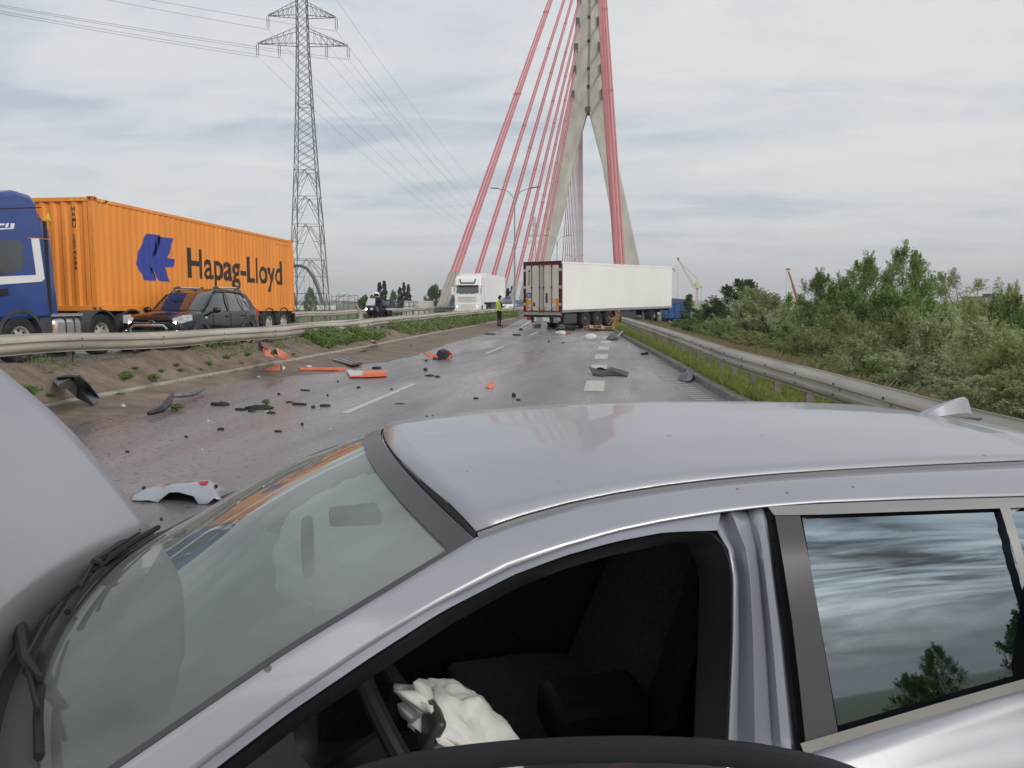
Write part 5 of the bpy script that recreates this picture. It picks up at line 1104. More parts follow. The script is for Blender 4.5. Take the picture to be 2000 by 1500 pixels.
# ---------------------------------------------------------------- people
def skin_body(name, nodes, edges, parent, pick, mats, fingers=()):
    """nodes: {id: (pos, radius)}; one continuous skinned surface, materials chosen by position"""
    ids = list(nodes); me = bpy.data.meshes.new(name); me.from_pydata([nodes[i][0] for i in ids], [(ids.index(a), ids.index(b)) for a, b in edges], [])
    o = bpy.data.objects.new(name, me); C.objects.link(o); md = o.modifiers.new('skin', 'SKIN'); md.use_smooth_shade = True
    for i, k in enumerate(ids):
        r_ = nodes[k][1]; me.skin_vertices[0].data[i].radius = r_ if isinstance(r_, tuple) else (r_, r_)
        me.skin_vertices[0].data[i].use_root = (i == 0)
    s = o.modifiers.new('sub', 'SUBSURF'); s.levels = 2; s.render_levels = 2
    bpy.context.view_layer.update()
    m2 = bpy.data.meshes.new_from_object(o.evaluated_get(bpy.context.evaluated_depsgraph_get())); bpy.data.objects.remove(o)
    bm = bmesh.new(); bm.from_mesh(m2)
    for base, tip, r_ in fingers:
        mb = MB(); b = Vector(base); t = Vector(tip); mb.tube([b, b.lerp(t, .5)+Vector((0, .004, .004)), t], [r_, r_*.95, r_*.7], 6)
        vs = [bm.verts.new(v) for v in mb.v]
        for f in mb.f: bm.faces.new([vs[i] for i in f])
    m3 = bpy.data.meshes.new(name); bm.to_mesh(m3); bm.free()
    m3.materials.clear()
    for q in mats: m3.materials.append(MATS[q])
    for p in m3.polygons: p.material_index = pick(p.center); p.use_smooth = True
    ob = bpy.data.objects.new(name, m3); C.objects.link(ob); ob.parent = parent; return ob
def hand(w_, d, n, side):
    """five finger chains from wrist point w_, hand direction d, palm normal n"""
    w_ = Vector(w_); d = Vector(d).normalized(); n = Vector(n).normalized(); s = d.cross(n)*side; out = []
    for k, (o, l) in enumerate(((-.033, .070), (-.011, .080), (.011, .076), (.032, .060))): b = w_+d*.075+s*o; out.append((b, b+d*l*.75+n*l*.5, .0095))
    out.append((w_+d*.02+s*-.035, w_+d*.055-s*.075+n*.02, .011)); return out
def officer():
    p = Pz(975, 636.5, 0); p = Vector((-7.12, 47.6, .03)); t = thing('person', 'person in yellow high-visibility vest and dark uniform standing on the road, head bowed', 'person', p, R(-52))
    k = 1.05; S = lambda x, y, z: (x*k*1.12, y*k*1.1, z*k)      # local +y = facing
    nd = {'hip': (S(0, 0, .95), (.155, .115)), 'waist': (S(0, .0, 1.10), (.15, .11)), 'chest': (S(0, .01, 1.30), (.175, .12)), 'sh': (S(0, -.01, 1.45), (.13, .085)), 'nk': (S(0, .01, 1.53), .055), 'hd0': (S(0, .035, 1.60), (.07, .075)), 'hd': (S(0, .06, 1.69), (.078, .095)), 'hd2': (S(0, .065, 1.76), (.062, .075))}
    ed = [('hip', 'waist'), ('waist', 'chest'), ('chest', 'sh'), ('sh', 'nk'), ('nk', 'hd0'), ('hd0', 'hd'), ('hd', 'hd2')]
    fin = []
    for s, n in ((-1, 'r'), (1, 'l')):
        nd.update({'s'+n: (S(s*.19, -.01, 1.42), .062), 'e'+n: (S(s*.255, .06, 1.14), .047), 'w'+n: (S(s*.09, .28, 1.16), .03), 'h'+n: (S(s*.045, .335, 1.19), (.036, .02)),
                   't'+n: (S(s*.095, .0, .84), .098), 'k'+n: (S(s*.11, .02, .50), .066), 'a'+n: (S(s*.115, -.02, .11), .046), 'f'+n: (S(s*.125, .03, .045), (.046, .04)), 'o'+n: (S(s*.145, .16, .035), (.045, .03))})
        ed += [('sh', 's'+n), ('s'+n, 'e'+n), ('e'+n, 'w'+n), ('w'+n, 'h'+n), ('hip', 't'+n), ('t'+n, 'k'+n), ('k'+n, 'a'+n), ('a'+n, 'f'+n), ('f'+n, 'o'+n)]
        fin += hand(S(s*.06, .31, 1.185), (-s*.35, .9, .25), (0, -.2, 1), s)
    def pick(c):
        z = c.z/k
        if z > 1.50: return 1
        if z < .10: return 2
        if 1.0 < z < 1.28 and (c.y/k > .10) : return 1
        return 0
    skin_body('body', nd, ed, t, pick, ('navy', 'skin', 'black'), fin)
    # vest as an open shell round the torso
    m = MB(); rows = []
    for z, a, b in ((.93, .215, .165), (1.02, .205, .158), (1.12, .203, .155), (1.24, .218, .16), (1.36, .222, .155), (1.44, .20, .13), (1.50, .12, .09)):
        rows.append([S(a*math.cos(q), b*math.sin(q)-.005, z+(.012*math.sin(q*5) if z < .95 else 0)) for q in np.linspace(0, 2*math.pi, 29)[:-1]])
    m.loft(rows, caps=False); v = m.build('vest', 'hivis', t, smooth=60)
    for z in (1.08, 1.22):
        m = MB(); m.loft([[S((.213 if z < 1.15 else .222)*math.cos(q), .163*math.sin(q)-.005, z+dz) for q in np.linspace(0, 2*math.pi, 29)[:-1]] for dz in (-.022, .022)], caps=False); m.build('reflective_band', 'lens', v)
    m = MB(); m.box(*[k*q for q in (-.10, .10, -.170, -.158, 1.32, 1.36)]); m.build('back_lettering', 'navy', v)
    # cap, ears, hair
    m = MB(); m.lathe(S(0, .055, 1.755), (0, .15, 1), [(.088, -.03), (.093, .0), (.105, .045), (.10, .065), (.05, .085), (.002, .09)], 20); m.loft([[S(x, .11+y, 1.748+z) for x, y, z in ((-.07, 0, 0), (0, .075, -.012), (.07, 0, 0))], [S(x, .11+y, 1.752+z) for x, y, z in ((-.07, 0, 0), (0, .075, -.012), (.07, 0, 0))]]); m.build('cap', 'navy', t)
    m = MB(); m.loft([[S(a*math.cos(q), .035+b*math.sin(q), z) for q in np.linspace(R(185), R(355), 12)] for z, a, b in ((1.63, .07, .075), (1.68, .084, .09), (1.735, .086, .092))], closed=False, caps=False); m.build('hair', 'navy', t)
    for s in (-1, 1): m = MB(); m.sphere(S(s*.082, .045, 1.675), .022, 8, 6, 0, (.45, .8, 1.3)); m.build('ear', 'skin', t)
    m = MB(); m.loft([[S(x, .15+y, z) for x, y, z in ((-.014, 0, 1.70), (.014, 0, 1.70), (0, .012, 1.70))], [S(x, .15+y, z) for x, y, z in ((-.018, .0, 1.655), (.018, .0, 1.655), (0, .035, 1.655))]]); m.build('nose', 'skin', t)
    ph = MB(); ph.obox(S(0, .40, 1.225), (.075, .01, .15), Matrix.Rotation(R(-50), 3, 'X')); o = ph.build('notebook', 'black', smooth=0); o.matrix_world = Matrix.Translation(p)@Matrix.Rotation(R(-52), 4, 'Z'); tag(o, 'small dark notebook held by the person in the yellow vest', 'notebook')
officer()
def motorcycle():
    O = Vector((-12.5, 39.6, ZO)); t = thing('motorcycle', 'black touring motorcycle with lit headlamp and windscreen on the opposite carriageway', 'motorcycle', O, R(-90-8))
    for x in (.78, -.70):
        m = MB(); m.lathe((x, 0, .31), (0, 1, 0), [(.21, -.05), (.28, -.07), (.315, 0), (.28, .07), (.21, .05)], 22); wh = m.build('wheel', 'rubber', t)
        m = MB(); m.lathe((x, 0, .31), (0, 1, 0), [(.215, -.03), (.05, -.05), (.002, -.05)], 16); m.lathe((x, 0, .31), (0, 1, 0), [(.215, .03), (.05, .05), (.002, .05)], 16); m.build('rim', 'rimdark', wh)
    for s in (-1, 1): m = MB(); m.tube([(.80, s*.11, .31), (.52, s*.11, .95)], .035, 8); m.build('fork', 'steel', t)
    m = MB(); m.loft([[(x, y*w_, z0+(z1-z0)*q) for y, q in ((-.5, 0), (.5, 0), (1, .5), (.7, 1), (-.7, 1), (-1, .5))] for x, w_, z0, z1 in ((.92, .12, .72, .98), (.80, .26, .62, 1.10), (.55, .34, .45, 1.12), (.25, .30, .40, 1.0), (-.1, .20, .40, .95))]); m.build('fairing', 'suvblack', t, smooth=40)
    m = MB(); m.loft([[(x, y*w_, z) for y in (-1, -.5, 0, .5, 1)]+[(x-.015, y*w_, z) for y in (1, .5, 0, -.5, -1)] for x, w_, z in ((.76, .24, 1.08), (.66, .25, 1.25), (.55, .20, 1.46))]); m.build('windscreen', 'lens', t)
    for s in (-1, 1): m = MB(); m.sphere((.88, s*.13, .90), .09, 12, 8, 0, (.6, 1.2, .8)); m.build('headlamp', 'headlamp' if s < 0 else 'lens', t)
    m = MB(); m.loft([[(x, y*w_, z+dz) for y, dz in ((-1, 0), (-.6, .10), (.6, .10), (1, 0), (.8, -.2), (-.8, -.2))] for x, w_, z in ((.3, .16, .95), (.0, .19, .93), (-.3, .17, .82), (-.75, .16, .86), (-1.0, .10, .90))]); m.build('tank_and_seat', 'black', t, smooth=40)
    m = MB(); m.box(-.25, .35, -.22, .22, .25, .62); m.build('engine', 'rimdark', t, bevel=.08)
    for s in (-1, 1):
        m = MB(); m.box(-.95, -.40, s*.38-.13, s*.38+.13, .45, .85); m.build('pannier', 'suvblack', t, bevel=.06)
        m = MB(); m.tube([(.42, 0, 1.08), (.45, s*.22, 1.12), (.30, s*.38, 1.08)], .018, 6); m.build('handlebar', 'black', t)
        m = MB(); m.sphere((.55, s*.46, 1.15), .07, 10, 6, 0, (.4, 1.2, .8)); m.tube([(.55, s*.30, 1.05), (.55, s*.45, 1.14)], .012, 5); m.build('mirror', 'black', t)
        m = MB(); m.tube([(.2, s*.2, .32), (-.4, s*.26, .30), (-.95, s*.27, .36)], [.03, .05, .05], 8); m.build('exhaust', 'chrome', t)
    m = MB(); m.box(-1.12, -.72, -.27, .27, 1.0, 1.30); m.build('top_case', 'debrisgrey', t, bevel=.08)
    # rider
    t = thing('person', 'person in black riding gear and white helmet sitting on the motorcycle', 'person', O, R(-90-8))
    nd = {'hip': ((-.28, 0, .95), (.15, .13)), 'waist': ((-.25, 0, 1.10), (.15, .13)), 'chest': ((-.18, 0, 1.30), (.18, .13)), 'sh': ((-.15, 0, 1.42), (.12, .1)), 'nk': ((-.12, 0, 1.50), .06), 'hd': ((-.09, 0, 1.58), .08), 'hd2': ((-.08, 0, 1.66), .08)}
    ed = [('hip', 'waist'), ('waist', 'chest'), ('chest', 'sh'), ('sh', 'nk'), ('nk', 'hd'), ('hd', 'hd2')]; fin = []
    for s, n in ((-1, 'r'), (1, 'l')):
        nd.update({'s'+n: ((-.14, s*.20, 1.38), .075), 'e'+n: ((.02, s*.34, 1.18), .06), 'w'+n: ((.24, s*.36, 1.12), .04), 'h'+n: ((.31, s*.365, 1.10), (.04, .03)), 't'+n: ((-.15, s*.14, .93), .10), 'k'+n: ((.25, s*.24, .86), .078), 'a'+n: ((.05, s*.26, .42), .055), 'f'+n: ((.08, s*.27, .33), .05), 'o'+n: ((.22, s*.28, .31), .045)})
        ed += [('sh', 's'+n), ('s'+n, 'e'+n), ('e'+n, 'w'+n), ('w'+n, 'h'+n), ('hip', 't'+n), ('t'+n, 'k'+n), ('k'+n, 'a'+n), ('a'+n, 'f'+n), ('f'+n, 'o'+n)]
        fin += [((.30, s*(.33+.022*q), 1.12), (.345, s*(.33+.022*q), 1.075), .011) for q in range(4)]+[((.28, s*.32, 1.09), (.33, s*.31, 1.06), .012)]
    skin_body('body', nd, ed, t, lambda c: 1 if (c.z > 1.54 and c.x > -.06) else 0, ('navy', 'skin'), fin)
    m = MB(); m.sphere((-.085, 0, 1.65), .155, 18, 12, 0, (1.05, .9, 1.05)); hm = m.build('helmet', 'white', t)
    m = MB(); m.loft([[(-.085+.170*math.cos(q)*k_, .148*math.sin(q)*k_, z) for q in np.linspace(R(-70), R(70), 12)] for z, k_ in ((1.575, .92), (1.64, 1.0), (1.71, .95))], closed=False, caps=False); m.build('visor', 'blackgloss', hm)
motorcycle()
# ---------------------------------------------------------------- wreckage
def on_ground(px, py, z=.0):
    p = Pz(px, py, z)
    for _ in range(3):
        z2 = med_z(p.x, p.y)+.02 if p.x < KL-.15 else (.05 if p.x < -6.5 else .012)
        p = Pz(px, py, z2)
    return p
def sheet(name, pxs, label, cat, mname, th=.018, lift=(), crumple=.03, seed=1, child=None, z=0., group=None):
    """a torn plate lying on the ground: outline from the photo, real thickness, corners lifted and crumpled"""
    q = random.Random(seed); P = [on_ground(*a) for a in pxs]; c = sum(P, Vector())/len(P); n = len(P); m = MB()
    hs = [(lift[i] if i < len(lift) else 0)+q.uniform(0, crumple)+z for i in range(n)]
    cc = Vector((0, 0, sum(hs)/n+crumple)); T = [p-c+Vector((0, 0, h)) for p, h in zip(P, hs)]
    mid = [(a+cc)/2+Vector((q.uniform(-1, 1)*crumple, q.uniform(-1, 1)*crumple, q.uniform(-.5, 1.2)*crumple)) for a in T]
    dn = Vector((0, 0, -th)); V = T+mid+[cc]; k = len(V); V = V+[v+dn for v in V]
    fs = []
    for i in range(n):
        j = (i+1) % n; fs += [(i, j, n+j, n+i), (n+i, n+j, 2*n), (k+j, k+i, k+n+i, k+n+j), (k+n+j, k+n+i, k+2*n), (i, k+i, k+j, j)]
    m.add(V, fs); o = m.build(name, mname, smooth=25); o.location = c; tag(o, label, cat, group); return o
def lump(name, px, py, w_, h, label, cat, mname, seed=1, group=None, flat=.5, z=0):
    q = random.Random(seed); p = on_ground(px, py); d = math.hypot(p.x, p.y); W = w_*d/1500/2; Hh = h*d/1500
    m = MB(); n = 11 if mname != 'debrisblack' else 7; rings = []; ph = [q.uniform(.65, 1.25) if n == 11 else q.uniform(.35, 1.5) for _ in range(n)]
    for zz, k in ((-.02, .9), (.3, 1.0), (.68, .85), (.85, .4)):
        rings.append([(W*k*ph[j]*q.uniform(.85, 1.15)*math.cos(6.283*j/n), W*flat*k*ph[j]*q.uniform(.85, 1.15)*math.sin(6.283*j/n), Hh*zz*q.uniform(.8, 1.2)) for j in range(n)])
    m.loft(rings); o = m.build(name, mname, smooth=25 if n == 11 else 0); o.location = (p.x, p.y, p.z-.01+z); o.rotation_euler = (0, 0, q.uniform(-.4, .4)); tag(o, label, cat, group); return o
def strip_tube(name, pxs, rad, label, cat, mname, zs=None, n=6):
    P = [on_ground(*a) for a in pxs]; P = [p+Vector((0, 0, (zs[i] if zs else 0)+.02)) for i, p in enumerate(P)]; c = P[0].copy(); c.z = 0; m = MB()
    r_ = rad if isinstance(rad, list) else [rad]*len(P); m.tube([p-c for p in P], r_, n); o = m.build(name, mname, smooth=30); o.location = c; tag(o, label, cat); return o
def bumper_piece():
    t = thing('bumper_fragment', 'large silver bumper fragment with torn arch and small red reflector lying on the road', 'car part', Pz(345, 985, 0)); O = t.location
    fr = [(258, 977), (275, 978), (290, 977), (308, 983), (318, 972), (330, 962), (348, 961), (366, 966), (378, 969), (388, 986), (404, 985), (418, 973), (433, 977)]
    tp = [(262, 971), (276, 957), (292, 950), (310, 947), (322, 946), (336, 944), (352, 942), (368, 941), (382, 939), (396, 938), (408, 938), (420, 950), (434, 971)]
    rows = [[], [], [], []]
    for a, b in zip(fr, tp):
        p0 = Py(a[0], a[1], 5.86); p2 = Py(b[0], b[1], 6.10); p2.z = max(p2.z, .01); p1 = p0.lerp(p2, .55)+Vector((0, -.02, .022)); p3 = Vector((p2.x, 6.34, .0)); p0.z = max(p0.z, .004)
        for r_, p in zip(rows, (p0, p1, p2, p3)): r_.append(p-O)
    m = MB(); m.grid(rows); o = m.build('shell', 'silver', t, smooth=50, fix=False); sd = o.modifiers.new('s', 'SOLIDIFY'); sd.thickness = .006; sd.offset = 0
    a, b = Py(388, 943, 6.06)-O, Py(406, 941, 6.06)-O; m = MB(); m.add([a, b, b+Vector((.0, -.02, -.022)), a+Vector((0, -.02, -.022))]+[p+Vector((0, .03, -.004)) for p in (a, b, b+Vector((0, -.02, -.022)), a+Vector((0, -.02, -.022)))], [(0, 1, 2, 3), (7, 6, 5, 4), (0, 3, 7, 4), (1, 0, 4, 5), (2, 1, 5, 6), (3, 2, 6, 7)]); q = m.build('reflector', 'red', t); q.location = (0, -.015, .012)
    for px, py in ((281, 953), (422, 950)): m = MB(); m.sphere(Py(px, py, 6.08)-O, .018, 8, 6); m.build('clip', 'black', t)
mat('silver', (.38, .40, .43), .34, metal=.5, var=.03, scale=2, coat=.8)
bumper_piece()
sheet('fender_fragment', [(100, 745), (128, 752), (158, 757), (176, 770), (196, 788), (184, 794), (152, 784), (132, 776), (114, 758)], 'crumpled dark grey fender lying across the left kerb', 'car part', 'debrisgrey', .02, (.05, .10, .14, .12, .05, .02, .06, .08, .02), .07, 3)
strip_tube('trim_strip', [(290, 811), (316, 806), (330, 795), (338, 784)], [.03, .055, .06, .03], 'bent black plastic trim strip half on the earth, half on the road', 'car part', 'debrisblack', [0, .03, .06, .09])
strip_tube('trim_strip', [(338, 782), (352, 781), (376, 775), (398, 764)], [.03, .045, .045, .03], 'long curved dark grey trim strip at the edge of the thrown earth', 'car part', 'debrisgrey', [.06, .05, .03, .02])
sheet('orange_fragment', [(513, 689), (522, 688), (540, 701), (530, 700), (517, 697)], 'orange plastic shard with black tip on the median slope', 'debris', 'debrisorange', .012, (.1, .1), .03, 5)
strip_tube('black_fragment', [(507, 680), (513, 688)], [.03, .05], 'black torn plastic tip above the orange shard on the median', 'debris', 'debrisblack', [.12, .08])
sheet('orange_fragment', [(539, 689), (548, 690), (567, 698), (556, 701), (545, 698)], 'orange plastic shard with white corner on the median slope', 'debris', 'debrisorange', .012, (.08, .08), .03, 6)
sheet('orange_fragment', [(514, 723), (535, 719), (547, 717), (548, 722), (530, 725)], 'curled orange plastic strip lying just below the left kerb', 'debris', 'debrisorange', .012, (0, .04, .08), .03, 7)
sheet('white_fragment', [(547, 717), (558, 721), (552, 723)], 'white torn scrap joined to the curled orange strip', 'debris', 'debriswhite', .01, (.06,), .03, 8)
sheet('orange_fragment', [(726, 668), (733, 667), (737, 671), (728, 672)], 'small orange scrap beyond the left kerb by the green weeds', 'debris', 'debrisorange', .02, (), .04, 9)
def bar(name, a, b, w_, h, label, mname, cat='debris'):
    A, B = on_ground(*a), on_ground(*b); c = (A+B)/2; d = B-A; o = MB().box(-d.length/2, d.length/2, -w_/2, w_/2, 0, h).build(name, mname, smooth=0, bevel=.01); o.location = c; o.rotation_euler = (0, -math.asin(d.z/d.length), math.atan2(d.y, d.x)); return tag(o, label, cat)
bar('orange_bar', (585, 723), (675, 723), .10, .06, 'long straight orange bar lying along the edge of the thrown earth', 'debrisorange')
def board():
    t = thing('warning_board', 'broken red and white warning board lying on the wet asphalt', 'sign', on_ground(717, 735)); O = t.location
    q = [on_ground(a, b)-O for a, b in ((678, 726), (711, 729), (714, 737), (683, 738))]; m = MB(); m.add([p+Vector((0, 0, .05)) for p in q]+[p+Vector((0, 0, .02)) for p in q], [(0, 1, 2, 3), (7, 6, 5, 4), (0, 4, 5, 1), (1, 5, 6, 2), (2, 6, 7, 3), (3, 7, 4, 0)]); m.build('white_panel', 'debriswhite', t, smooth=0)
    q = [on_ground(a, b)-O for a, b in ((711, 731), (754, 730), (756, 736), (711, 738))]; m = MB(); m.add([p+Vector((0, 0, .09)) for p in q]+[p+Vector((0, 0, .015)) for p in q], [(0, 1, 2, 3), (7, 6, 5, 4), (0, 4, 5, 1), (1, 5, 6, 2), (2, 6, 7, 3), (3, 7, 4, 0)]); m.build('red_panel', 'debrisorange', t, smooth=0)
    A, B = on_ground(683, 738)-O, on_ground(714, 738)-O; m = MB(); m.tube([A+Vector((0, -.02, .03)), B+Vector((0, -.02, .03))], .02, 6); m.build('red_edge', 'debrisorange', t)
board()
def crate_lid():
    t = thing('slatted_panel', 'grey weathered slatted panel lying on the earth beside the orange bar', 'panel', on_ground(678, 709)); O = t.location
    q = [on_ground(a, b) for a, b in ((648, 704), (676, 702), (706, 713), (690, 715))]
    for k in range(4):
        a, b = q[0].lerp(q[1], k/4+.01), q[0].lerp(q[1], (k+1)/4-.01); c, d = q[3].lerp(q[2], k/4+.01), q[3].lerp(q[2], (k+1)/4-.01); P = [a, b, d, c]; h = Vector((0, 0, .04+.015*(k % 2))); m = MB()
        m.add([p-O+h for p in P]+[p-O+h-Vector((0, 0, .03)) for p in P], [(0, 1, 2, 3), (7, 6, 5, 4), (0, 4, 5, 1), (1, 5, 6, 2), (2, 6, 7, 3), (3, 7, 4, 0)]); m.build('slat', 'debrisgrey' if k % 2 else 'kerb', t, smooth=0)
    a, b = q[3]-O, q[2]-O; m = MB(); m.tube([a+Vector((0, 0, .03)), b+Vector((0, 0, .05))], .03, 6); m.build('edge_strip', 'darkred', t)
crate_lid()
def wreck():
    t = thing('wrecked_lamp_unit', 'heap of black housing and orange shell pieces near the lane line', 'car part', on_ground(858, 702)); O = t.location
    W = lambda px, py, Y=O.y: Py(px, py, Y)-O
    m = MB(); m.loft([[W(857, 703), W(852, 692), W(856, 684), W(866, 689), W(872, 702)], [p+Vector((0, .25, 0)) for p in (W(860, 702), W(856, 690), W(862, 682), W(874, 686), W(880, 700))]]); m.build('housing', 'debrisblack', t, smooth=0)
    m = MB(); m.tube([W(846, 701), W(856, 703)], .06, 7); m.build('motor', 'debrisblack', t)
    m = MB(); m.grid([[W(862, 704), W(876, 702), W(884, 694)], [W(862, 701)+Vector((0, .1, 0)), W(874, 698)+Vector((0, .1, 0)), W(880, 690)+Vector((0, .1, 0))]]); a = m.build('shell_piece', 'debrisorange', t); a.modifiers.new('s', 'SOLIDIFY').thickness = .012
    m = MB(); m.grid([[W(872, 684), W(879, 687), W(884, 693)], [W(873, 687)+Vector((0, .1, 0)), W(878, 691)+Vector((0, .1, 0)), W(882, 696)+Vector((0, .1, 0))]]); a = m.build('shell_piece', 'debrisorange', t); a.modifiers.new('s', 'SOLIDIFY').thickness = .012
    m = MB(); m.grid([[W(826, 689), W(838, 692), W(853, 692)], [W(832, 694)+Vector((0, -.1, 0)), W(842, 697)+Vector((0, -.1, 0)), W(853, 697)]]); a = m.build('shell_piece', 'debrisorange', t); a.modifiers.new('s', 'SOLIDIFY').thickness = .012
wreck()
sheet('orange_fragment', [(947, 757), (955, 751), (965, 751), (964, 757), (956, 758)], 'small orange plastic scrap alone in the middle lane of the road', 'debris', 'debrisorange', .01, (0, .03, .05), .015, 12)
sheet('bumper_strip', [(1150, 726), (1162, 728), (1180, 729), (1205, 728), (1228, 730), (1224, 735), (1200, 733), (1175, 735), (1158, 733)], 'long torn black bumper strip lying across a broad lane dash', 'car part', 'debrisblack', .02, (.10, .06, .04, .05, .03), .05, 13)
GD = 'small black plastic bits scattered on the road'
for k, (px, py, w_, h) in enumerate([(735, 720, 16, 6), (831, 723, 11, 6), (839, 734, 14, 4), (854, 736, 9, 4), (930, 778, 8, 4), (1004, 774, 8, 9), (1012, 781, 9, 4), (833, 816, 12, 6), (845, 814, 9, 5), (590, 829, 6, 6), (543, 842, 16, 4), (365, 853, 16, 4), (250, 882, 14, 4), (130, 888, 22, 9), (432, 838, 12, 5), (315, 1013, 8, 6), (1018, 645, 7, 5), (1010, 655, 15, 4), (1100, 670, 5, 3), (1072, 668, 5, 4), (1260, 692, 18, 5), (960, 653, 24, 3), (612, 795, 8, 5), (545, 770, 8, 4), (490, 803, 22, 5), (640, 772, 6, 4), (700, 757, 6, 4), (660, 745, 6, 3), (765, 760, 6, 3)]):
    lump('black_fragment', px, py, w_, h, 'small black plastic bit scattered on the road', 'debris', 'debrisblack', k+20, GD, .35)
GC = 'clods of dark earth thrown on the road'
for k, (px, py, w_, h) in enumerate([(505, 798, 46, 9), (432, 791, 34, 8), (470, 800, 24, 5), (596, 762, 24, 3), (585, 789, 26, 4), (635, 792, 24, 4), (528, 806, 20, 4), (565, 785, 14, 3), (780, 788, 20, 2)]): lump('earth_clod', px, py, w_, h, 'flat clod of dark earth thrown on the road', 'earth', 'earth', k+70, GC, .4)
lump('earth_heap', 865, 634, 34, 12, 'dark heap of loose earth in the gap between the green weeds under the median rail', 'earth', 'earth', 99)
GW = 'small white scraps on the road'
for k, (px, py, w_, h) in enumerate([(240, 793, 9, 5), (406, 822, 5, 4), (395, 878, 4, 4), (520, 803, 10, 2), (645, 838, 6, 3), (603, 716, 10, 4), (505, 736, 8, 3)]): lump('white_scrap', px, py, w_, h, 'small white plastic scrap lying on the ground', 'debris', 'debriswhite', k+110, GW, .5)
sheet('dark_fragment', [(1323, 742), (1336, 737), (1350, 731), (1356, 738), (1349, 746), (1335, 745)], 'torn dark grey plastic sheet lying against the right kerb', 'debris', 'debrisgrey', .012, (0, .06, .12, .08), .05, 130)
sheet('dark_fragment', [(1184, 662), (1196, 659), (1205, 659), (1206, 665), (1194, 665)], 'crumpled black plastic part at the right kerb before the pallet', 'debris', 'debrisblack', .02, (0, .1, .15, .1), .08, 131)
strip_tube('grey_bar', [(1204, 663), (1216, 656)], .05, 'short grey bar leaning on the right kerb by the black plastic part', 'debris', 'aluminium', [.05, .18])
sheet('pale_wrapping', [(1305, 679), (1312, 676), (1322, 680), (1326, 682), (1318, 685), (1308, 683)], 'crumpled pale wrapping caught in the grass under the right guardrail', 'wrapping', 'debriswhite', .01, (.2, .25, .25, .2, .15, .2), .08, 132)
def pallet(name, loc, rot, label, mname='wood', broken=0):
    t = thing(name, label, 'pallet', loc); t.rotation_euler = rot
    for k in range(5):
        if broken and k == 1: continue
        y = -.40+k*.164; m = MB(); m.box(-.6, .6, y, y+.125, .122, .144); m.build('deck_board', mname, t, smooth=0)
    for x in (-.6, -.07, .455): m = MB(); m.box(x, x+.145, -.4, .4, .10, .122); m.build('stringer_board', mname, t, smooth=0)
    for x in (-.6, -.07, .455):
        for y in (-.4, -.05, .30): m = MB(); m.box(x+.002, x+.143, y+.002, y+.098, .022, .10); m.build('block', mname, t, smooth=0)
    for y in (-.4, -.05, .30): m = MB(); m.box(-.6, .6, y, y+.1, 0, .022); m.build('bottom_board', mname, t, smooth=0)
    return t
p = on_ground(1170, 646); pallet('wooden_pallet', (p.x, p.y+.45, .06), (R(-7), R(4), R(24)), 'pale new wooden pallet lying tilted at the right kerb behind the trailer wheels'); bpy.data.objects['wooden_pallet'].scale = (1.25, 1.2, 1.1)
p = on_ground(1112, 641); pallet('wooden_pallet', (p.x-.2, p.y+.2, .02), (R(16), 0, R(4)), 'broken orange-brown wooden pallet under the rear of the slewed trailer', 'woodworn', 1)
p = on_ground(1086, 640); bar('plank', (1069, 640), (1108, 637), .12, .12, 'loose wooden plank under the rear of the slewed trailer', 'woodworn')
def timber():
    G = 'broken timbers wedged at the end of the right guardrail'
    for k, (a, b, Y) in enumerate((((1203, 605), (1205, 641), 43.6), ((1209, 606), (1206, 632), 43.9), ((1194, 628), (1207, 612), 44.2), ((1190, 621), (1204, 625), 44.0), ((1196, 636), (1204, 621), 43.8))):
        A, B = Py(*a, Y), Py(*b, Y+.3); m = MB(); d = B-A; m.obox((0, 0, 0), (d.length, .10, .05), d.to_track_quat('X', 'Z').to_matrix()); o = m.build('broken_timber', 'woodworn', smooth=0); o.location = (A+B)/2; tag(o, 'splintered orange-brown timber wedged between trailer wheels and guardrail end', 'timber', G)
timber()
lump('dark_load', 1100, 645, 44, 13, 'dark torn cargo heap with green wrapping on the road behind the trailer', 'cargo', 'debrisblack', 140, None, .5)
lump('white_bag', 1094, 653, 26, 8, 'crumpled white bag lying in front of the dark cargo heap', 'bag', 'debriswhite', 141, None, .5)
lump('red_scrap', 1108, 652, 14, 3, 'flat red scrap beside the crumpled white bag', 'debris', 'red', 142, None, .4)
lump('cream_sack', 1153, 661, 24, 10, 'cream coloured sack lying alone near the broad lane dashes', 'sack', 'cream', 143, None, .6)
p = on_ground(1041, 640); m = MB(); m.lathe((0, 0, .14), (.8, .6, 0), [(.001, 0), (.14, 0), (.14, .5), (.001, .5)], 16); m.lathe((0, 0, .14), (.8, .6, 0), [(.05, -.012), (.001, -.012)], 12); o = m.build('white_roll', 'debriswhite'); o.location = p; tag(o, 'white rolled drum lying by the hanging bumper tube of the trailer', 'roll')
strip_tube('dark_hose', [(1188, 641), (1200, 632)], [.05, .06], 'dark grey pipe sticking out beside the trailer wheels', 'pipe', 'debrisgrey', [.2, .45])
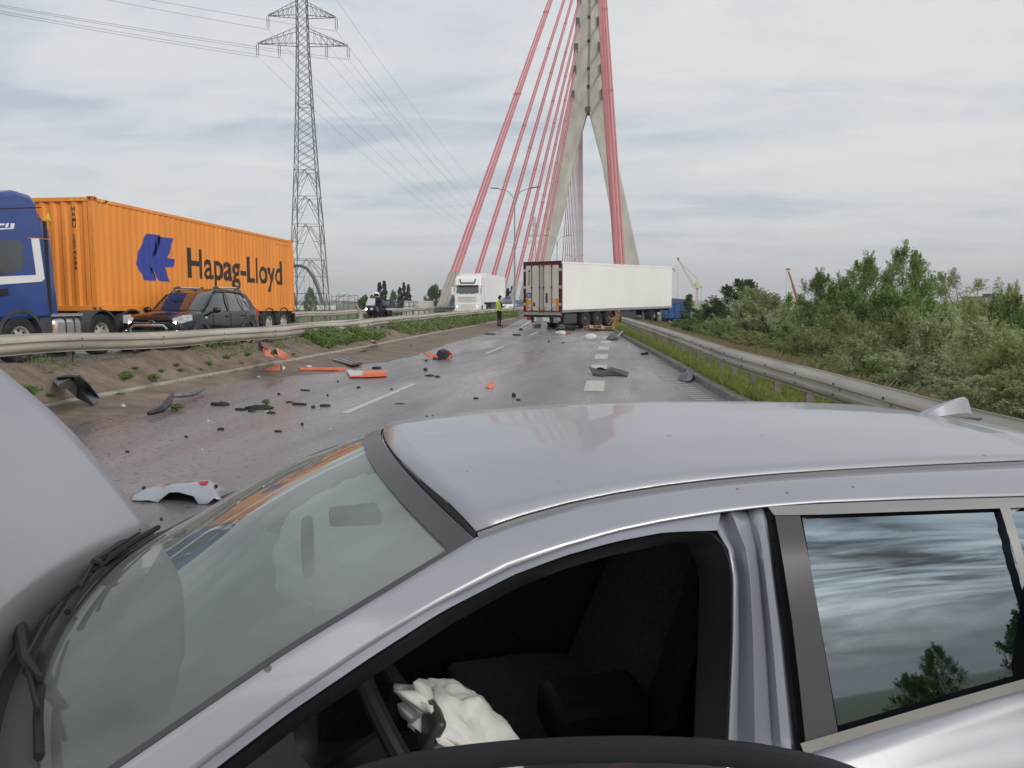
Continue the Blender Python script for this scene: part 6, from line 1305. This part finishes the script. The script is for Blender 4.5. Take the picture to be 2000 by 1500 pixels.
# ---------------------------------------------------------------- the crashed silver hatchback in front of the camera
# local frame: +x towards its bonnet, +y towards its left side (where the photographer stands), z up
CA = R(15)+AL; RR = (math.cos(CA), math.sin(CA)); TT = (-math.sin(CA), math.cos(CA)); OR_, OT_ = .38, 1.71
CL = Vector((OR_, OT_, H))
def toL(d): return Vector((-(d[0]*RR[0]+d[1]*RR[1]), -(d[0]*TT[0]+d[1]*TT[1]), d[2]))
PROF = [(0, 0), (.25, .008), (.45, .032), (.52, .05), (.60, .085), (.645, .13), (.672, .19), (.739, .42), (.79, .475), (.815, .60), (.825, .8), (.81, 1.1), (.78, 1.3)]
def zc(x): return 1.42-.05*((x+.45)/.75)**2 if -.45 < x < .28 else 1.42-.0365*((x+.45)/.85)**2 if x <= -.45 else 1.3735
def yprof(dr): return lerp([(d, y) for y, d in PROF], dr)
def dprof(y): return lerp(PROF, abs(y))
def lift(px, py, inn=0.):
    r_ = toL(ray(px, py)); s = .3
    f = lambda s: (CL[1]+r_[1]*s)-(yprof(zc(CL[0]+r_[0]*s)-(CL[2]+r_[2]*s))-inn)
    while s < 5 and f(s) > 0: s += .01
    a, b = s-.01, s
    for _ in range(18):
        c = (a+b)/2
        if f(c) > 0: a = c
        else: b = c
    return CL+r_*b
mat('carpaint', (.35, .355, .38), .36, metal=.45, var=.05, scale=1.6, coat=.5, rvar=.05, bump=.015, bscale=900)
def dusty_paint():
    m = MATS['carpaint']; t = m.node_tree; L = t.links.new; b = t.nodes['Principled BSDF']; tc = N(t, 'ShaderNodeTexCoord')
    n = N(t, 'ShaderNodeTexVoronoi'); n.inputs['Scale'].default_value = 13; L(tc.outputs['Object'], n.inputs['Vector'])
    n2 = N(t, 'ShaderNodeTexNoise'); n2.inputs['Scale'].default_value = 4; L(tc.outputs['Object'], n2.inputs['Vector'])
    c = N(t, 'ShaderNodeMath', operation='MULTIPLY_ADD'); L(n2.outputs[0], c.inputs[0]); c.inputs[1].default_value = .26; c.inputs[2].default_value = -.09
    lt = N(t, 'ShaderNodeMath', operation='LESS_THAN'); L(n.outputs['Distance'], lt.inputs[0]); L(c.outputs[0], lt.inputs[1])
    src = b.inputs['Base Color'].links[0].from_socket
    mx = N(t, 'ShaderNodeMix', data_type='RGBA'); L(lt.outputs[0], mx.inputs[0]); L(src, mx.inputs[6]); mx.inputs[7].default_value = (.14, .13, .125, 1); L(mx.outputs[2], b.inputs['Base Color'])
    b.inputs['Coat Roughness'].default_value = .06
dusty_paint()
mat('jamb', (.27, .285, .32), .35, metal=.3, var=.03, coat=.5)
mat('ditch', (.16, .155, .16), .5, var=.1)
mat('matblack', (.055, .053, .052), .42, var=.08, scale=3)
mat('seal', (.018, .018, .018), .5, var=.1)
mat('trimgrey', (.30, .285, .265), .35, metal=.35, var=.05)
mat('seatcloth', (.055, .055, .062), .9, var=.25, scale=60)
mat('dash', (.045, .048, .05), .65, var=.1, scale=20)
mat('airbag', (.80, .79, .74), .8, var=.04, scale=5, bump=.25, bscale=14)
mat('frit', (.055, .048, .052), .35, var=.03)
mat('plasticblack', (.014, .014, .016), .6, var=.15, scale=12, spec=.25)
glassmat('windscreen_glass', (.72, .82, .75), 1.6, .21, (.62, .68, .62), .015)
glassmat('side_glass', (.030, .055, .06), 3.2, .0, rough=.012, gcol=(.80, .93, 1.0))
glassmat('clear_glass', (.75, .82, .80), 1.5)
def interp(poly, n):
    q = resample([Vector((a, b, 0)) for a, b in poly], n); return [(v.x, v.y) for v in q]
def skin_between(A, B, rows, cols, inn=0.):
    """surface of the body side between two outlines seen in the photo"""
    a, b = interp(A, cols), interp(B, cols); return [[lift(p[0]+(q[0]-p[0])*k/rows, p[1]+(q[1]-p[1])*k/rows, inn) for p, q in zip(a, b)] for k in range(rows+1)]
def mir(rows): return [[Vector((p.x, -p.y, p.z)) for p in r_] for r_ in rows]
def crashed_car():
    loc = Vector((RR[0]*OR_+TT[0]*OT_, RR[1]*OR_+TT[1]*OT_, 0))
    t = thing('crashed_car', 'silver hatchback with raised bonnet, open front door and deployed airbag beside the photographer', 'car', loc, CA+math.pi)
    def surf(name, rows, mname, both=False, par=None, th=.0, smooth=50, flip=False):
        out = []
        for rws in ([rows, mir(rows)] if both else [rows]):
            m = MB(); m.grid(rws); o = m.build(name, mname, par or t, smooth=smooth)
            if th: sd = o.modifiers.new('s', 'SOLIDIFY'); sd.thickness = th; sd.offset = 0
            out.append(o)
        return out[0]
    s_top = [(930, 1038), (1000, 1012), (1100, 984), (1200, 963), (1300, 947), (1400, 935), (1500, 926), (1650, 916), (1800, 908), (2000, 899), (2090, 896)]
    s_bot = [(935, 1050), (1000, 1025), (1100, 997), (1200, 975), (1300, 959), (1400, 947), (1500, 937), (1650, 926), (1800, 918), (2000, 909), (2090, 906)]
    top3 = [lift(*p) for p in interp(s_top, 26)]; bot3 = [lift(*p) for p in interp(s_bot, 26)]
    # roof skin with crown, bowed front edge, rear lip
    rows = []; x0 = top3[0].x; x1 = top3[-1].x
    for i, p in enumerate(top3):
        u = i/25; ys = p.y; row = []
        for k in range(25):
            y = ys*(1-2*k/24); q = 1-(y/ys)**2
            x = p.x+.085*q*(1-u)**3-.05*q*u**3
            row.append(Vector((x, y, p.z+(zc(x)-dprof(y))-(zc(p.x)-dprof(ys)))))
        rows.append(row)
    surf('roof', rows, 'carpaint', th=.004)
    front = rows[0]; rear = rows[-1]
    # ditch strips
    dz = Vector((0, 0, -.004)); surf('roof_moulding', [[p+dz for p in top3], [(p+q)/2+Vector((0, 0, .003)) for p, q in zip(top3, bot3)], [q+dz for q in bot3]], 'ditch', True)
    # body side above the doors and the A-pillar
    A = [(-120, 1745), (100, 1590), (240, 1495), (400, 1385), (560, 1275), (740, 1166), (930, 1051)]+s_bot[1:]
    B = [(25, 1780), (236, 1620), (396, 1495), (548, 1381), (710, 1271), (851, 1181), (994, 1108), (1100, 1068), (1200, 1038), (1300, 1017), (1400, 1001), (1495, 990), (1600, 982), (1800, 974), (2000, 969), (2110, 967)]
    # match the two outlines by arc fraction in three pieces
    A1, A2 = A[:7], A[6:]; B1, B2 = B[:7], B[6:]
    side = [r1+r2[1:] for r1, r2 in zip(skin_between(A1, B1, 6, 26), skin_between(A2, B2, 6, 30))]
    surf('body_side', side, 'carpaint', True, th=.003)
    # cream inner lip, black rubber seal round the front door opening
    o1 = [(250, 1630), (410, 1506), (560, 1392), (720, 1283), (860, 1193), (1000, 1121), (1100, 1084), (1200, 1056), (1300, 1037), (1366, 1030), (1408, 1042), (1430, 1072), (1438, 1130), (1437, 1250), (1428, 1450), (1420, 1560)]
    o2 = [(262, 1640), (425, 1518), (575, 1402), (735, 1295), (870, 1206), (1004, 1134), (1100, 1097), (1200, 1069), (1300, 1049), (1358, 1043), (1392, 1053), (1410, 1082), (1419, 1135), (1417, 1250), (1408, 1450), (1400, 1560)]
    o3 = [(275, 1650), (440, 1530), (590, 1414), (750, 1307), (880, 1220), (1008, 1149), (1100, 1112), (1200, 1083), (1300, 1063), (1350, 1057), (1378, 1066), (1394, 1092), (1402, 1140), (1400, 1250), (1392, 1450), (1384, 1560)]
    fl = [(25, 1780), (236, 1620), (396, 1495), (548, 1381), (710, 1271), (851, 1181), (994, 1108), (1100, 1068), (1200, 1038), (1300, 1017), (1408, 1000)]
    surf('door_flange', skin_between(fl, [(40, 1792), (252, 1632), (412, 1508), (562, 1394), (722, 1285), (862, 1195), (1002, 1123), (1100, 1086), (1200, 1058), (1300, 1039), (1400, 1036)], 3, 44, .010), 'jamb', True)
    l1 = [lift(*p) for p in interp(o1, 60)]; l1b = [lift(*p, .025) for p in interp([(a+2, b+4) for a, b in o1], 60)]
    l2 = [lift(*p, .03) for p in interp(o2, 60)]; l2b = [lift(*p, .012) for p in interp([((a[0]+b[0])/2, (a[1]+b[1])/2) for a, b in zip(o1, o2)], 60)]; l3 = [lift(*p, .05) for p in interp(o3, 60)]
    surf('door_seal', [l1b, l2b, l2, l3, [p+Vector((0, -.06, -.02)) for p in l3]], 'seal', True)
    # B-pillar in body colour with pressed folds
    pa = [(1385, 1004), (1405, 1044), (1424, 1075), (1433, 1130), (1432, 1250), (1423, 1450), (1410, 1600)]
    pb = [(1500, 990), (1508, 1040), (1518, 1130), (1536, 1250), (1560, 1450), (1580, 1600)]
    rows = []; ca, cb = interp(pa, 24), interp(pb, 24); folds = [0, .03, .02, -.002, .012, .022, .004, .0, .03]
    for k, f in enumerate(folds): rows.append([lift(a[0]+(b[0]-a[0])*k/8, a[1]+(b[1]-a[1])*k/8, f+.012) for a, b in zip(ca, cb)])
    surf('center_pillar', rows, 'jamb', True, th=.003)
    ga = [(1497, 990), (1508, 1060), (1524, 1180), (1545, 1300), (1566, 1470), (1585, 1610)]; gb = [(1512, 994), (1522, 1060), (1540, 1180), (1560, 1300), (1578, 1470), (1596, 1610)]
    surf('door_gap_seal', skin_between(ga, gb, 2, 16, .02), 'seal', True)
    # rear door: black applique, glass, trims, skin
    rd = surf('rear_door', skin_between([(1570, 1468), (1700, 1432), (1850, 1388), (2000, 1345), (2130, 1308)], [(1640, 2100), (1740, 2060), (1860, 2000), (2000, 1940), (2130, 1880)], 14, 20), 'carpaint', True, th=.003)
    surf('pillar_cover', skin_between([(1513, 1004), (1530, 1100), (1548, 1220), (1562, 1340), (1574, 1458)], [(1562, 1003), (1582, 1100), (1602, 1220), (1620, 1330), (1638, 1440)], 4, 14, -.004), 'matblack', True, rd)
    surf('window_glass', skin_between([(1566, 1006), (1700, 1000), (1850, 995), (1960, 991), (2040, 989)], [(1640, 1438), (1760, 1402), (1880, 1366), (2000, 1330), (2110, 1296)], 10, 16, .006), 'side_glass', True, rd)
    surf('top_trim', skin_between([(1500, 990), (1600, 984), (1800, 976), (2000, 971), (2100, 969)], [(1512, 1006), (1600, 1005), (1800, 998), (2000, 991), (2100, 988)], 3, 14, -.005), 'trimgrey', True, rd)
    surf('belt_trim', skin_between([(1563, 1452), (1700, 1412), (1850, 1368), (2000, 1326), (2130, 1290)], [(1572, 1474), (1700, 1433), (1850, 1389), (2000, 1347), (2130, 1310)], 3, 14, -.007), 'trimgrey', True, rd)
    surf('window_bar', skin_between([(1953, 992), (1975, 1060), (1995, 1130), (2035, 1260), (2060, 1330)], [(1972, 991), (1992, 1060), (2012, 1130), (2050, 1260), (2076, 1326)], 2, 10, -.006), 'trimgrey', True, rd)
    # rear body, tailgate, spoiler gap, shark fin
    zr = rear[12].z; rl = [Vector((p.x, p.y*1.0, p.z)) for p in rear]
    lip = [Vector((p.x-.035, p.y, p.z-.012)) for p in rl]; surf('tailgate_gap', [[p+Vector((0, 0, -.002)) for p in rl], lip], 'seal')
    sp = [Vector((p.x-.26, p.y*1.12, p.z-.05)) for p in rl]; tg = surf('tailgate_spoiler', [lip, [(a+b)/2+Vector((0, 0, .012)) for a, b in zip(lip, sp)], sp, [p+Vector((.03, 0, -.04)) for p in sp]], 'carpaint')
    gl = [Vector((p.x+.0, p.y, p.z-.05)) for p in sp]; gl2 = [Vector((p.x-.28, p.y*1.12, 1.0)) for p in sp]; surf('rear_screen', [gl, gl2], 'side_glass', par=tg)
    bt = [Vector((p.x-.05, p.y*1.18, .72)) for p in gl2]; bb = [Vector((p.x+.02, p.y*1.15, .30)) for p in bt]; surf('tailgate', [gl2, bt, bb], 'carpaint')
    m = MB(); fx = -1.30; fz = zc(fx)
    prof = [(.085, 0, .028), (.05, .020, .025), (.0, .037, .018), (-.045, .050, .010), (-.07, .054, .009), (-.083, .046, .009), (-.095, 0, .017)]
    m.loft([[(fx+x, s*w_, fz-.004+(h if s in (-.35, .35) or abs(s) < .1 else (h*.12 if abs(s) == 1 else h)))for s in (-1, -.35, .35, 1)] for x, h, w_ in prof]); m.build('roof_antenna', 'carpaint', t, smooth=50, bevel=.003)
    # windscreen
    E1 = [(930, 1051), (740, 1166), (560, 1275), (400, 1385), (240, 1495), (100, 1590), (5, 1656)]
    eg = [lift(*p, .004) for p in interp(E1, 18)]; rowsG = []
    base_bow, top_bow = .145, .085
    for i, e in enumerate(eg):
        u = i/17; bow = top_bow+(base_bow-top_bow)*u; zb = .055-.04*u; row = []
        for k in range(29):
            y = e.y*(1-2*k/28); q = 1-(y/e.y)**2; row.append(Vector((e.x+bow*q, y, e.z-.004+zb*q*(1-.35*u))))
        rowsG.append(row)
    ws = surf('windscreen', rowsG, 'windscreen_glass')
    fr = lambda rws, off: [[p+Vector((.004, 0, .003)) for p in r_] for r_ in rws]
    surf('frit_band', fr([rowsG[0], [a.lerp(b, .8) for a, b in zip(rowsG[0], rowsG[1])]], 0), 'frit', par=ws)
    surf('frit_band', fr([[a.lerp(b, .35) for a, b in zip(rowsG[15], rowsG[16])], rowsG[16], rowsG[17]], 0), 'frit', par=ws)
    for k0, k1 in ((0, 1), (28, 27)): surf('frit_band', fr([[r_[k0], r_[k0].lerp(r_[k1], .28)] for r_ in rowsG], 0), 'frit', par=ws)
    surf('screen_seal', [[p+Vector((0, 0, -.003)) for p in resample(front, 29)], [p+Vector((0, 0, -.003)) for p in rowsG[0]]], 'seal', par=ws)
    # rear-view mirror and sensor housing behind the glass
    def onG(i, k, d): p = rowsG[i][k]; return p+Vector((-.02, 0, -.03))*d
    m = MB(); c = onG(3, 13, 2.6)+Vector((-.05, 0, -.01)); m.loft([[c+Vector((dx, dy*w_, dz)) for dy, dz in ((-1, -.01), (1, -.01), (1, .02), (-1, .02))] for dx, w_ in ((-.03, .05), (.08, .035))]); m.build('sensor_housing', 'plasticblack', t, bevel=.01)
    m = MB(); c = onG(5, 13, 3.4); m.loft([[c+Vector((dx, dy, dz)) for dx, dz in ((-.012, -.035), (.012, -.04), (.015, .03), (-.012, .035))] for dy in (-.12, .12)]); m.build('rear_view_mirror', 'plasticblack', t, bevel=.012)
    # cowl, wipers
    bs = rowsG[-1]; cw = [[p+Vector((-.05, 0, .003)) for p in bs], [p+Vector((.0, 0, .0)) for p in bs], [p+Vector((.11, 0, -.035)) for p in bs], [p+Vector((.12, 0, -.2)) for p in bs]]
    surf('cowl', cw, 'plasticblack')
    def wiper(k0, k1, i0, i1):
        P = [rowsG[int(round(i0+(i1-i0)*q/8))][int(round(k0+(k1-k0)*q/8))]+Vector((.012, 0, .018)) for q in range(9)]
        P = [a.lerp(b, .0) for a, b in zip(P, P)]; m = MB(); m.tube(P, .007, 6); wb = m.build('wiper', 'plasticblack', t)
        m = MB(); b = bs[k0]+Vector((.06, 0, 0)); m.tube([b, P[4]+Vector((.0, 0, .02)), P[5]+Vector((0, 0, .012))], [.014, .009, .006], 6); m.tube([P[1]+Vector((0, 0, .014)), P[4]+Vector((0, 0, .022)), P[7]+Vector((0, 0, .014))], .004, 5); m.build('wiper_arm', 'plasticblack', wb)
    wiper(25, 12, 16, 15); wiper(14, 2, 16, 15)
    # raised bonnet: hinged at the cowl
    be = R(50); d1 = Vector((math.cos(be), 0, math.sin(be))); hin = [p+Vector((.052, 0, -.012)) for p in bs]; rows = []
    for i in range(13):
        u = i/12; L_ = .95*u; row = []
        for k, h in enumerate(hin):
            y = h.y*(.87+.02*u)*(1-.10*u**3); q = 1-(y/.8)**2; nrm = Vector((-math.sin(be), 0, math.cos(be)))
            L2 = L_*(1-.14*u*(1-q))
            row.append(Vector((h.x, y, h.z))+d1*L2+nrm*(.05*math.sin(math.pi*min(1, u*.9))+.03*(q-.5)+(.012*math.sin(y*9+u*5)*u)+(-.02 if abs(abs(y)-.52) < .04 else 0)*.4))
        rows.append(row)
    bn = surf('bonnet', rows, 'carpaint', th=.012)
    m = MB(); m.tube([rows[i][3]+Vector((.05, 0, -.05)) for i in range(0, 12, 2)], .03, 6); m.build('bonnet_rib', 'jamb', bn)
    # front end: fenders, engine bay, bumper carrier
    for s in (-1, 1):
        m = MB(); rws = []
        for x in np.linspace(.62, 1.62, 9):
            k = (x-.62); rws.append([(x, s*(.70-.08*k), .93-.06*k), (x, s*(.80-.05*k), .90-.06*k), (x, s*(.86-.10*k*k), .72), (x, s*(.85-.10*k*k), .70 if .95 < x < 1.5 else .32)])
        m.grid(rws); m.build('front_wing', 'carpaint', t, th if False else None or t, 50) if False else m.build('front_wing', 'carpaint', t, 50)
    m = MB(); m.box(.75, 1.45, -.62, .62, .30, .86); m.box(1.5, 1.62, -.66, .66, .40, .60); m.build('engine_bay', 'plasticblack', t, bevel=.05)
    m = MB(); m.loft([[(x, y, z) for x, y in ((.86, -.26), (1.30, -.24), (1.32, .22), (.86, .26))] for z in (.86, .93)]); m.build('engine_cover', 'matblack', t, bevel=.03)
    m = MB(); m.box(.95, 1.20, .34, .58, .86, 1.0); m.build('battery', 'plasticblack', t, bevel=.02)
    for s in (-1, 1): m = MB(); m.lathe((.82, s*.52, .86), (0, 0, 1), [(.09, 0), (.09, .06), (.04, .09), (.002, .09)], 16); m.build('strut_tower', 'jamb', t)
    m = MB(); m.tube([(.9, .3, .95), (1.1, .1, 1.0), (1.35, -.2, .92), (1.45, -.45, .82)], .025, 8); m.build('coolant_hose', 'rubber', t)
    m = MB(); m.box(1.46, 1.50, -.55, .55, .42, .84); m.build('radiator', 'debrisgrey', t)
    for x in (1.26, -1.32):
        for s in (-1, 1): wheel(t, (x, s*.74, .31), (0, s, 0), .31, .20, 'aluminium', .64, 6, .03)
    # sill, rear quarter below the belt
    m = MB()
    for s in (-1, 1): m.grid([[(x, s*.83, .30), (x, s*.80, .20)] for x in (1.0, 0, -1.0)])
    m.build('sill', 'carpaint', t)
    qa = [lift(2130, 1308), lift(2130, 1880)]
    for s in (-1, 1):
        m = MB(); rws = []
        for x in np.linspace(-.86, -2.02, 9):
            k = -.86-x; y0 = .86-.08*k*k; rws.append([(x, s*(.60-.05*k), 1.325-.05*k), (x, s*(.79-.05*k), 1.07), (x, s*y0, .70), (x, s*y0, .66 if 1.0 < -x < 1.65 else .26)])
        m.grid(rws); m.build('rear_quarter', 'carpaint', t)
        m = MB(); m.box(-2.04, -1.80, *sorted((s*.55, s*.80)), .78, .95); m.build('tail_light', 'red', t, bevel=.03)
    # floor and headliner close the cabin
    m = MB(); m.box(-1.9, .9, -.78, .78, .18, .24); m.build('floor_pan', 'seatcloth', t)
    m = MB(); m.grid([[(x, y, zc(x)-dprof(y)-.035) for y in np.linspace(-.56, .56, 11)] for x in np.linspace(.10, -1.35, 10)]); m.build('headliner', 'dash', t)
    m = MB()
    for s in (-1,): m.box(-1.3, .6, -.80, -.77, .24, 1.02)
    m.build('far_door_panel', 'seatcloth', t)
    # right-hand front window (closed)
    # dashboard, steering wheel, airbags
    rows = []
    for y in np.linspace(.70, -.70, 21):
        hump = .05*math.exp(-((y-.36)/.2)**2)
        rows.append([(.80, y, .985), (.62, y, 1.01), (.52, y, .995+hump*.6), (.43, y, .965+hump), (.385, y, .90+hump*.5), (.40, y, .70), (.46, y, .45)])
    m = MB(); m.grid(rows); m.build('dashboard', 'dash', t, smooth=60)
    m = MB(); m.box(.38, .46, .24, .48, .90, .985); m.build('instrument_hood', 'plasticblack', t, bevel=.03)
    wc = Vector((.215, .36, .90)); ax = Vector((-.86, 0, .50)).normalized(); a = Vector((0, 1, 0)); b = ax.cross(a)
    m = MB(); m.tube([wc+(a*math.cos(q)+b*math.sin(q))*.185 for q in np.linspace(0, 2*math.pi, 41)], .017, 10); sw = m.build('steering_wheel', 'plasticblack', t)
    m = MB(); m.tube([wc-ax*.03, wc-ax*.30], .04, 10); m.tube([wc-a*.17, wc-a*.05-ax*.03], .018, 6); m.tube([wc+a*.17, wc+a*.05-ax*.03], .018, 6); m.build('steering_column', 'plasticblack', sw)
    m = MB(); m.tube([wc+a*.10-ax*.06, wc+a*.26-ax*.05], [.008, .012], 6); m.build('stalk', 'plasticblack', t); m = MB(); m.sphere(wc+a*.27-ax*.05, .014, 8, 6); m.build('stalk_tip', 'airbag', t)
    def bag(name, c, rx, ry, rz, seed, tilt, amp=1.):
        q = random.Random(seed); m = MB(); M3 = Matrix.Rotation(tilt, 3, 'Y'); rings = []
        for i in range(25):
            th_ = math.pi*i/24; ring = []
            for j in range(36):
                ph = 2*math.pi*j/36; v = Vector((math.sin(th_)*math.cos(ph), math.sin(th_)*math.sin(ph), math.cos(th_)))
                d = 1+amp*.26*noise.fractal(v*2.6+Vector((seed, 0, 0)), .8, 2.2, 5)-amp*.20*abs(math.sin(ph*3+th_*4+2*noise.noise(v*3)+seed))*math.sin(th_); ring.append(Vector(c)+M3@Vector((v.x*rx*d, v.y*ry*d, v.z*rz*d)))
            rings.append(ring)
        m.loft(rings); return m.build(name, 'airbag', t, smooth=170)
    bag('driver_airbag', (.115, .35, .885), .145, .12, .06, 3, R(-40)); m = MB(); m.obox(wc+ax*.035+Vector((0, .05, .02)), (.02, .10, .07), Matrix.Rotation(R(-30), 3, 'Y')); m.build('airbag_cover', 'matblack', t, bevel=.008)
    bag('passenger_airbag', (.25, -.34, 1.06), .25, .32, .15, 8, R(18), .35)
    # seats
    for y, nm in ((.38, 'driver'), (-.38, 'passenger')):
        m = MB(); m.loft([[(x, y+s*w_, z) for s, z in ((-1, zb), (1, zb), (1, zt-.03), (.5, zt), (-.5, zt), (-1, zt-.03))] for x, w_, zb, zt in ((-.02, .22, .40, .58), (-.30, .25, .38, .57), (-.55, .24, .38, .54))]); m.build('seat_cushion', 'seatcloth', t, smooth=45, bevel=.02)
        m = MB(); rws = []
        for u in np.linspace(0, 1, 7):
            cx = -.50-.22*u; z = .48+.62*u; w_ = .25-.05*u*u; d = .11-.04*u; rws.append([(cx-d, y-w_*.8, z), (cx-d, y+w_*.8, z), (cx+d*.5, y+w_, z), (cx+d, y+w_*.72, z), (cx+d*.75, y, z), (cx+d, y-w_*.72, z), (cx+d*.5, y-w_, z)])
        m.loft(rws); bk = m.build('seat_back', 'seatcloth', t, smooth=45)
        m = MB(); m.loft([[(-.76+dx, y+sy*w_, 1.12+.20*u) for dx, sy in ((-.05, -1), (-.05, 1), (.05, .85), (.05, -.85))] for u, w_ in ((0, .10), (.3, .135), (.8, .13), (1, .09))]); m.build('headrest', 'seatcloth', bk, smooth=45, bevel=.02)
    m = MB(); m.box(-1.35, -1.15, -.62, .62, .45, 1.15); m.box(-1.2, -.80, -.62, .62, .3, .55); m.build('rear_bench', 'seatcloth', t, bevel=.05)
    m = MB(); m.box(-.55, .25, -.11, .11, .26, .52); m.box(-.42, -.16, -.09, .09, .62, .74); m.build('centre_console', 'plasticblack', t, bevel=.03)
    m = MB(); m.box(-.33, -.27, .14, .18, .56, .62); m.build('belt_buckle', 'red', t)
    # open driver's door, hinged at the front
    h0 = Vector((.66, .80, 0)); ang = R(25); ex = Vector((-math.cos(ang), math.sin(ang), 0)); nrm = Vector((math.sin(ang), math.cos(ang), 0))
    def onD(px, py, inset):
        r_ = toL(ray(px, py)); # plane through the hinge line, leaning in towards the top
        n_ = (nrm+Vector((0, 0, .42))).normalized(); p0 = h0+Vector((0, 0, 1.05)); s = (p0-CL).dot(n_)/r_.dot(n_); return CL+r_*s
    arch = [(520, 1585), (620, 1530), (720, 1499), (800, 1480), (900, 1467), (1000, 1457), (1120, 1451), (1250, 1449), (1400, 1455), (1500, 1467), (1580, 1482), (1660, 1503), (1720, 1530), (1790, 1600), (1840, 1700)]
    at_ = [onD(*p, 0) for p in interp(arch, 40)]; lo_ = [onD(p[0]+(1200-p[0])*.045, p[1]+40, 0) for p in interp(arch, 40)]; lo2 = [onD(p[0]+(1200-p[0])*.06, p[1]+52, 0) for p in interp(arch, 40)]
    inn = -nrm*.0
    d = surf('front_door', [[p-nrm*.022+Vector((0, 0, -.006)) for p in at_], at_, [(a+b)/2+nrm*.004 for a, b in zip(at_, lo_)], lo_, [p-nrm*.012 for p in lo2], [p-nrm*.035 for p in lo_], [p-nrm*.03+Vector((0, 0, -.01)) for p in at_]], 'plasticblack')
    gls = [[p-nrm*.014 for p in lo2], [Vector((p.x, p.y, 0))+nrm*(-.014)+nrm*.42*(p.z-1.0)*0+Vector((0, 0, 1.0)) for p in lo2]]
    base = [h0+ex*k+Vector((0, 0, 1.02)) for k in np.linspace(.05, 1.05, 40)]
    surf('door_glass', [[p-nrm*.014 for p in lo2], [q+Vector((0, 0, 0)) for q in base]], 'clear_glass', par=d)
    m = MB(); rws = [[h0+ex*k+nrm*o_+Vector((0, 0, z)) for k in np.linspace(.0, 1.08, 14)] for z, o_ in ((1.03, -.10), (1.04, .0), (.98, .035), (.80, .055), (.55, .06), (.32, .03), (.28, -.10), (.60, -.12), (1.03, -.10))]
    m.grid(rws); m.build('door_skin', 'carpaint', d)
    m = MB(); c = h0+ex*.12+nrm*.14+Vector((0, 0, 1.02)); m.sphere(c, .10, 14, 10, 0, (.7, 1.0, .75)); m.build('door_mirror', 'carpaint', d)
crashed_car()
